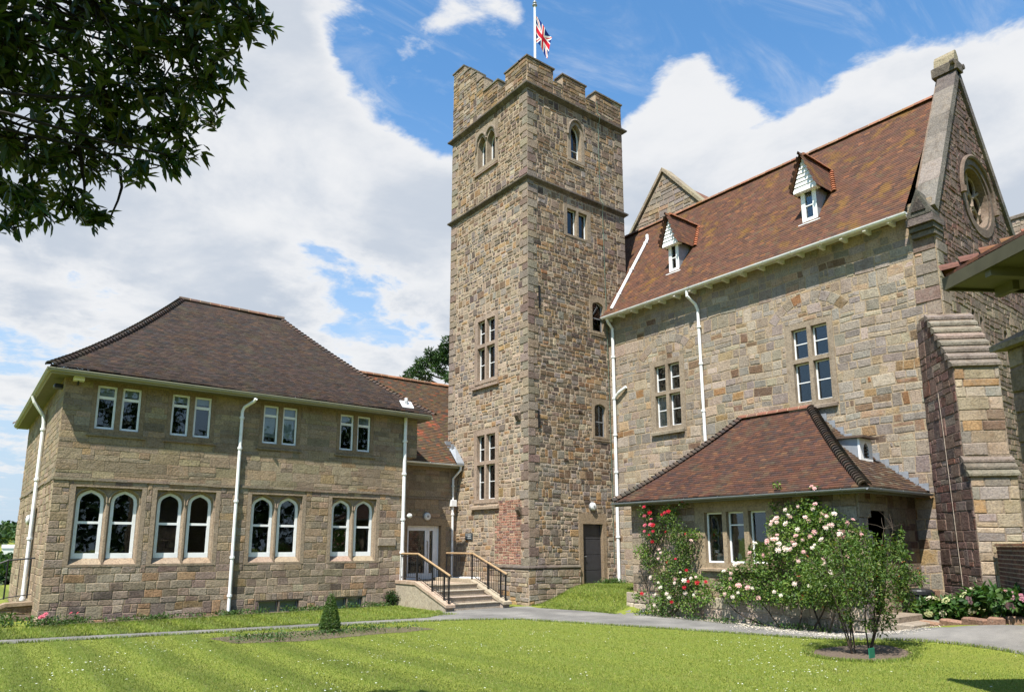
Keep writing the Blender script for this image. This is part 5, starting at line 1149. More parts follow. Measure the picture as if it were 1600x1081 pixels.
for i in range(n):                                                    # stepped weathering stones
    w0, w1 = 1.10+.06-(1.0)*i/n, 1.10+.06-(1.0)*(i+1)/n; z0, z1 = 5.66+1.52*i/n, 5.66+1.52*(i+1)/n; c = jit((.22, .20, .17), .22)
    V = [FBt(u, z, w) for u in (-HWB-.05, HWB+.05) for (w, z) in ((w0, z0), (w0, z0+.06), (w1-.05, z1-.005), (w1-.05, z0))]
    wt.add(V, [(0, 1, 2, 3)[::-1], (4, 5, 6, 7), (0, 4, 5, 1)[::1], (1, 5, 6, 2), (3, 7, 4, 0)], c)
wt.build('weathering', M['darkstone'], hall); wt = MB()
for i in range(3):
    w0, w1 = 1.34-.24*i/3, 1.34-.24*(i+1)/3; z0, z1 = 3.24+.46*i/3, 3.24+.46*(i+1)/3; c = jit((.18, .165, .14), .12)
    V = [FBt(u, z, w) for u in (-HWB-.05, HWB+.05) for (w, z) in ((w0, z0), (w0, z0+.05), (w1-.03, z1-.004), (w1-.03, z0))]
    wt.add(V, [(0, 1, 2, 3)[::-1], (4, 5, 6, 7), (0, 4, 5, 1), (1, 5, 6, 2), (3, 7, 4, 0)], c)
wt.build('weathering', M['darkstone'], hall)
m_ = MB(); m_.tube([FBt(-HWB-.03, 5.2, -.25), FBt(-HWB-.035, 5.22, .35), FBt(-HWB-.035, 4.2, .40), FBt(-HWB-.035, .9, .50)], .006, 5, (.5, .46, .4)); m_.build('cable', M['concrete'], hall)
m_ = MB(); m_.box(FW, HX+.6, HX1-.6, HY+.7, HY1-.6, 4.2, 4.4); m_.box(FW, HX+.55, HX1-.5, HY+.7, HY1-.6, 9.5, 9.6); m_.box(FW, HX+3.0, HX+3.1, HY+.7, HY1-.6, 4.4, 9.5); m_.prism(FY(HY+1.2), [(HX+.6, 9.6), (HX1-.6, 9.6), (RXX, 13.6)], -.1, 0)
for y in (12.2, 8.2, 17): m_.box(FW, HX+.55, HX+3.0, y, y+.1, 4.4, 9.5)
m_.build('inner_wall', M['room'], hall)

# rear gable rising behind the roof, beside the tower
rg = thing('rear_gable', 'stone gable with pale coping rising behind the red roof beside the tower', 'building', (23.0, 18.7, 0))
FR = FX(23.0); m_ = MB(); gpoly = [(-21.0, 0), (-16.3, 0), (-16.3, 15.1), (-18.71, 17.9), (-21.0, 15.1)]
m_.prism(FR, gpoly, -.4, 0, MORTAR); masonry(m_, FR, -21.0, -16.3, 10, 17.9, PAL_HALL, (.13, .26), (.22, .55), planes=[(1.16, -1, -1.16*21.0-15.1), (-1.16, -1, 1.16*16.3-15.1)]); m_.build('wall', M['stone'], rg)
m_ = MB()
for s in (-1, 1):
    a = np.array([-18.71+s*2.6, 17.98-3.02]); b = np.array([-18.71, 18.0]); n = 5
    for i in range(n):
        p, q = a+(b-a)*(i/n), a+(b-a)*((i+1)/n-.004); c = jit((.34, .31, .235), .12)
        V = [FR(k[0], k[1]+dz, w) for w in (.10, -.55) for k, dz in ((p, -.06), (q, -.06), (q, .12), (p, .12))]; fs = [(0, 1, 2, 3), (7, 6, 5, 4), (3, 2, 6, 7), (1, 0, 4, 5), (0, 3, 7, 4), (2, 1, 5, 6)]
        m_.add(V, fs if s < 0 else [f[::-1] for f in fs], c)
m_.build('coping', M['darkstone'], rg)
m_ = MB(); m_.add([(23.4, 21.2, 14.9), (23.4, 18.71, 17.75), (31, 18.71, 17.75), (31, 21.2, 14.9), (23.4, 16.1, 14.9), (31, 16.1, 14.9)], [(0, 1, 2, 3), (4, 5, 2, 1)], (.17, .08, .05)); m_.box(FW, 23.4, 31, 16.4, 20.9, 0, 15.0, MORTAR); m_.build('roof', M['tile'], rg)

# ================================================================== PORCH LODGE in front of the hall
PXF, PY0, PY1 = 15.32, 7.60, 14.12                                    # front face, right and left ends
PE = 3.02                                                             # eaves
lodge = thing('stone_lodge', 'low stone lodge with hipped brown tiled roof covered in climbing roses', 'building', (PXF, PY0, 0))
FP, FPS = FX(PXF), FY(PY0)
pw = (-11.90, -9.62, 1.24, 2.90); pd = (15.50, 16.62, .35, 2.72)
pm = MB(); pm.prism(FP, rect(-PY1, -PY0, -.4, PE), -.35, 0, (.33, .29, .22), [rect(*pw)]); pm.prism(FPS, rect(PXF+.35, HX-.002, -.4, PE), -.35, 0, (.22, .18, .14), [rect(*pd)]); pm.prism(FYp(PY1), rect(-HX+.002, -PXF-.35, -.4, PE), -.35, 0, (.33, .29, .22))
PAL_P = [(4, (.33, .285, .235)), (3, (.36, .305, .235)), (2, (.25, .205, .165)), (.7, (.18, .13, .10))]
qp = quoins(pm, FP, -PY0-.02, -1, .5, PE, [(3, (.33, .30, .25)), (1, (.28, .24, .18))], .3, .34, .55, 0); qs = quoins(pm, FPS, PXF-.02, 1, .3, PE, [(3, (.30, .27, .22))], .3, .34, .5, 1)
masonry(pm, FP, -PY1, -PY0, -.1, PE, PAL_P, (.15, .27), (.25, .6), [pw]+qp, depth=(.006, .02))
masonry(pm, FPS, PXF, HX, .2, PE, [(4, (.22, .185, .14)), (3, (.26, .215, .15)), (1.6, (.115, .075, .06)), (1, (.17, .13, .10))], (.20, .27), (.25, .55), [pd]+qs, wavy=.003, depth=(.005, .014), stack=.0)
pm.build('wall', M['stone'], lodge)
m_ = MB(); Fb_ = FX(PXF-.16); m_.prism(Fb_, rect(-PY1-.12, -PY0+.05, -.3, .52), -.16, 0, (.46, .43, .37)); masonry(m_, Fb_, -PY1-.12, -PY0+.05, -.15, .54, [(3, (.46, .42, .36)), (2, (.42, .40, .36)), (1, (.34, .31, .26))], (.18, .3), (.3, .7), depth=(.01, .04), joint=.01); m_.build('plinth', M['concrete'], lodge)
window(lodge, FP, pw, [(-11.60, -11.06, 1.38, 2.64, 2.64), (-10.94, -10.44, 1.38, 2.64, 2.64), (-10.30, -9.82, 1.38, 2.64, 2.64)], bars=((0, 2.31, 0),), fr=.045, wfr=-.10, wface=.012, col=(.33, .28, .20), sill=(-11.75, -9.75, 1.18, 1.30, .10), frmat='white')
m_ = MB(); m_.prism(FPS, rect(*pd), -.3, .02, (.27, .23, .175), [rect(15.66, 16.46, .36, 2.56)]); ps_ = m_.build('door_surround', M['dressed'], lodge)
m_ = MB(); m_.box(FPS, 15.66, 16.46, .36, 2.56, -.24, -.18, (1, 1, 1), .01)
for k in range(5): m_.box(FPS, 15.69+k*.15, 15.69+k*.15+.14, .40, 2.52, -.182, -.17, (1, 1, 1), .004)
dr2 = m_.build('door', M['door'], lodge); m_ = MB(); m_.tube([FPS(15.78, 1.3, -.17), FPS(15.78, 1.3, -.12), FPS(15.86, 1.3, -.12)], .012, 6); m_.build('handle', M['greymetal'], dr2)
GXE, GY0, GY1 = 14.97, 7.24, 14.46; LRX, LRZ, LY0_, LY1_ = HX-.002, 5.48, 10.02, 12.14
RUNP = LRX-GXE
def zf_p(r): return PE+(LRZ-PE)*(.80*(r/RUNP)+.20*(r/RUNP)**2)
ra, rb = GY1-LY1_, LY0_-GY0
def zf_pl(r): return zf_p(r/ra*RUNP)
def zf_pr(r): return zf_p(r/rb*RUNP)
PAL_PO = [(5, (.088, .040, .026)), (4, (.073, .037, .027)), (2, (.108, .048, .028)), (2.4, (.054, .032, .027)), (.5, (.13, .064, .035))]
pt = MB(); Sp = GY1-GY0
tile_face(pt, (GXE, GY1), (0, -1), (1, 0), Sp, RUNP, zf_p, [(1, -ra/RUNP, 0), (-1, -rb/RUNP, -Sp)], PAL_PO)
tile_face(pt, (GXE, GY0), (1, 0), (0, 1), RUNP, rb, zf_pr, [(1, -RUNP/rb, 0)], [(4, (.095, .055, .034)), (3, (.11, .066, .04)), (2, (.07, .046, .036)), (1, (.15, .125, .09))])
tile_face(pt, (LRX, GY1), (-1, 0), (0, -1), RUNP, ra, zf_pl, [(-1, -RUNP/ra, -RUNP)], PAL_PO)
pr_ = pt.build('roof', M['tile_wing'], lodge)
m_ = MB(); ridge_caps(m_, (LRX-.03, LY1_+.1, LRZ+.04), (LRX-.03, LY0_-.05, LRZ+.04), [(2, (.20, .09, .06)), (1, (.15, .08, .06))], .3, .11); m_.build('ridge_tiles', M['tile_wing'], pr_)
m_ = MB(); TT = np.linspace(0, 1, 7); PAL_HIP = [(3, (.06, .045, .036)), (2, (.08, .052, .038)), (1, (.05, .042, .037))]
hip_caps(m_, [(GXE+RUNP*t, GY1-ra*t, zf_p(RUNP*t)+.03) for t in TT], PAL_HIP, .135, .12); m_.build('hip_tiles', M['tile_wing'], pr_); m_ = MB(); hip_caps(m_, [(GXE+RUNP*t, GY0+rb*t, zf_p(RUNP*t)+.03) for t in TT], PAL_HIP, .125, .13); m_.build('hip_tiles', M['tile_wing'], pr_)
gutter(lodge, (GXE-.05, GY1+.02, PE-.03), (GXE-.05, GY0-.05, PE-.03), .055, 'gutter_grey', 7); gutter(lodge, (GXE-.05, GY0-.05, PE-.03), (HX-.05, GY0-.05, PE-.03), .055, 'gutter_grey', 3)
m_ = MB(); m_.box(FW, GXE+.02, GXE+.05, GY0, GY1, PE-.13, PE+.0); m_.box(FW, GXE+.05, HX-.002, GY0, GY0+.03, PE-.13, PE+.0); m_.box(FW, GXE+.05, PXF-.002, GY0+.03, GY1, PE-.09, PE-.07); m_.box(FW, PXF-.002, HX-.002, GY0+.03, PY0-.002, PE-.09, PE-.07); m_.box(FW, GXE+.05, HX-.002, PY1+.002, GY1, PE-.09, PE-.07); m_.build('fascia', M['soffit'], lodge)
m_ = MB()                                                             # stepped lead flashing where the side slope meets the hall
for k in range(12):
    r = .0+k*rb/12*.92; z = zf_pr(r); m_.box(FW, HX-.16-.0*k, HX-.004+.0, GY0+r, GY0+r+rb/12+.02, z+.012, z+.05); m_.box(FW, HX-.03, HX-.003, GY0+r, GY0+r+rb/12, z+.05, z+.23)
m_.build('flashing', M['lead'], lodge)
# little louvred vent dormer on the side slope
vx, vy = 17.22, 8.22; vz = zf_pr(vy-GY0); FVn = FY(vy); m_ = MB()
m_.prism(FVn, rect(vx-.30, vx+.30, vz-.04, vz+.56), -.05, 0, (1, 1, 1), [light_shape(vx-.13, vx+.13, vz+.10, vz+.30, vz+.46, 5, 'lancet')]); vd = m_.build('vent_dormer', M['white'], lodge)
m_ = MB()
for k in range(4): m_.box(FVn, vx-.14, vx+.14, vz+.12+k*.08, vz+.15+k*.08, -.05, -.012)
m_.box(FVn, vx-.15, vx+.15, vz+.08, vz+.48, -.07, -.055); m_.build('louvre', M['iron'], vd)
m_ = MB(); yb = vy+.55
for s in (-1, 1):
    xx = vx+s*.29; P = [(xx, vy, vz-.03), (xx, vy, vz+.56), (xx, yb+.1, zf_pr(yb+.1-GY0)+.02)]; m_.add(P+[(p[0]-s*.02, p[1], p[2]) for p in P], [(0, 1, 2), (2, 1, 0), (3, 4, 5), (5, 4, 3)])
m_.box(FW, vx-.42, vx+.40, vy-.14, vy+.0, vz-.13, vz-.10); m_.build('cheek', M['lead'], vd)
m_ = MB(); V = [(vx-.40, vy-.14, vz+.56), (vx+.40, vy-.14, vz+.56), (vx+.40, 8.90, zf_pr(8.90-GY0)+.05), (vx-.36, 8.84, zf_pr(8.84-GY0)+.05)]
m_.add(V+[(p[0], p[1], p[2]+.05) for p in V], [(3, 2, 1, 0), (4, 5, 6, 7), (0, 1, 5, 4), (1, 2, 6, 5), (2, 3, 7, 6), (3, 0, 4, 7)], (.11, .075, .055)); m_.build('vent_roof', M['tile_wing'], vd)
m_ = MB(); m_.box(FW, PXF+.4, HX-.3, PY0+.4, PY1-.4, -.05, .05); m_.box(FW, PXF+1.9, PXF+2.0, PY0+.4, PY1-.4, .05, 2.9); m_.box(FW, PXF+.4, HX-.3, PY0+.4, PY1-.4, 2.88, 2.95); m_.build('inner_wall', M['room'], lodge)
m_ = MB(); 
for (y, z, r) in ((11.35, 1.42, .07), (11.2, 1.42, .05), (10.75, 1.42, .06)): m_.lathe((PXF+.22, y, z), [(r*.7, 0), (r, .06), (r, .13), (r*.6, .17), (r*.7, .2)], 10, (.5, .55, .6))
m_.box(FW, PXF+.11, PXF+.34, 9.75, 11.65, 1.36, 1.42, (.6, .6, .58)); m_.build('window_shelf', M['col'], lodge)
dsx = thing('door_step', 'low stone step before the side door of the lodge', 'step', (16.0, 7.2, .1)); m_ = MB(); m_.box(FW, 15.45, 16.9, 6.75, 7.56, -.1, .24, jit((.34, .31, .26)), .02); m_.box(FW, 15.6, 16.7, 7.1, 7.56, .24, .37, jit((.34, .31, .26)), .02); m_.build('step', M['concrete'], dsx)

# ================================================================== NEAR LODGE at the right edge
A0 = np.array([8.52, 3.0]); e_ = np.array([.545, .838]); e_ /= np.linalg.norm(e_); n_ = np.array([-e_[1], e_[0]])   # eave runs away along e_, looks out along n_
f_dir = np.array([e_[1], -e_[0]])                                     # second eave runs off to the right
gl = thing('garden_lodge', 'stone lodge with projecting tiled eaves and painted fascia at the right edge', 'building', (A0[0], A0[1], 0))
EZ = 4.74
def GLp(a, b, z): q = A0-e_*a+f_dir*b; return (q[0], q[1], z)         # a back along the eave, b in from it
m_ = MB(); LA, LB = 3.6, 3.6
def zg_(r): return EZ+.02+r*.36
tile_face(m_, tuple(A0), tuple(-e_), tuple(f_dir), LA, 1.8, zg_, [(1, -1.0, 0)], [(3, (.15, .062, .038)), (2, (.11, .052, .036)), (1, (.08, .045, .035))], .165, .10, lift=.03)
tile_face(m_, tuple(A0+f_dir*LB), tuple(-f_dir), tuple(-e_), LB, 1.8, zg_, [(-1, -1.0, -LB)], [(3, (.15, .062, .038)), (2, (.11, .052, .036))], .165, .10, lift=.03)
ro = m_.build('roof', M['tile'], gl)
m_ = MB(); hip_caps(m_, [GLp(0, 0, EZ+.06), GLp(1.8, 1.8, EZ+.06+1.8*.36)], [(3, (.17, .065, .038)), (2, (.12, .055, .038))], .21, .13); m_.build('hip_tiles', M['tile'], ro)
def gbox(mb, a0, a1, b0, b1, z0, z1, col=(1, 1, 1)):
    P = [GLp(a, b, z) for z in (z0, z1) for b in (b0, b1) for a in (a0, a1)]; mb.add(P, [(0, 1, 3, 2), (4, 6, 7, 5), (0, 4, 5, 1), (2, 3, 7, 6), (0, 2, 6, 4), (1, 5, 7, 3)], col)
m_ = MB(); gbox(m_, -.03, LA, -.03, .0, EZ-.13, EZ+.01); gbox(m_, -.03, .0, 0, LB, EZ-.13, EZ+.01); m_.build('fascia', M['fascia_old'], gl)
m_ = MB(); gbox(m_, .001, LA, .001, LB, EZ-.10, EZ-.06)
for a in (.55, 1.15, 1.75): gbox(m_, a, a+.08, .01, .68, EZ-.20, EZ-.10)
for b in (.55, 1.15): gbox(m_, .01, .27, b, b+.08, EZ-.20, EZ-.10)
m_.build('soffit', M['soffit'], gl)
WA, WB = .28, .70
m_ = MB(); gbox(m_, WA, LA, WB, LB, -.3, EZ-.101, (.24, .20, .16))
q0 = GLp(WA, WB, 0); FN = lambda u, v, w: (q0[0]-e_[0]*u*1.0+n_[0]*w, q0[1]-e_[1]*u+n_[1]*w, v)
FE = lambda u, v, w: (q0[0]+f_dir[0]*u+e_[0]*w, q0[1]+f_dir[1]*u+e_[1]*w, v)
masonry(m_, lambda u, v, w: FN(-u, v, w), -3.2, 0, 0, EZ-.12, [(3, (.22, .18, .14)), (2, (.27, .23, .18)), (2, (.17, .14, .12))], (.14, .26), (.25, .5)); masonry(m_, lambda u, v, w: FE(-u, v, w), -3.0, 0, 0, EZ-.12, [(3, (.22, .18, .14)), (2, (.27, .23, .18))], (.14, .26), (.25, .5))
m_.build('wall', M['stone'], gl)
m_ = MB(); q = [GLp(a, b, z) for (a, b, z) in ((-.02, .42, 3.96), (2.6, .42, 3.96), (2.6, WB+.05, 4.14), (.12, WB+.05, 4.14), (-.02, .42, 3.90), (2.6, .42, 3.90), (2.6, WB+.05, 3.90), (.12, WB+.05, 3.90))]
m_.add(q, [(0, 1, 2, 3), (7, 6, 5, 4), (4, 5, 1, 0), (0, 3, 7, 4), (5, 6, 2, 1)], (.25, .23, .19)); gbox(m_, .1, 2.6, .54, WB, -.3, 3.90, (.22, .18, .15))
q1 = GLp(.1, .54, 0); FN1 = lambda u, v, w: (q1[0]+e_[0]*u+n_[0]*w, q1[1]+e_[1]*u+n_[1]*w, v); masonry(m_, FN1, -2.5, 0, 0, 3.9, [(3, (.22, .18, .14)), (2, (.27, .23, .18)), (2, (.17, .14, .12))], (.14, .26), (.25, .5))
FE1 = lambda u, v, w: (q1[0]-f_dir[0]*u+e_[0]*w, q1[1]-f_dir[1]*u+e_[1]*w, v); masonry(m_, FE1, -.15, 0, 0, 3.9, [(3, (.22, .18, .14)), (2, (.27, .23, .18))], (.14, .26), (.1, .15)); m_.build('offset_course', M['darkstone'], gl)

# brick garden wall from the buttress towards the lodge
bw_ = thing('brick_wall', 'low red brown brick garden wall with tiled coping beside the buttress', 'wall', (16.6, 5.3, .6))
B0 = np.array([16.92, 5.62]); bd = np.array([-.86, -.50]); bd /= np.linalg.norm(bd); bn = np.array([-bd[1]*-1, bd[0]*1]) if False else np.array([bd[1], -bd[0]])
if bn[1] < 0: bn = -bn
FBW = lambda u, v, w: (B0[0]+bd[0]*u+bn[0]*w, B0[1]+bd[1]*u+bn[1]*w, v)
FBW2 = lambda u, v, w: FBW(-u, v, w)
m_ = MB(); P = [FBW(u, z, w) for z in (.2, 1.78) for w in (-.22, 0) for u in (0, 4.2)]; m_.add(P, [(0, 1, 3, 2)[::-1], (4, 5, 7, 6), (2, 3, 7, 6)[::-1], (0, 4, 5, 1)[::-1], (0, 2, 6, 4)[::-1], (1, 5, 7, 3)[::-1]], (.44, .39, .32))
v = .3; k = 0
while v < 1.74:
    u = -4.2+(.11 if k % 2 else 0)
    while u < -.02:
        w = .215 if k % 3 else .105; w = min(w, -u); 
        if w > .03: stone_block(m_, FBW2, rect(u, u+w, v, v+.083), jit(random.choice([(.15, .085, .07), (.18, .10, .08), (.13, .08, .07), (.20, .115, .09)]), .2), random.uniform(.006, .012), .010, .004)
        u += w+.0
    v += .083; k += 1
m_.build('brickwork', M['brick'], bw_)
m_ = MB(); 
for s in (0, 1):
    u = 0
    while u < 4.2:
        c = jit(random.choice([(.34, .15, .08), (.28, .12, .07), (.22, .11, .08)]), .15); z = 1.79+s*.025; o = .06-s*.03
        V = [FBW(a, zz, w) for zz in (z, z+.022) for w in (-.24-o+.02, .0+o) for a in (u, u+.16)]; m_.add(V, [(0, 1, 3, 2)[::-1], (4, 5, 7, 6), (2, 3, 7, 6)[::-1], (0, 4, 5, 1)[::-1], (0, 2, 6, 4)[::-1], (1, 5, 7, 3)[::-1]], c); u += .166
m_.build('tile_coping', M['tile'], bw_)

# chimney far behind on the right
c0 = sight(1603, 372, 36)
ch = thing('chimney_stack', 'pale stone chimney stack rising behind the hall at the right edge', 'chimney', (c0[0], c0[1], 0))
m_ = MB(); m_.box(FW, c0[0]-.4, c0[0]+.4, c0[1]-.5, c0[1]+.5, 0, c0[2]+.75, (.30, .27, .23)); masonry(m_, FX(c0[0]-.4), -c0[1]-.5, -c0[1]+.5, 8, c0[2]+.7, [(1, (.34, .31, .26)), (1, (.30, .27, .22))], (.2, .3), (.3, .5)); m_.build('stack', M['stone'], ch)
m_ = MB(); m_.box(FW, c0[0]-.48, c0[0]+.48, c0[1]-.58, c0[1]+.58, c0[2]+.75, c0[2]+.9, (.2, .19, .17), .03); m_.build('cap', M['darkstone'], ch)

# ================================================================== PLANTS
G_ROSE = [(4, (.075, .135, .025)), (3, (.11, .18, .034)), (2, (.16, .215, .045)), (1.5, (.045, .09, .02))]
G_DARK = [(4, (.022, .050, .014)), (3, (.032, .068, .018)), (1, (.05, .09, .02))]
# overhanging broadleaf tree: trunk outside the frame on the left, boughs reach over the lawn
ot = thing('broadleaf_tree', 'dark glossy leaved tree overhanging the lawn from the upper left corner', 'tree', (-2.4, 5.2, 0))
tips = []
spots = [((30,60),70),((120,40),80),((210,50),80),((300,50),80),((380,40),50),((60,150),80),((160,140),85),((250,130),80),((330,120),60),((20,220),65),((110,240),80),((190,220),70),((270,200),55),((40,310),50),((110,320),40),((220,265),35),((15,345),22),((330,190),34),((395,25),36),((300,10),60),((150,5),70),((-30,120),80),((-30,260),80),((-60,20),90),((60,-40),90),((200,-50),90),((330,-40),70),((150,345),16),((345,85),40),((270,250),22),((70,335),30)]
trunk = MB(); limb(trunk, (-2.4, 5.2, -.2), (-2.0, 5.1, 5.2), .30, .20, .04, 8, 10); limb(trunk, (-2.0, 5.1, 5.2), (-1.2, 4.6, 9.0), .20, .06, .08, 6, 8)
lp, la, ln = [], [], []
for (q, rpx) in spots:
    D = rng.uniform(6.4, 8.0); c = sight(q[0], q[1], D); rad = rpx/FPX*D
    start = np.array([-1.9, 5.0, min(max(c[2]-.5, 4.4), 7.2)]) if q[1] < 270 else sight(min(q[0]+10, 120), 215, 7.3); limb(trunk, start, c+np.array([.1, 0, .05]), .022, .007, .12, 6, 5)
    nt = max(5, int(25*(rpx/70)**2))
    for k in range(nt):
        d = unit(rng.normal(size=3)); p = c+d*rad*rng.uniform(.2, .92)
        limb(trunk, c, p, .008, .004, .1, 2, 3)
        tw = unit(d*.8+np.array([.25, .3, -.15])+rng.normal(size=3)*.5)
        for w_ in range(rng.integers(9, 15)):
            s = rng.uniform(-.16, .02); pp = p+tw*s; v = unit(np.cross(tw, rng.normal(size=3))); a = unit(v*.9+tw*rng.uniform(.25, 1.0))
            lp.append(pp); la.append(a); ln.append(unit(np.array([0, 0, 1.0])+rng.normal(size=3)*.45))
trunk.build('trunk', M['dark_bark'], ot)
N = len(lp); leaves('foliage', np.array(lp), np.array(la), np.array(ln), rng.uniform(.085, .15, N), rng.uniform(.030, .047, N), leaf_cols(N, [(4, (.026, .050, .012)), (2.5, (.042, .075, .016)), (.6, (.075, .08, .018))]), M['gloss_leaf'], ot)
# the main crown above and towards the sun, which keeps the low boughs in shade
cl = [((-.6, 4.6, 8.2), (1.7, 1.5, 1.2)), ((-1.3, 4.2, 8.9), (1.9, 1.8, 1.2)), ((-.2, 5.0, 7.7), (1.2, 1.0, .8)), ((-2.6, 4.6, 8.6), (1.8, 1.6, 1.5)), ((-1.0, 3.2, 7.9), (1.4, 1.3, 1.1)), ((-2.4, 5.6, 7.6), (1.5, 1.2, 1.2)), ((-.7, 5.3, 8.8), (1.2, 1.0, .8)), ((.2, 4.4, 8.6), (1.1, 1.0, .8))]
foliage('crown', cl, 6200, .17, .065, G_DARK, M['gloss_leaf'], ot, up=.9, shell=.2)

# clipped cone of box on the bed
cp = survey_ground(515, 987); tp = thing('topiary_cone', 'small clipped green box cone standing on the flower bed', 'topiary', (cp[0], cp[1], 0))
m_ = MB(); limb(m_, (cp[0], cp[1], -.05), (cp[0], cp[1], .5), .03, .01, .03, 4, 6); m_.build('stem', M['bark'], tp)
N = 5200; t_ = rng.random(N)**.75; zz = .05+.74*(1-t_)*1.0; zz = .04+.76*(1-np.sqrt(rng.random(N))); a_ = rng.uniform(0, 2*math.pi, N)
rr = .235*(1-((zz-.04)/.80))**.85*rng.uniform(.72, 1.03, N)+.01; rr *= np.where(zz < .12, .85, 1)
pos = np.column_stack([cp[0]+rr*np.cos(a_), cp[1]+rr*np.sin(a_), zz]); d = np.column_stack([np.cos(a_), np.sin(a_), np.full(N, .5)])
leaves('foliage', pos, unit(d+rng.normal(size=(N, 3))*.8), unit(d+rng.normal(size=(N, 3))*.5), rng.uniform(.022, .036, N), rng.uniform(.014, .02, N), leaf_cols(N, [(3, (.05, .10, .02)), (2, (.075, .135, .028)), (.8, (.11, .17, .04))]), M['leaf'], tp)

# climbing roses on the lodge
def bloom_mesh(name, col, r):
    m = MB()
    for k in range(3):
        n = (8, 7, 5)[k]; R_ = r*(1, .72, .42)[k]; h = r*(.10, .32, .5)[k]
        for i in range(n):
            a = 2*math.pi*(i+.5*(k % 2))/n+random.uniform(-.15, .15); w = 4.0/n; c = jit(col, .08, .04)
            pt = lambda ang, rad, z: (rad*math.cos(ang), rad*math.sin(ang), z)
            m.add([pt(a, R_*.1, h*.4), pt(a-w*.5, R_*.6, h+r*.02), pt(a-w*.32, R_, h+r*.16), pt(a+w*.32, R_, h+r*.16), pt(a+w*.5, R_*.6, h+r*.02)], [(0, 4, 3, 2, 1)], c)
    m.lathe((0, 0, 0), [(0, 0), (r*.28, r*.15), (r*.34, r*.45), (r*.2, r*.62), (0, r*.66)], 7, jit(col, .05)); 
    o = m.build(name, M['petal']); COL.objects.unlink(o); me = o.data; bpy.data.objects.remove(o); return me
def blooms(parent, pts, dirs, meshes, name='bloom'):
    b = BASE[parent.name]
    for p, d in zip(pts, dirs):
        o = bpy.data.objects.new(name, random.choice(meshes)); COL.objects.link(o); o.parent = parent; o.location = tuple(p-b)
        o.rotation_euler = Vector(d.tolist()).to_track_quat('Z', 'Y').to_euler(); s = random.uniform(.8, 1.25); o.scale = (s, s, s)
B_PINK = [bloom_mesh('pale_bloom', (.74, .44, .43), .054), bloom_mesh('pale_bloom', (.78, .56, .52), .048), bloom_mesh('pale_bloom', (.80, .68, .62), .058)]
B_WHITE = [bloom_mesh('white_bloom', (.80, .74, .64), .044), bloom_mesh('white_bloom', (.78, .66, .60), .048)]
B_RED = [bloom_mesh('red_bloom', (.48, .008, .03), .052), bloom_mesh('red_bloom', (.55, .02, .06), .045)]
B_MAG = [bloom_mesh('pink_bloom', (.62, .14, .20), .05)]
def on_face(px, py, X): d = ray(px, py); return EYE+d*(X-EYE[0])/d[0]
def rose(label, cat, base, stems, blobs, N, pal, L, fl, group=None, depth=.30):
    t = thing('climbing_rose', label, cat, base)
    m = MB()
    for (a, b) in stems: limb(m, a, b, .022, .008, .09, 6, 5)
    m.build('stems', M['bark'], t)
    cl = [(on_face(px, py, X), (depth*rd, r/FPX*14, r/FPX*13.2)) for (px, py, r, X, rd) in blobs]
    foliage('foliage', cl, N, L, L*.55, pal, M['leaf'], t, up=.7, shell=.30, cluster=.38)
    for (n, meshes, sel) in fl:
        w = np.array([b[2]**2 if sel(b) else 0 for b in blobs], float); idx = rng.choice(len(blobs), n, p=w/w.sum()); pts, ds = [], []
        for i in idx:
            c, r = cl[i]; d = unit(np.array([-1.0, -.35, .35])*.9+rng.normal(size=3)*.65); pts.append(c+d*np.array(r)*rng.uniform(.9, 1.08)); ds.append(unit(d+np.array([-.3, -.2, .3])))
        blooms(t, pts, ds, meshes)
    return t
Xr = 14.95
redb = [(1012,800,22,15.1,1),(1045,805,30,15.1,1),(1020,830,34,15.05,1),(1060,835,30,15.05,1),(1085,835,14,15.1,1),(1005,862,22,15.05,1),(1015,880,20,15.0,1),(1040,870,22,15.05,.8),(1070,862,30,15.0,1),(1060,890,34,14.9,1.2),(1035,905,24,14.95,1),(1075,915,30,14.85,1.2),(1045,930,34,14.8,1.2),(1025,945,22,14.8,1),(1095,910,22,14.9,1),(1100,930,24,14.8,1),(1075,945,26,14.75,1),(1000,930,12,14.8,1),(1068,785,12,15.1,.6)]
rose('climbing rose with crimson and pale blooms at the left end of the lodge wall', 'rose bush', (15.05, 12.9, 0), [((14.95, 12.9, -.02), (15.1, 13.2, 1.6)), ((14.98, 12.7, -.02), (15.1, 12.4, 1.9)), ((15.1, 13.2, 1.6), (15.15, 12.9, 2.6)), ((14.95, 13.1, 0), (15.0, 13.6, 1.3)), ((14.95, 12.5, 0), (14.9, 12.0, .9))], redb, 7200, G_ROSE, .062,
     [(12, B_RED, lambda b: b[1] < 850), (9, B_RED, lambda b: b[1] > 865), (6, B_MAG, lambda b: b[1] < 850), (12, B_PINK, lambda b: 850 < b[1] < 925), (9, B_WHITE, lambda b: b[1] > 890)])
whb = [(1265,790,20,15.1,1),(1240,800,24,15.05,1),(1280,805,24,15.0,1),(1220,825,30,14.95,1.2),(1260,830,38,14.85,1.4),(1300,820,30,14.85,1.3),(1325,828,20,14.85,1),(1340,845,20,14.85,1.2),(1220,860,36,14.85,1.3),(1265,870,44,14.7,1.6),(1310,860,36,14.75,1.5),(1190,880,30,14.85,1.2),(1160,895,28,14.9,1),(1140,905,22,14.95,1),(1200,910,36,14.75,1.4),(1245,915,40,14.65,1.5),(1290,905,40,14.65,1.5),(1150,925,28,14.8,1.2),(1185,928,30,14.7,1.3),(1225,930,28,14.65,1.3),(1270,930,26,14.6,1.3),(1130,918,20,14.85,1),(1310,925,26,14.6,1.3),(1210,790,10,15.1,.5),(1215,758,7,15.0,.4),(1273,765,7,15.0,.4),(1345,880,24,14.8,1.2),(1180,860,16,14.95,.7)]
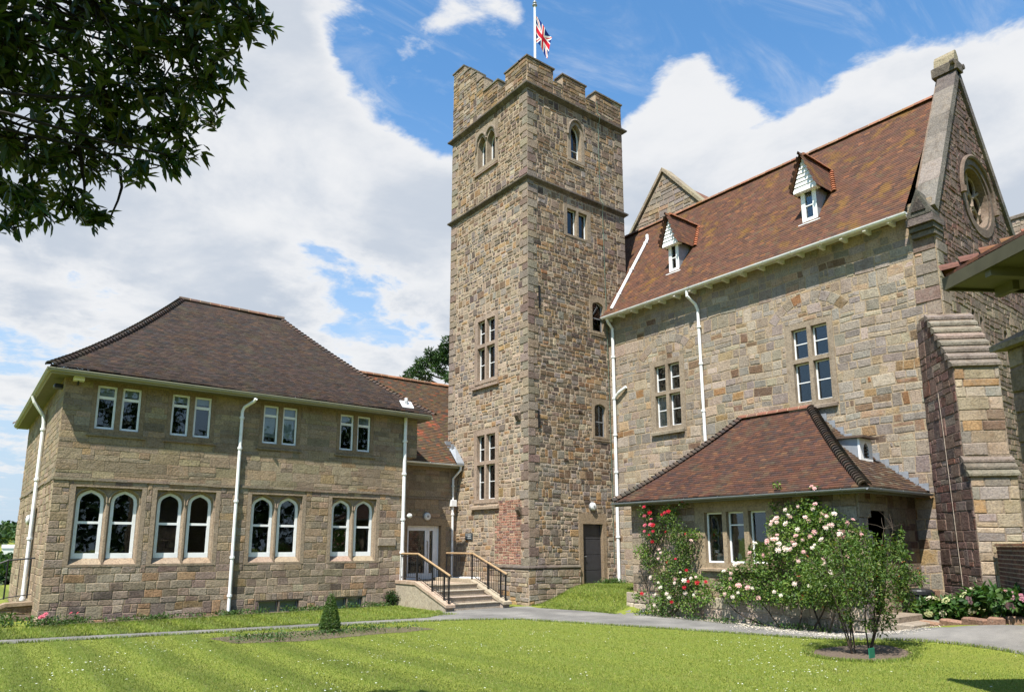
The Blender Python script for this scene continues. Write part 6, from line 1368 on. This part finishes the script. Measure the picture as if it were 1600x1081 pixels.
rose('large climbing rose smothered in pale pink and white blooms beside the lodge window', 'rose bush', (14.95, 8.9, 0), [((14.85, 8.9, 0), (15.0, 9.3, 1.5)), ((14.9, 8.6, 0), (14.9, 8.2, 1.8)), ((14.8, 9.3, 0), (14.9, 10.2, 1.0)), ((14.9, 8.4, 0), (15.1, 8.0, 2.5)), ((14.85, 9.6, 0), (14.8, 10.9, .8)), ((15.0, 9.3, 1.5), (15.1, 9.0, 2.6)), ((14.8, 8.2, 0), (14.8, 7.9, 1.2))], whb, 13500, G_ROSE, .066,
     [(70, B_PINK, lambda b: b[1] < 880 and b[0] > 1195), (16, B_WHITE, lambda b: b[1] > 840), (12, B_PINK, lambda b: b[0] < 1200)])
# small multi-stemmed tree in its own round bed on the lawn
yt = thing('young_tree', 'small multi stemmed tree with airy green leaves in a round bare bed on the lawn', 'tree', (tc[0], tc[1], 0))
m_ = MB(); tb = []
for k in range(8):
    g = -1 if k % 2 else 1; b0 = np.array([tc[0]+g*.13*RGT[0]+rng.normal()*.03, tc[1]+g*.13*RGT[1]+rng.normal()*.03, -.05]); sp_ = (.25+.55*rng.random())*g*(1 if rng.random() < .8 else -.4)
    e = np.array([tc[0]+sp_*RGT[0]+rng.normal()*.25, tc[1]+sp_*RGT[1]+rng.normal()*.25, rng.uniform(1.3, 2.2)])
    pts = limb(m_, b0, e, .017, .006, .035, 6, 6); tb.append(pts)
    for j in range(9):
        q = pts[rng.integers(2, 7)]; f = q+unit(np.array([rng.normal(), rng.normal(), rng.uniform(.4, 1.3)]))*rng.uniform(.18, .42); limb(m_, q, f, .006, .002, .06, 3, 4); tb.append([f])
m_.build('trunk', M['bark'], yt)
pxs = [(1270,885,24),(1300,865,28),(1330,850,22),(1365,860,30),(1395,855,22),(1410,865,14),(1285,910,30),(1320,900,36),(1360,895,38),(1395,895,28),(1425,900,20),(1300,935,26),(1340,930,30),(1380,930,30),(1415,935,20),(1265,900,18),(1355,975,12),(1385,965,18),(1325,965,16),(1350,832,14),(1405,920,18),(1440,905,8),(1255,935,10),(1375,985,10)]
cl = []
for (px, py, r) in pxs:
    d = ray(px, py); hd_ = math.hypot(tc[0], tc[1])+rng.uniform(-.5, .5); c = EYE+d*hd_/math.hypot(d[0], d[1]); cl.append((c, (r/FPX*12.4,)*3))
    limb_pts = min((p for pts in tb for p in pts), key=lambda p: np.linalg.norm(np.array(p)-c))
foliage('foliage', cl, 5600, .066, .027, [(4, (.075, .128, .026)), (3, (.11, .165, .034)), (2, (.05, .095, .022)), (.8, (.16, .18, .04)), (.12, (.22, .07, .02))], M['leaf'], yt, up=.8, shell=.15, cluster=.2)
m_ = MB(); m_.box(FW, tc[0]-.42, tc[0]-.24, tc[1]-.36, tc[1]-.345, .0, .16, (.02, .16, .09)); tgo = m_.build('plant_label', M['col'], None, (tc[0]-.35, tc[1]-.35, 0)); tag(tgo, 'small green plastic plant tag stuck in the bed of the young tree', 'plant tag')
# hydrangeas along the foot of the brick wall, each bush its own thing
def hydrangea(x, y, r, h, label, nf, meshes):
    z0 = float(ground_h(x, y)); t = thing('hydrangea_bush', label, 'shrub', (x, y, z0), 'hydrangeas at the foot of the brick wall')
    m = MB()
    for k in range(5): limb(m, (x+rng.normal()*.05, y+rng.normal()*.05, z0-.02), (x+rng.normal()*r*.4, y+rng.normal()*r*.4, z0+h*.7), .012, .005, .1, 3, 4)
    m.build('stems', M['bark'], t)
    cl = [((x+rng.uniform(-.5, .5)*r, y+rng.uniform(-.5, .5)*r, z0+h*rng.uniform(.35, .75)), (r*.55, r*.55, h*.32)) for k in range(5)]
    foliage('foliage', cl, 520, .14, .085, [(4, (.035, .085, .018)), (3, (.055, .12, .026)), (1, (.09, .15, .04))], M['leaf'], t, up=1.0, shell=.45)
    pts, ds = [], []
    for k in range(nf):
        c, rr_ = cl[k % 5]; d = unit(np.array([-.7, -.2, .9])+rng.normal(size=3)*.6); pts.append(np.array(c)+d*np.array(rr_)*1.0); ds.append(d)
    blooms(t, pts, ds, meshes, 'flower_head')
def umbel(col):
    m = MB()
    for k in range(26):
        a = random.uniform(0, 2*math.pi); r_ = .075*math.sqrt(random.random()); z = .03*(1-(r_/.075)**2); c = jit(col, .12); q = .018
        m.add([(r_*math.cos(a)-q, r_*math.sin(a)-q, z), (r_*math.cos(a)+q, r_*math.sin(a)-q, z+.004), (r_*math.cos(a)+q, r_*math.sin(a)+q, z), (r_*math.cos(a)-q, r_*math.sin(a)+q, z+.006)], [(0, 1, 2, 3)], c)
    o = m.build('flower_head', M['petal']); COL.objects.unlink(o); me = o.data; bpy.data.objects.remove(o); return me
U_GREEN = [umbel((.42, .44, .22)), umbel((.50, .44, .34))]; U_PINK = [umbel((.45, .20, .26)), umbel((.52, .30, .33))]
hyd = [((1470,955), .42, .55, 'leafy hydrangea with a few cream heads beside the black water butt', 6, U_GREEN), ((1498,955), .45, .62, 'hydrangea with pale green heads in front of the buttress foot', 9, U_GREEN), ((1525,960), .42, .62, 'hydrangea with cream heads under the left end of the brick wall', 8, U_GREEN), ((1556,968), .45, .66, 'hydrangea with bright pink heads under the brick wall', 8, U_PINK), ((1588,975), .42, .60, 'hydrangea with rosy pink heads at the right edge of the bed', 7, U_PINK)]
for (q, r, h, lb, nf, ms) in hyd:
    g0 = survey_ground(q[0], q[1]+10, .30); hydrangea(g0[0]+.3, g0[1]+.1, r, h, lb, nf, ms)
# stone edging of that bed and the black butt
ed = [((1440, 966), (1475, 972)), ((1475, 972), (1510, 978)), ((1510, 978), (1545, 983)), ((1545, 983), (1575, 985)), ((1575, 985), (1605, 986))]
for (a, b) in ed:
    P, Q = survey_ground(*a, .28), survey_ground(*b, .28); P = np.array([P[0], P[1]]); Q = np.array([Q[0], Q[1]]); L = np.linalg.norm(Q-P); d = (Q-P)/L; nn = np.array([-d[1], d[0]]); z = float(ground_h(*P)); m_ = MB()
    Fd = lambda u, v, w, P=P, d=d, nn=nn: (P[0]+d[0]*u+nn[0]*v, P[1]+d[1]*u+nn[1]*v, w); m_.box(Fd, .01, L-.01, -.10, .10, z-.1, z+.14, jit((.30, .20, .15), .2), .03)
    o = m_.build('edging_stone', M['darkstone'], None, (P[0], P[1], z)); tag(o, 'rough red brown edging stone along the front of the hydrangea bed', 'edging stone', 'edging stones of the hydrangea bed')
bq = survey_ground(1440, 965, .25); bx_, by_ = bq[0]+.55, bq[1]+.25; z0 = float(ground_h(bx_, by_)); wbt = thing('water_butt', 'black plastic water butt half hidden by leaves near the lodge step', 'water butt', (bx_, by_, z0))
m_ = MB(); m_.lathe((bx_, by_, z0), [(.25, 0), (.29, .05), (.31, .35), (.30, .66), (.33, .68), (.33, .74), (.29, .75)], 20); m_.build('barrel', M['pot'], wbt)
m_ = MB(); m_.lathe((bx_, by_, z0+.752), [(.30, 0), (.28, .03), (.06, .06), (0, .06)], 20); m_.build('lid', M['pot'], wbt)
gs = thing('shrub', 'low green shrub growing in front of the black water butt', 'shrub', (bx_-.35, by_-.1, z0)); m_ = MB(); limb(m_, (bx_-.35, by_-.1, z0-.03), (bx_-.3, by_, z0+.5), .015, .005, .1, 4, 5); m_.build('stems', M['bark'], gs)
foliage('foliage', [((bx_-.42, by_+.1, z0+.35), (.3, .35, .3)), ((bx_-.3, by_-.35, z0+.3), (.25, .3, .28)), ((bx_-.2, by_+.3, z0+.6), (.2, .25, .25))], 900, .085, .04, G_ROSE, M['leaf'], gs, up=.8, shell=.3)
gs = thing('climber', 'slender green climber rising against the shaded lodge side wall', 'climber', (16.75, 7.48, .4)); m_ = MB(); limb(m_, (16.75, 7.46, .3), (16.72, 7.50, 2.3), .012, .004, .04, 5, 5); m_.build('stem', M['bark'], gs)
foliage('foliage', [((16.72, 7.42, z), (.14, .10, .16)) for z in (1.0, 1.3, 1.6, 1.85, 2.1)], 260, .08, .045, G_ROSE, M['leaf'], gs, up=.8, shell=.2)
fq = survey_ground(612, 945); fe = thing('fern', 'small dark fern at the foot of the steps flank wall', 'fern', (fq[0]-.1, fq[1]-.25, 0)); n = 90; a_ = rng.uniform(0, 2*math.pi, n)
c0_ = np.array([fq[0]-.1, fq[1]-.25, .02]); foliage('fronds', [(tuple(c0_+np.array([.1*math.cos(k), .1*math.sin(k), .22])), (.22, .22, .22)) for k in range(4)], 340, .11, .03, G_DARK, M['leaf'], fe, up=.9, shell=.1)
# low planting (nobody could count it)
def strip(name, pts, N, h, L, pal, label=None, w=.18):
    P = np.array(pts, float); seg = np.linalg.norm(np.diff(P, axis=0), axis=1); c = np.concatenate([[0], np.cumsum(seg)]); s = rng.uniform(0, c[-1], N); i = np.clip(np.searchsorted(c, s)-1, 0, len(seg)-1); t = ((s-c[i])/seg[i])[:, None]
    q = P[i]+(P[i+1]-P[i])*t; den = .5+.5*np.sin(s*3.1)+.4*np.sin(s*7.3+1); keep = rng.random(N) < np.clip(den, .12, 1); q = q[keep]; n = len(q); q = q+rng.normal(size=(n, 2))*w
    z = ground_h(q[:, 0], q[:, 1])+rng.random(n)*h*(.5+.5*np.sin(s[keep]*5)**2); pos = np.column_stack([q, z]); ax = unit(rng.normal(size=(n, 3))+np.array([0, 0, .8])); nr = unit(rng.normal(size=(n, 3))*.6+np.array([0, 0, 1.0]))
    o = leaves(name, pos, ax, nr, L*rng.uniform(.6, 1.3, n), L*.5*rng.uniform(.6, 1.3, n), leaf_cols(n, pal), M['leaf']); tag(o, label, None, None, 'stuff'); return o
G_LOW = [(3, (.045, .095, .022)), (2, (.07, .13, .03)), (1, (.10, .13, .04))]
strip('ground_cover', [(1.7, 19.95), (4, 19.85), (6.3, 19.85), (8.6, 19.95), (10.8, 19.95)], 5200, .16, .06, G_LOW, w=.10)
strip('ground_cover', [(4.6, 14.6), (5.8, 14.35), (7.3, 14.6), (8.5, 14.25)], 2000, .12, .055, G_LOW, w=.26)
strip('ground_cover', [(.2, 20.6), (1.2, 20.2), (1.8, 19.85)], 1500, .30, .08, G_LOW, w=.22)
strip('ground_cover', [(14.7, 13.4), (14.75, 12.2), (14.75, 9.0), (14.9, 7.9)], 1500, .18, .06, G_LOW, w=.10)
strip('ground_cover', [(17.2, 17.2), (17.9, 17.0)], 600, .2, .07, G_LOW, w=.12)
# a few small pink flowers near the wing's corner
pt_ = thing('pink_flowers', 'small clump of pink flowers at the left corner of the wing', 'flowers', (2.0, 19.75, 0)); foliage('foliage', [((2.3, 19.75, .12), (.5, .15, .12))], 260, .06, .02, G_LOW, M['leaf'], pt_, up=.8)
blooms(pt_, [np.array([1.85+rng.uniform(0, .9), 19.72+rng.normal()*.06, .2+rng.uniform(0, .08)]) for k in range(5)], [unit(np.array([-.4, -.6, .8])+rng.normal(size=3)*.3) for k in range(5)], B_MAG, 'bloom')
# fallen petals along the lodge, daisies in the lawn
def flecks(name, P, r, col, lift=.012):
    n = len(P); a = rng.uniform(0, 2*math.pi, n); k = 6; ang = a[:, None]+np.arange(k)*2*math.pi/k; rr = r*rng.uniform(.6, 1.3, (n, 1))
    z = ground_h(P[:, 0], P[:, 1])[:, None]+lift+rng.uniform(0, .006, (n, k)); V = np.stack([P[:, :1]+rr*np.cos(ang), P[:, 1:2]+rr*np.sin(ang), z], 2).reshape(-1, 3)
    Fc = np.arange(n*k).reshape(n, k); o = tris_mesh(name, V, Fc, np.array(col)*(1+rng.uniform(-.06, .06, (n*k, 1))), M['petal']); tag(o, kind='stuff'); return o
N = 2600; s = rng.random(N); Pp = np.array([(14.95-.25*abs(rng.normal())*(.4+1.3*(t < .5)), 7.4+t*5.6) for t in s]); Pp = np.vstack([Pp, np.array([(rng.normal(15.3, .5), rng.normal(6.9, .3)) for k in range(350)])]); flecks('fallen_petals', Pp, .016, (.80, .72, .66))
N = 9000; P = np.column_stack([rng.uniform(0, 16, N), rng.uniform(2, 17, N)])
lawn_poly = [(-2, 16.6), (1.0, 16.7), (4.85, 16.05), (9.0, 15.45), (10.3, 14.95), (11.3, 14.35), (12.36, 11.5), (13.25, 8.9), (13.65, 7.5), (13.8, 6.3), (13.5, 4.6), (12.9, 2.6), (12, -1), (-2, -1)]
def inpoly(P, poly):
    r = np.zeros(len(P), bool); n = len(poly)
    for i in range(n):
        (x0, y0), (x1, y1) = poly[i-1], poly[i]; c = (y0 > P[:, 1]) != (y1 > P[:, 1])
        if y0 != y1: r ^= c & (P[:, 0] < (x1-x0)*(P[:, 1]-y0)/(y1-y0)+x0)
    return r
cn = np.sin(P[:, 0]*1.9+1)*np.sin(P[:, 1]*1.3+P[:, 0]*.6)+.6*np.sin(P[:, 0]*.7-P[:, 1]*.9); keep = inpoly(P, lawn_poly) & (rng.random(len(P)) < np.clip(.02+.42*cn, .015, .75)) & (np.hypot(P[:, 0]-tc[0], P[:, 1]-tc[1]) > 1.0)
flecks('daisies', P[keep], .0115, (.80, .80, .76), .035)
# grass blades over the near lawn and the ragged edges of the path
def blades(name, P, h, w, pal):
    n = len(P); z = ground_h(P[:, 0], P[:, 1]); a = rng.uniform(0, 2*math.pi, n); lean = rng.normal(size=(n, 2))*.45
    lean += np.outer(np.sign(np.sin(6.3*P[:, 0]+1.4)), [.06, .12]); hh = h*rng.uniform(.6, 1.3, n); ww = w*rng.uniform(.7, 1.3, n)
    b = np.column_stack([P, z-.004]); s = np.column_stack([np.cos(a)*ww, np.sin(a)*ww, np.zeros(n)]); tip = b+np.column_stack([lean*hh[:, None], hh]); mid = b+np.column_stack([lean*hh[:, None]*.3, hh*.55])
    V = np.stack([b-s, b+s, mid+s*.8, tip, mid-s*.8], 1).reshape(-1, 3); f = np.array([[0, 1, 2], [0, 2, 4], [4, 2, 3]]); Fc = (np.arange(n)[:, None, None]*5+f[None]).reshape(-1, 3)
    c = leaf_cols(n, pal, .25); dk = (np.sin(6.3*P[:, 0]+.9*np.sin(P[:, 1]*.7)) > -.1); c[dk] *= (1-.30*sstep(P[dk, 0], 9.5, 4.5))[:, None]; o = tris_mesh(name, V, Fc, np.repeat(c, 5, 0), M['grass']); tag(o, kind='stuff'); return o
G_GRASS = [(5, (.158, .215, .038)), (3, (.195, .248, .048)), (2, (.118, .175, .028)), (1.8, (.27, .285, .08)), (.5, (.37, .34, .17))]
N = 420000; u_ = rng.random(N); dist = 6.8+11.5*u_**1.15; ang = YAW+rng.uniform(-.66, .64, N); P = np.column_stack([dist*np.cos(ang), dist*np.sin(ang)]); keep = inpoly(P, lawn_poly) & (np.hypot(P[:, 0]-tc[0], P[:, 1]-tc[1]) > .85); P = P[keep]
blades('grass', P, .023, .0032, G_GRASS)
def along(pl, n, w): 
    pl = np.array(pl, float); seg = np.linalg.norm(np.diff(pl, axis=0), axis=1); c = np.concatenate([[0], np.cumsum(seg)]); s = rng.uniform(0, c[-1], n); i = np.clip(np.searchsorted(c, s)-1, 0, len(seg)-1); t = ((s-c[i])/seg[i])[:, None]; return pl[i]+(pl[i+1]-pl[i])*t+rng.normal(size=(n, 2))*w
blades('edge_grass', np.vstack([along(path_out[0:14], 12000, .035), along(path_out[26:32], 7000, .035), along([(14.38, 13.9), (14.42, 15.2), (14.02, 16.6)], 1500, .04), along([(1.8, 19.6), (6.2, 19.5), (11, 19.6)], 5000, .05), along([(14.3, 17.35), (16.4, 17.35)], 900, .03), along([(tc[0]+1.0*math.cos(a), tc[1]+.8*math.sin(a)) for a in np.linspace(0, 6.3, 24)], 3000, .05)]), .055, .005, G_GRASS)
N = 26000; P = np.column_stack([rng.uniform(14.4, 18.0, N), rng.uniform(14.1, 17.4, N)]); blades('bank_grass', P[P[:, 0] > 14.35+.02], .06, .005, G_GRASS)
N = 40000; P = np.column_stack([rng.uniform(-4, 11, N), rng.uniform(16.4, 19.6, N)]); kk = (P[:, 1] > 17.6-.0*P[:, 0]) | ((P[:, 0] > 1) & (P[:, 1] > 17.55-.155*(P[:, 0]-1))); blades('verge_grass', P[kk], .05, .005, G_GRASS)

# ================================================================== FAR THINGS
# old pine behind the link
pq_ = sight(712, 600, 62); pine = thing('pine_tree', 'tall dark pine tree showing behind the roof beside the tower', 'tree', (pq_[0], pq_[1], 0)); m_ = MB(); limb(m_, (pq_[0], pq_[1], 0), (pq_[0]+.4, pq_[1], 21), .5, .18, .02, 8, 9)
cl = []
for (px, py, r) in [(640,585,9),(652,580,12),(664,588,11),(660,568,12),(675,562,14),(690,560,13),(672,550,8),(686,552,9),(698,545,12),(700,532,8),(706,560,14),(690,580,9),(700,590,9),(720,540,20),(735,560,22),(715,585,14),(730,520,16),(745,590,20),(633,592,6),(648,600,9),(680,575,8)]:
    c = sight(px, py, 62+rng.uniform(-2, 2)); cl.append((c, (r/FPX*60, r/FPX*60, r/FPX*38))); limb(m_, (pq_[0]+.2, pq_[1], c[2]-rng.uniform(.5, 2)), c, .12, .04, .06, 4, 5)
m_.build('trunk', M['bark'], pine); foliage('crown', cl, 6200, .42, .10, [(3, (.030, .062, .022)), (2, (.045, .085, .028)), (1, (.06, .10, .03))], M['needle'], pine, up=.6, shell=.3, cluster=.2)
# wooded hill beyond the left end of the wing, a small white cottage on it
hv = []; 
nh = 40
HV = []; HF = []
for i in range(nh):
    a = R(60+i*3.2)
    for j, (rad, z) in enumerate(((160, -8), (260, -4), (330, 3.0+1.6*math.sin(i*.9)), (480, 6.0+2*math.sin(i*.6)), (900, 2))): HV.append((rad*math.cos(a), rad*math.sin(a), z))
for i in range(nh-1):
    for j in range(4): k = i*5+j; HF.append((k, k+1, k+6, k+5)[::-1])
hill = tris_mesh('hill', np.array(HV), np.array(HF), np.ones((len(HV), 3)), M['lawn']); tag(hill, kind='structure')
cl = []
for i in range(260):
    a = R(rng.uniform(74, 112)); rad = rng.uniform(250, 470); z = np.interp(rad, [160, 260, 330, 480], [-8, -4, 3, 6]); cl.append(((rad*math.cos(a), rad*math.sin(a), z+2.5), (rng.uniform(5, 9), rng.uniform(5, 9), rng.uniform(3.5, 6.0))))
wo = foliage('far_woodland', cl, 26000, 1.9, 1.5, [(3, (.030, .060, .020)), (2, (.045, .085, .025)), (1, (.06, .09, .03))], M['needle'], None, up=.8, shell=.6, cluster=.3); tag(wo, kind='stuff')
cw = sight(13, 857, 262); ct = thing('white_cottage', 'tiny white cottage among the trees on the far hillside', 'house', (cw[0], cw[1], cw[2]-2)); m_ = MB(); m_.box(FW, cw[0]-1.5, cw[0]+1.5, cw[1]-1.5, cw[1]+1.5, cw[2]-3, cw[2]+.2); m_.build('wall', M['white'], ct)
m_ = MB(); m_.prism(lambda u, v, w: (cw[0]+w, cw[1]+u, v), [(-1.7, cw[2]+.2), (1.7, cw[2]+.2), (0, cw[2]+1.2)], -1.7, 1.7, (.42, .42, .44)); m_.build('roof', M['col'], ct)
for (q, D, r, h, lb) in (((12, 905), 45, 2.6, 1.25, 'rounded dark green bush behind the iron railing at the far left'), ((-12, 900), 52, 4.0, 1.5, 'taller dark green bush at the left edge beyond the garden'), ((26, 885), 70, 3.0, 1.3, 'green bush far beyond the end of the stone wing')):
    c = sight(q[0], q[1], D); z0 = float(ground_h(c[0], c[1])); t = thing('bush', lb, 'bush', (c[0], c[1], z0)); m_ = MB(); limb(m_, (c[0], c[1], z0-.1), (c[0], c[1], z0+h*.6), .12, .04, .05, 4, 6); m_.build('stem', M['bark'], t)
    foliage('foliage', [((c[0]+rng.uniform(-.5, .5)*r, c[1]+rng.uniform(-.5, .5)*r, z0+h*rng.uniform(.25, .75)), (r*.6, r*.6, h*.3)) for k in range(9)], 4200, .30, .16, G_DARK+[(2, (.05, .10, .02))], M['leaf'], t, up=.8, shell=.4, cluster=.25)
# trees on the far side of the garden, behind the photographer (seen in the window glass)
cl = []
for i in range(30):
    a = R(-124+i*4.0); rad = rng.uniform(38, 50); hgt = rng.uniform(10, 17); cl.append(((rad*math.cos(a), rad*math.sin(a), hgt*.5), (4.0, 4.0, hgt*.55))); cl.append(((rad*math.cos(a)+rng.normal()*2, rad*math.sin(a)+rng.normal()*2, hgt*.95), (2.6, 2.6, 2.2)))
wo = foliage('garden_woodland', cl, 26000, .7, .5, G_DARK, M['needle'], None, up=.5, shell=.55, cluster=.2); tag(wo, kind='stuff')
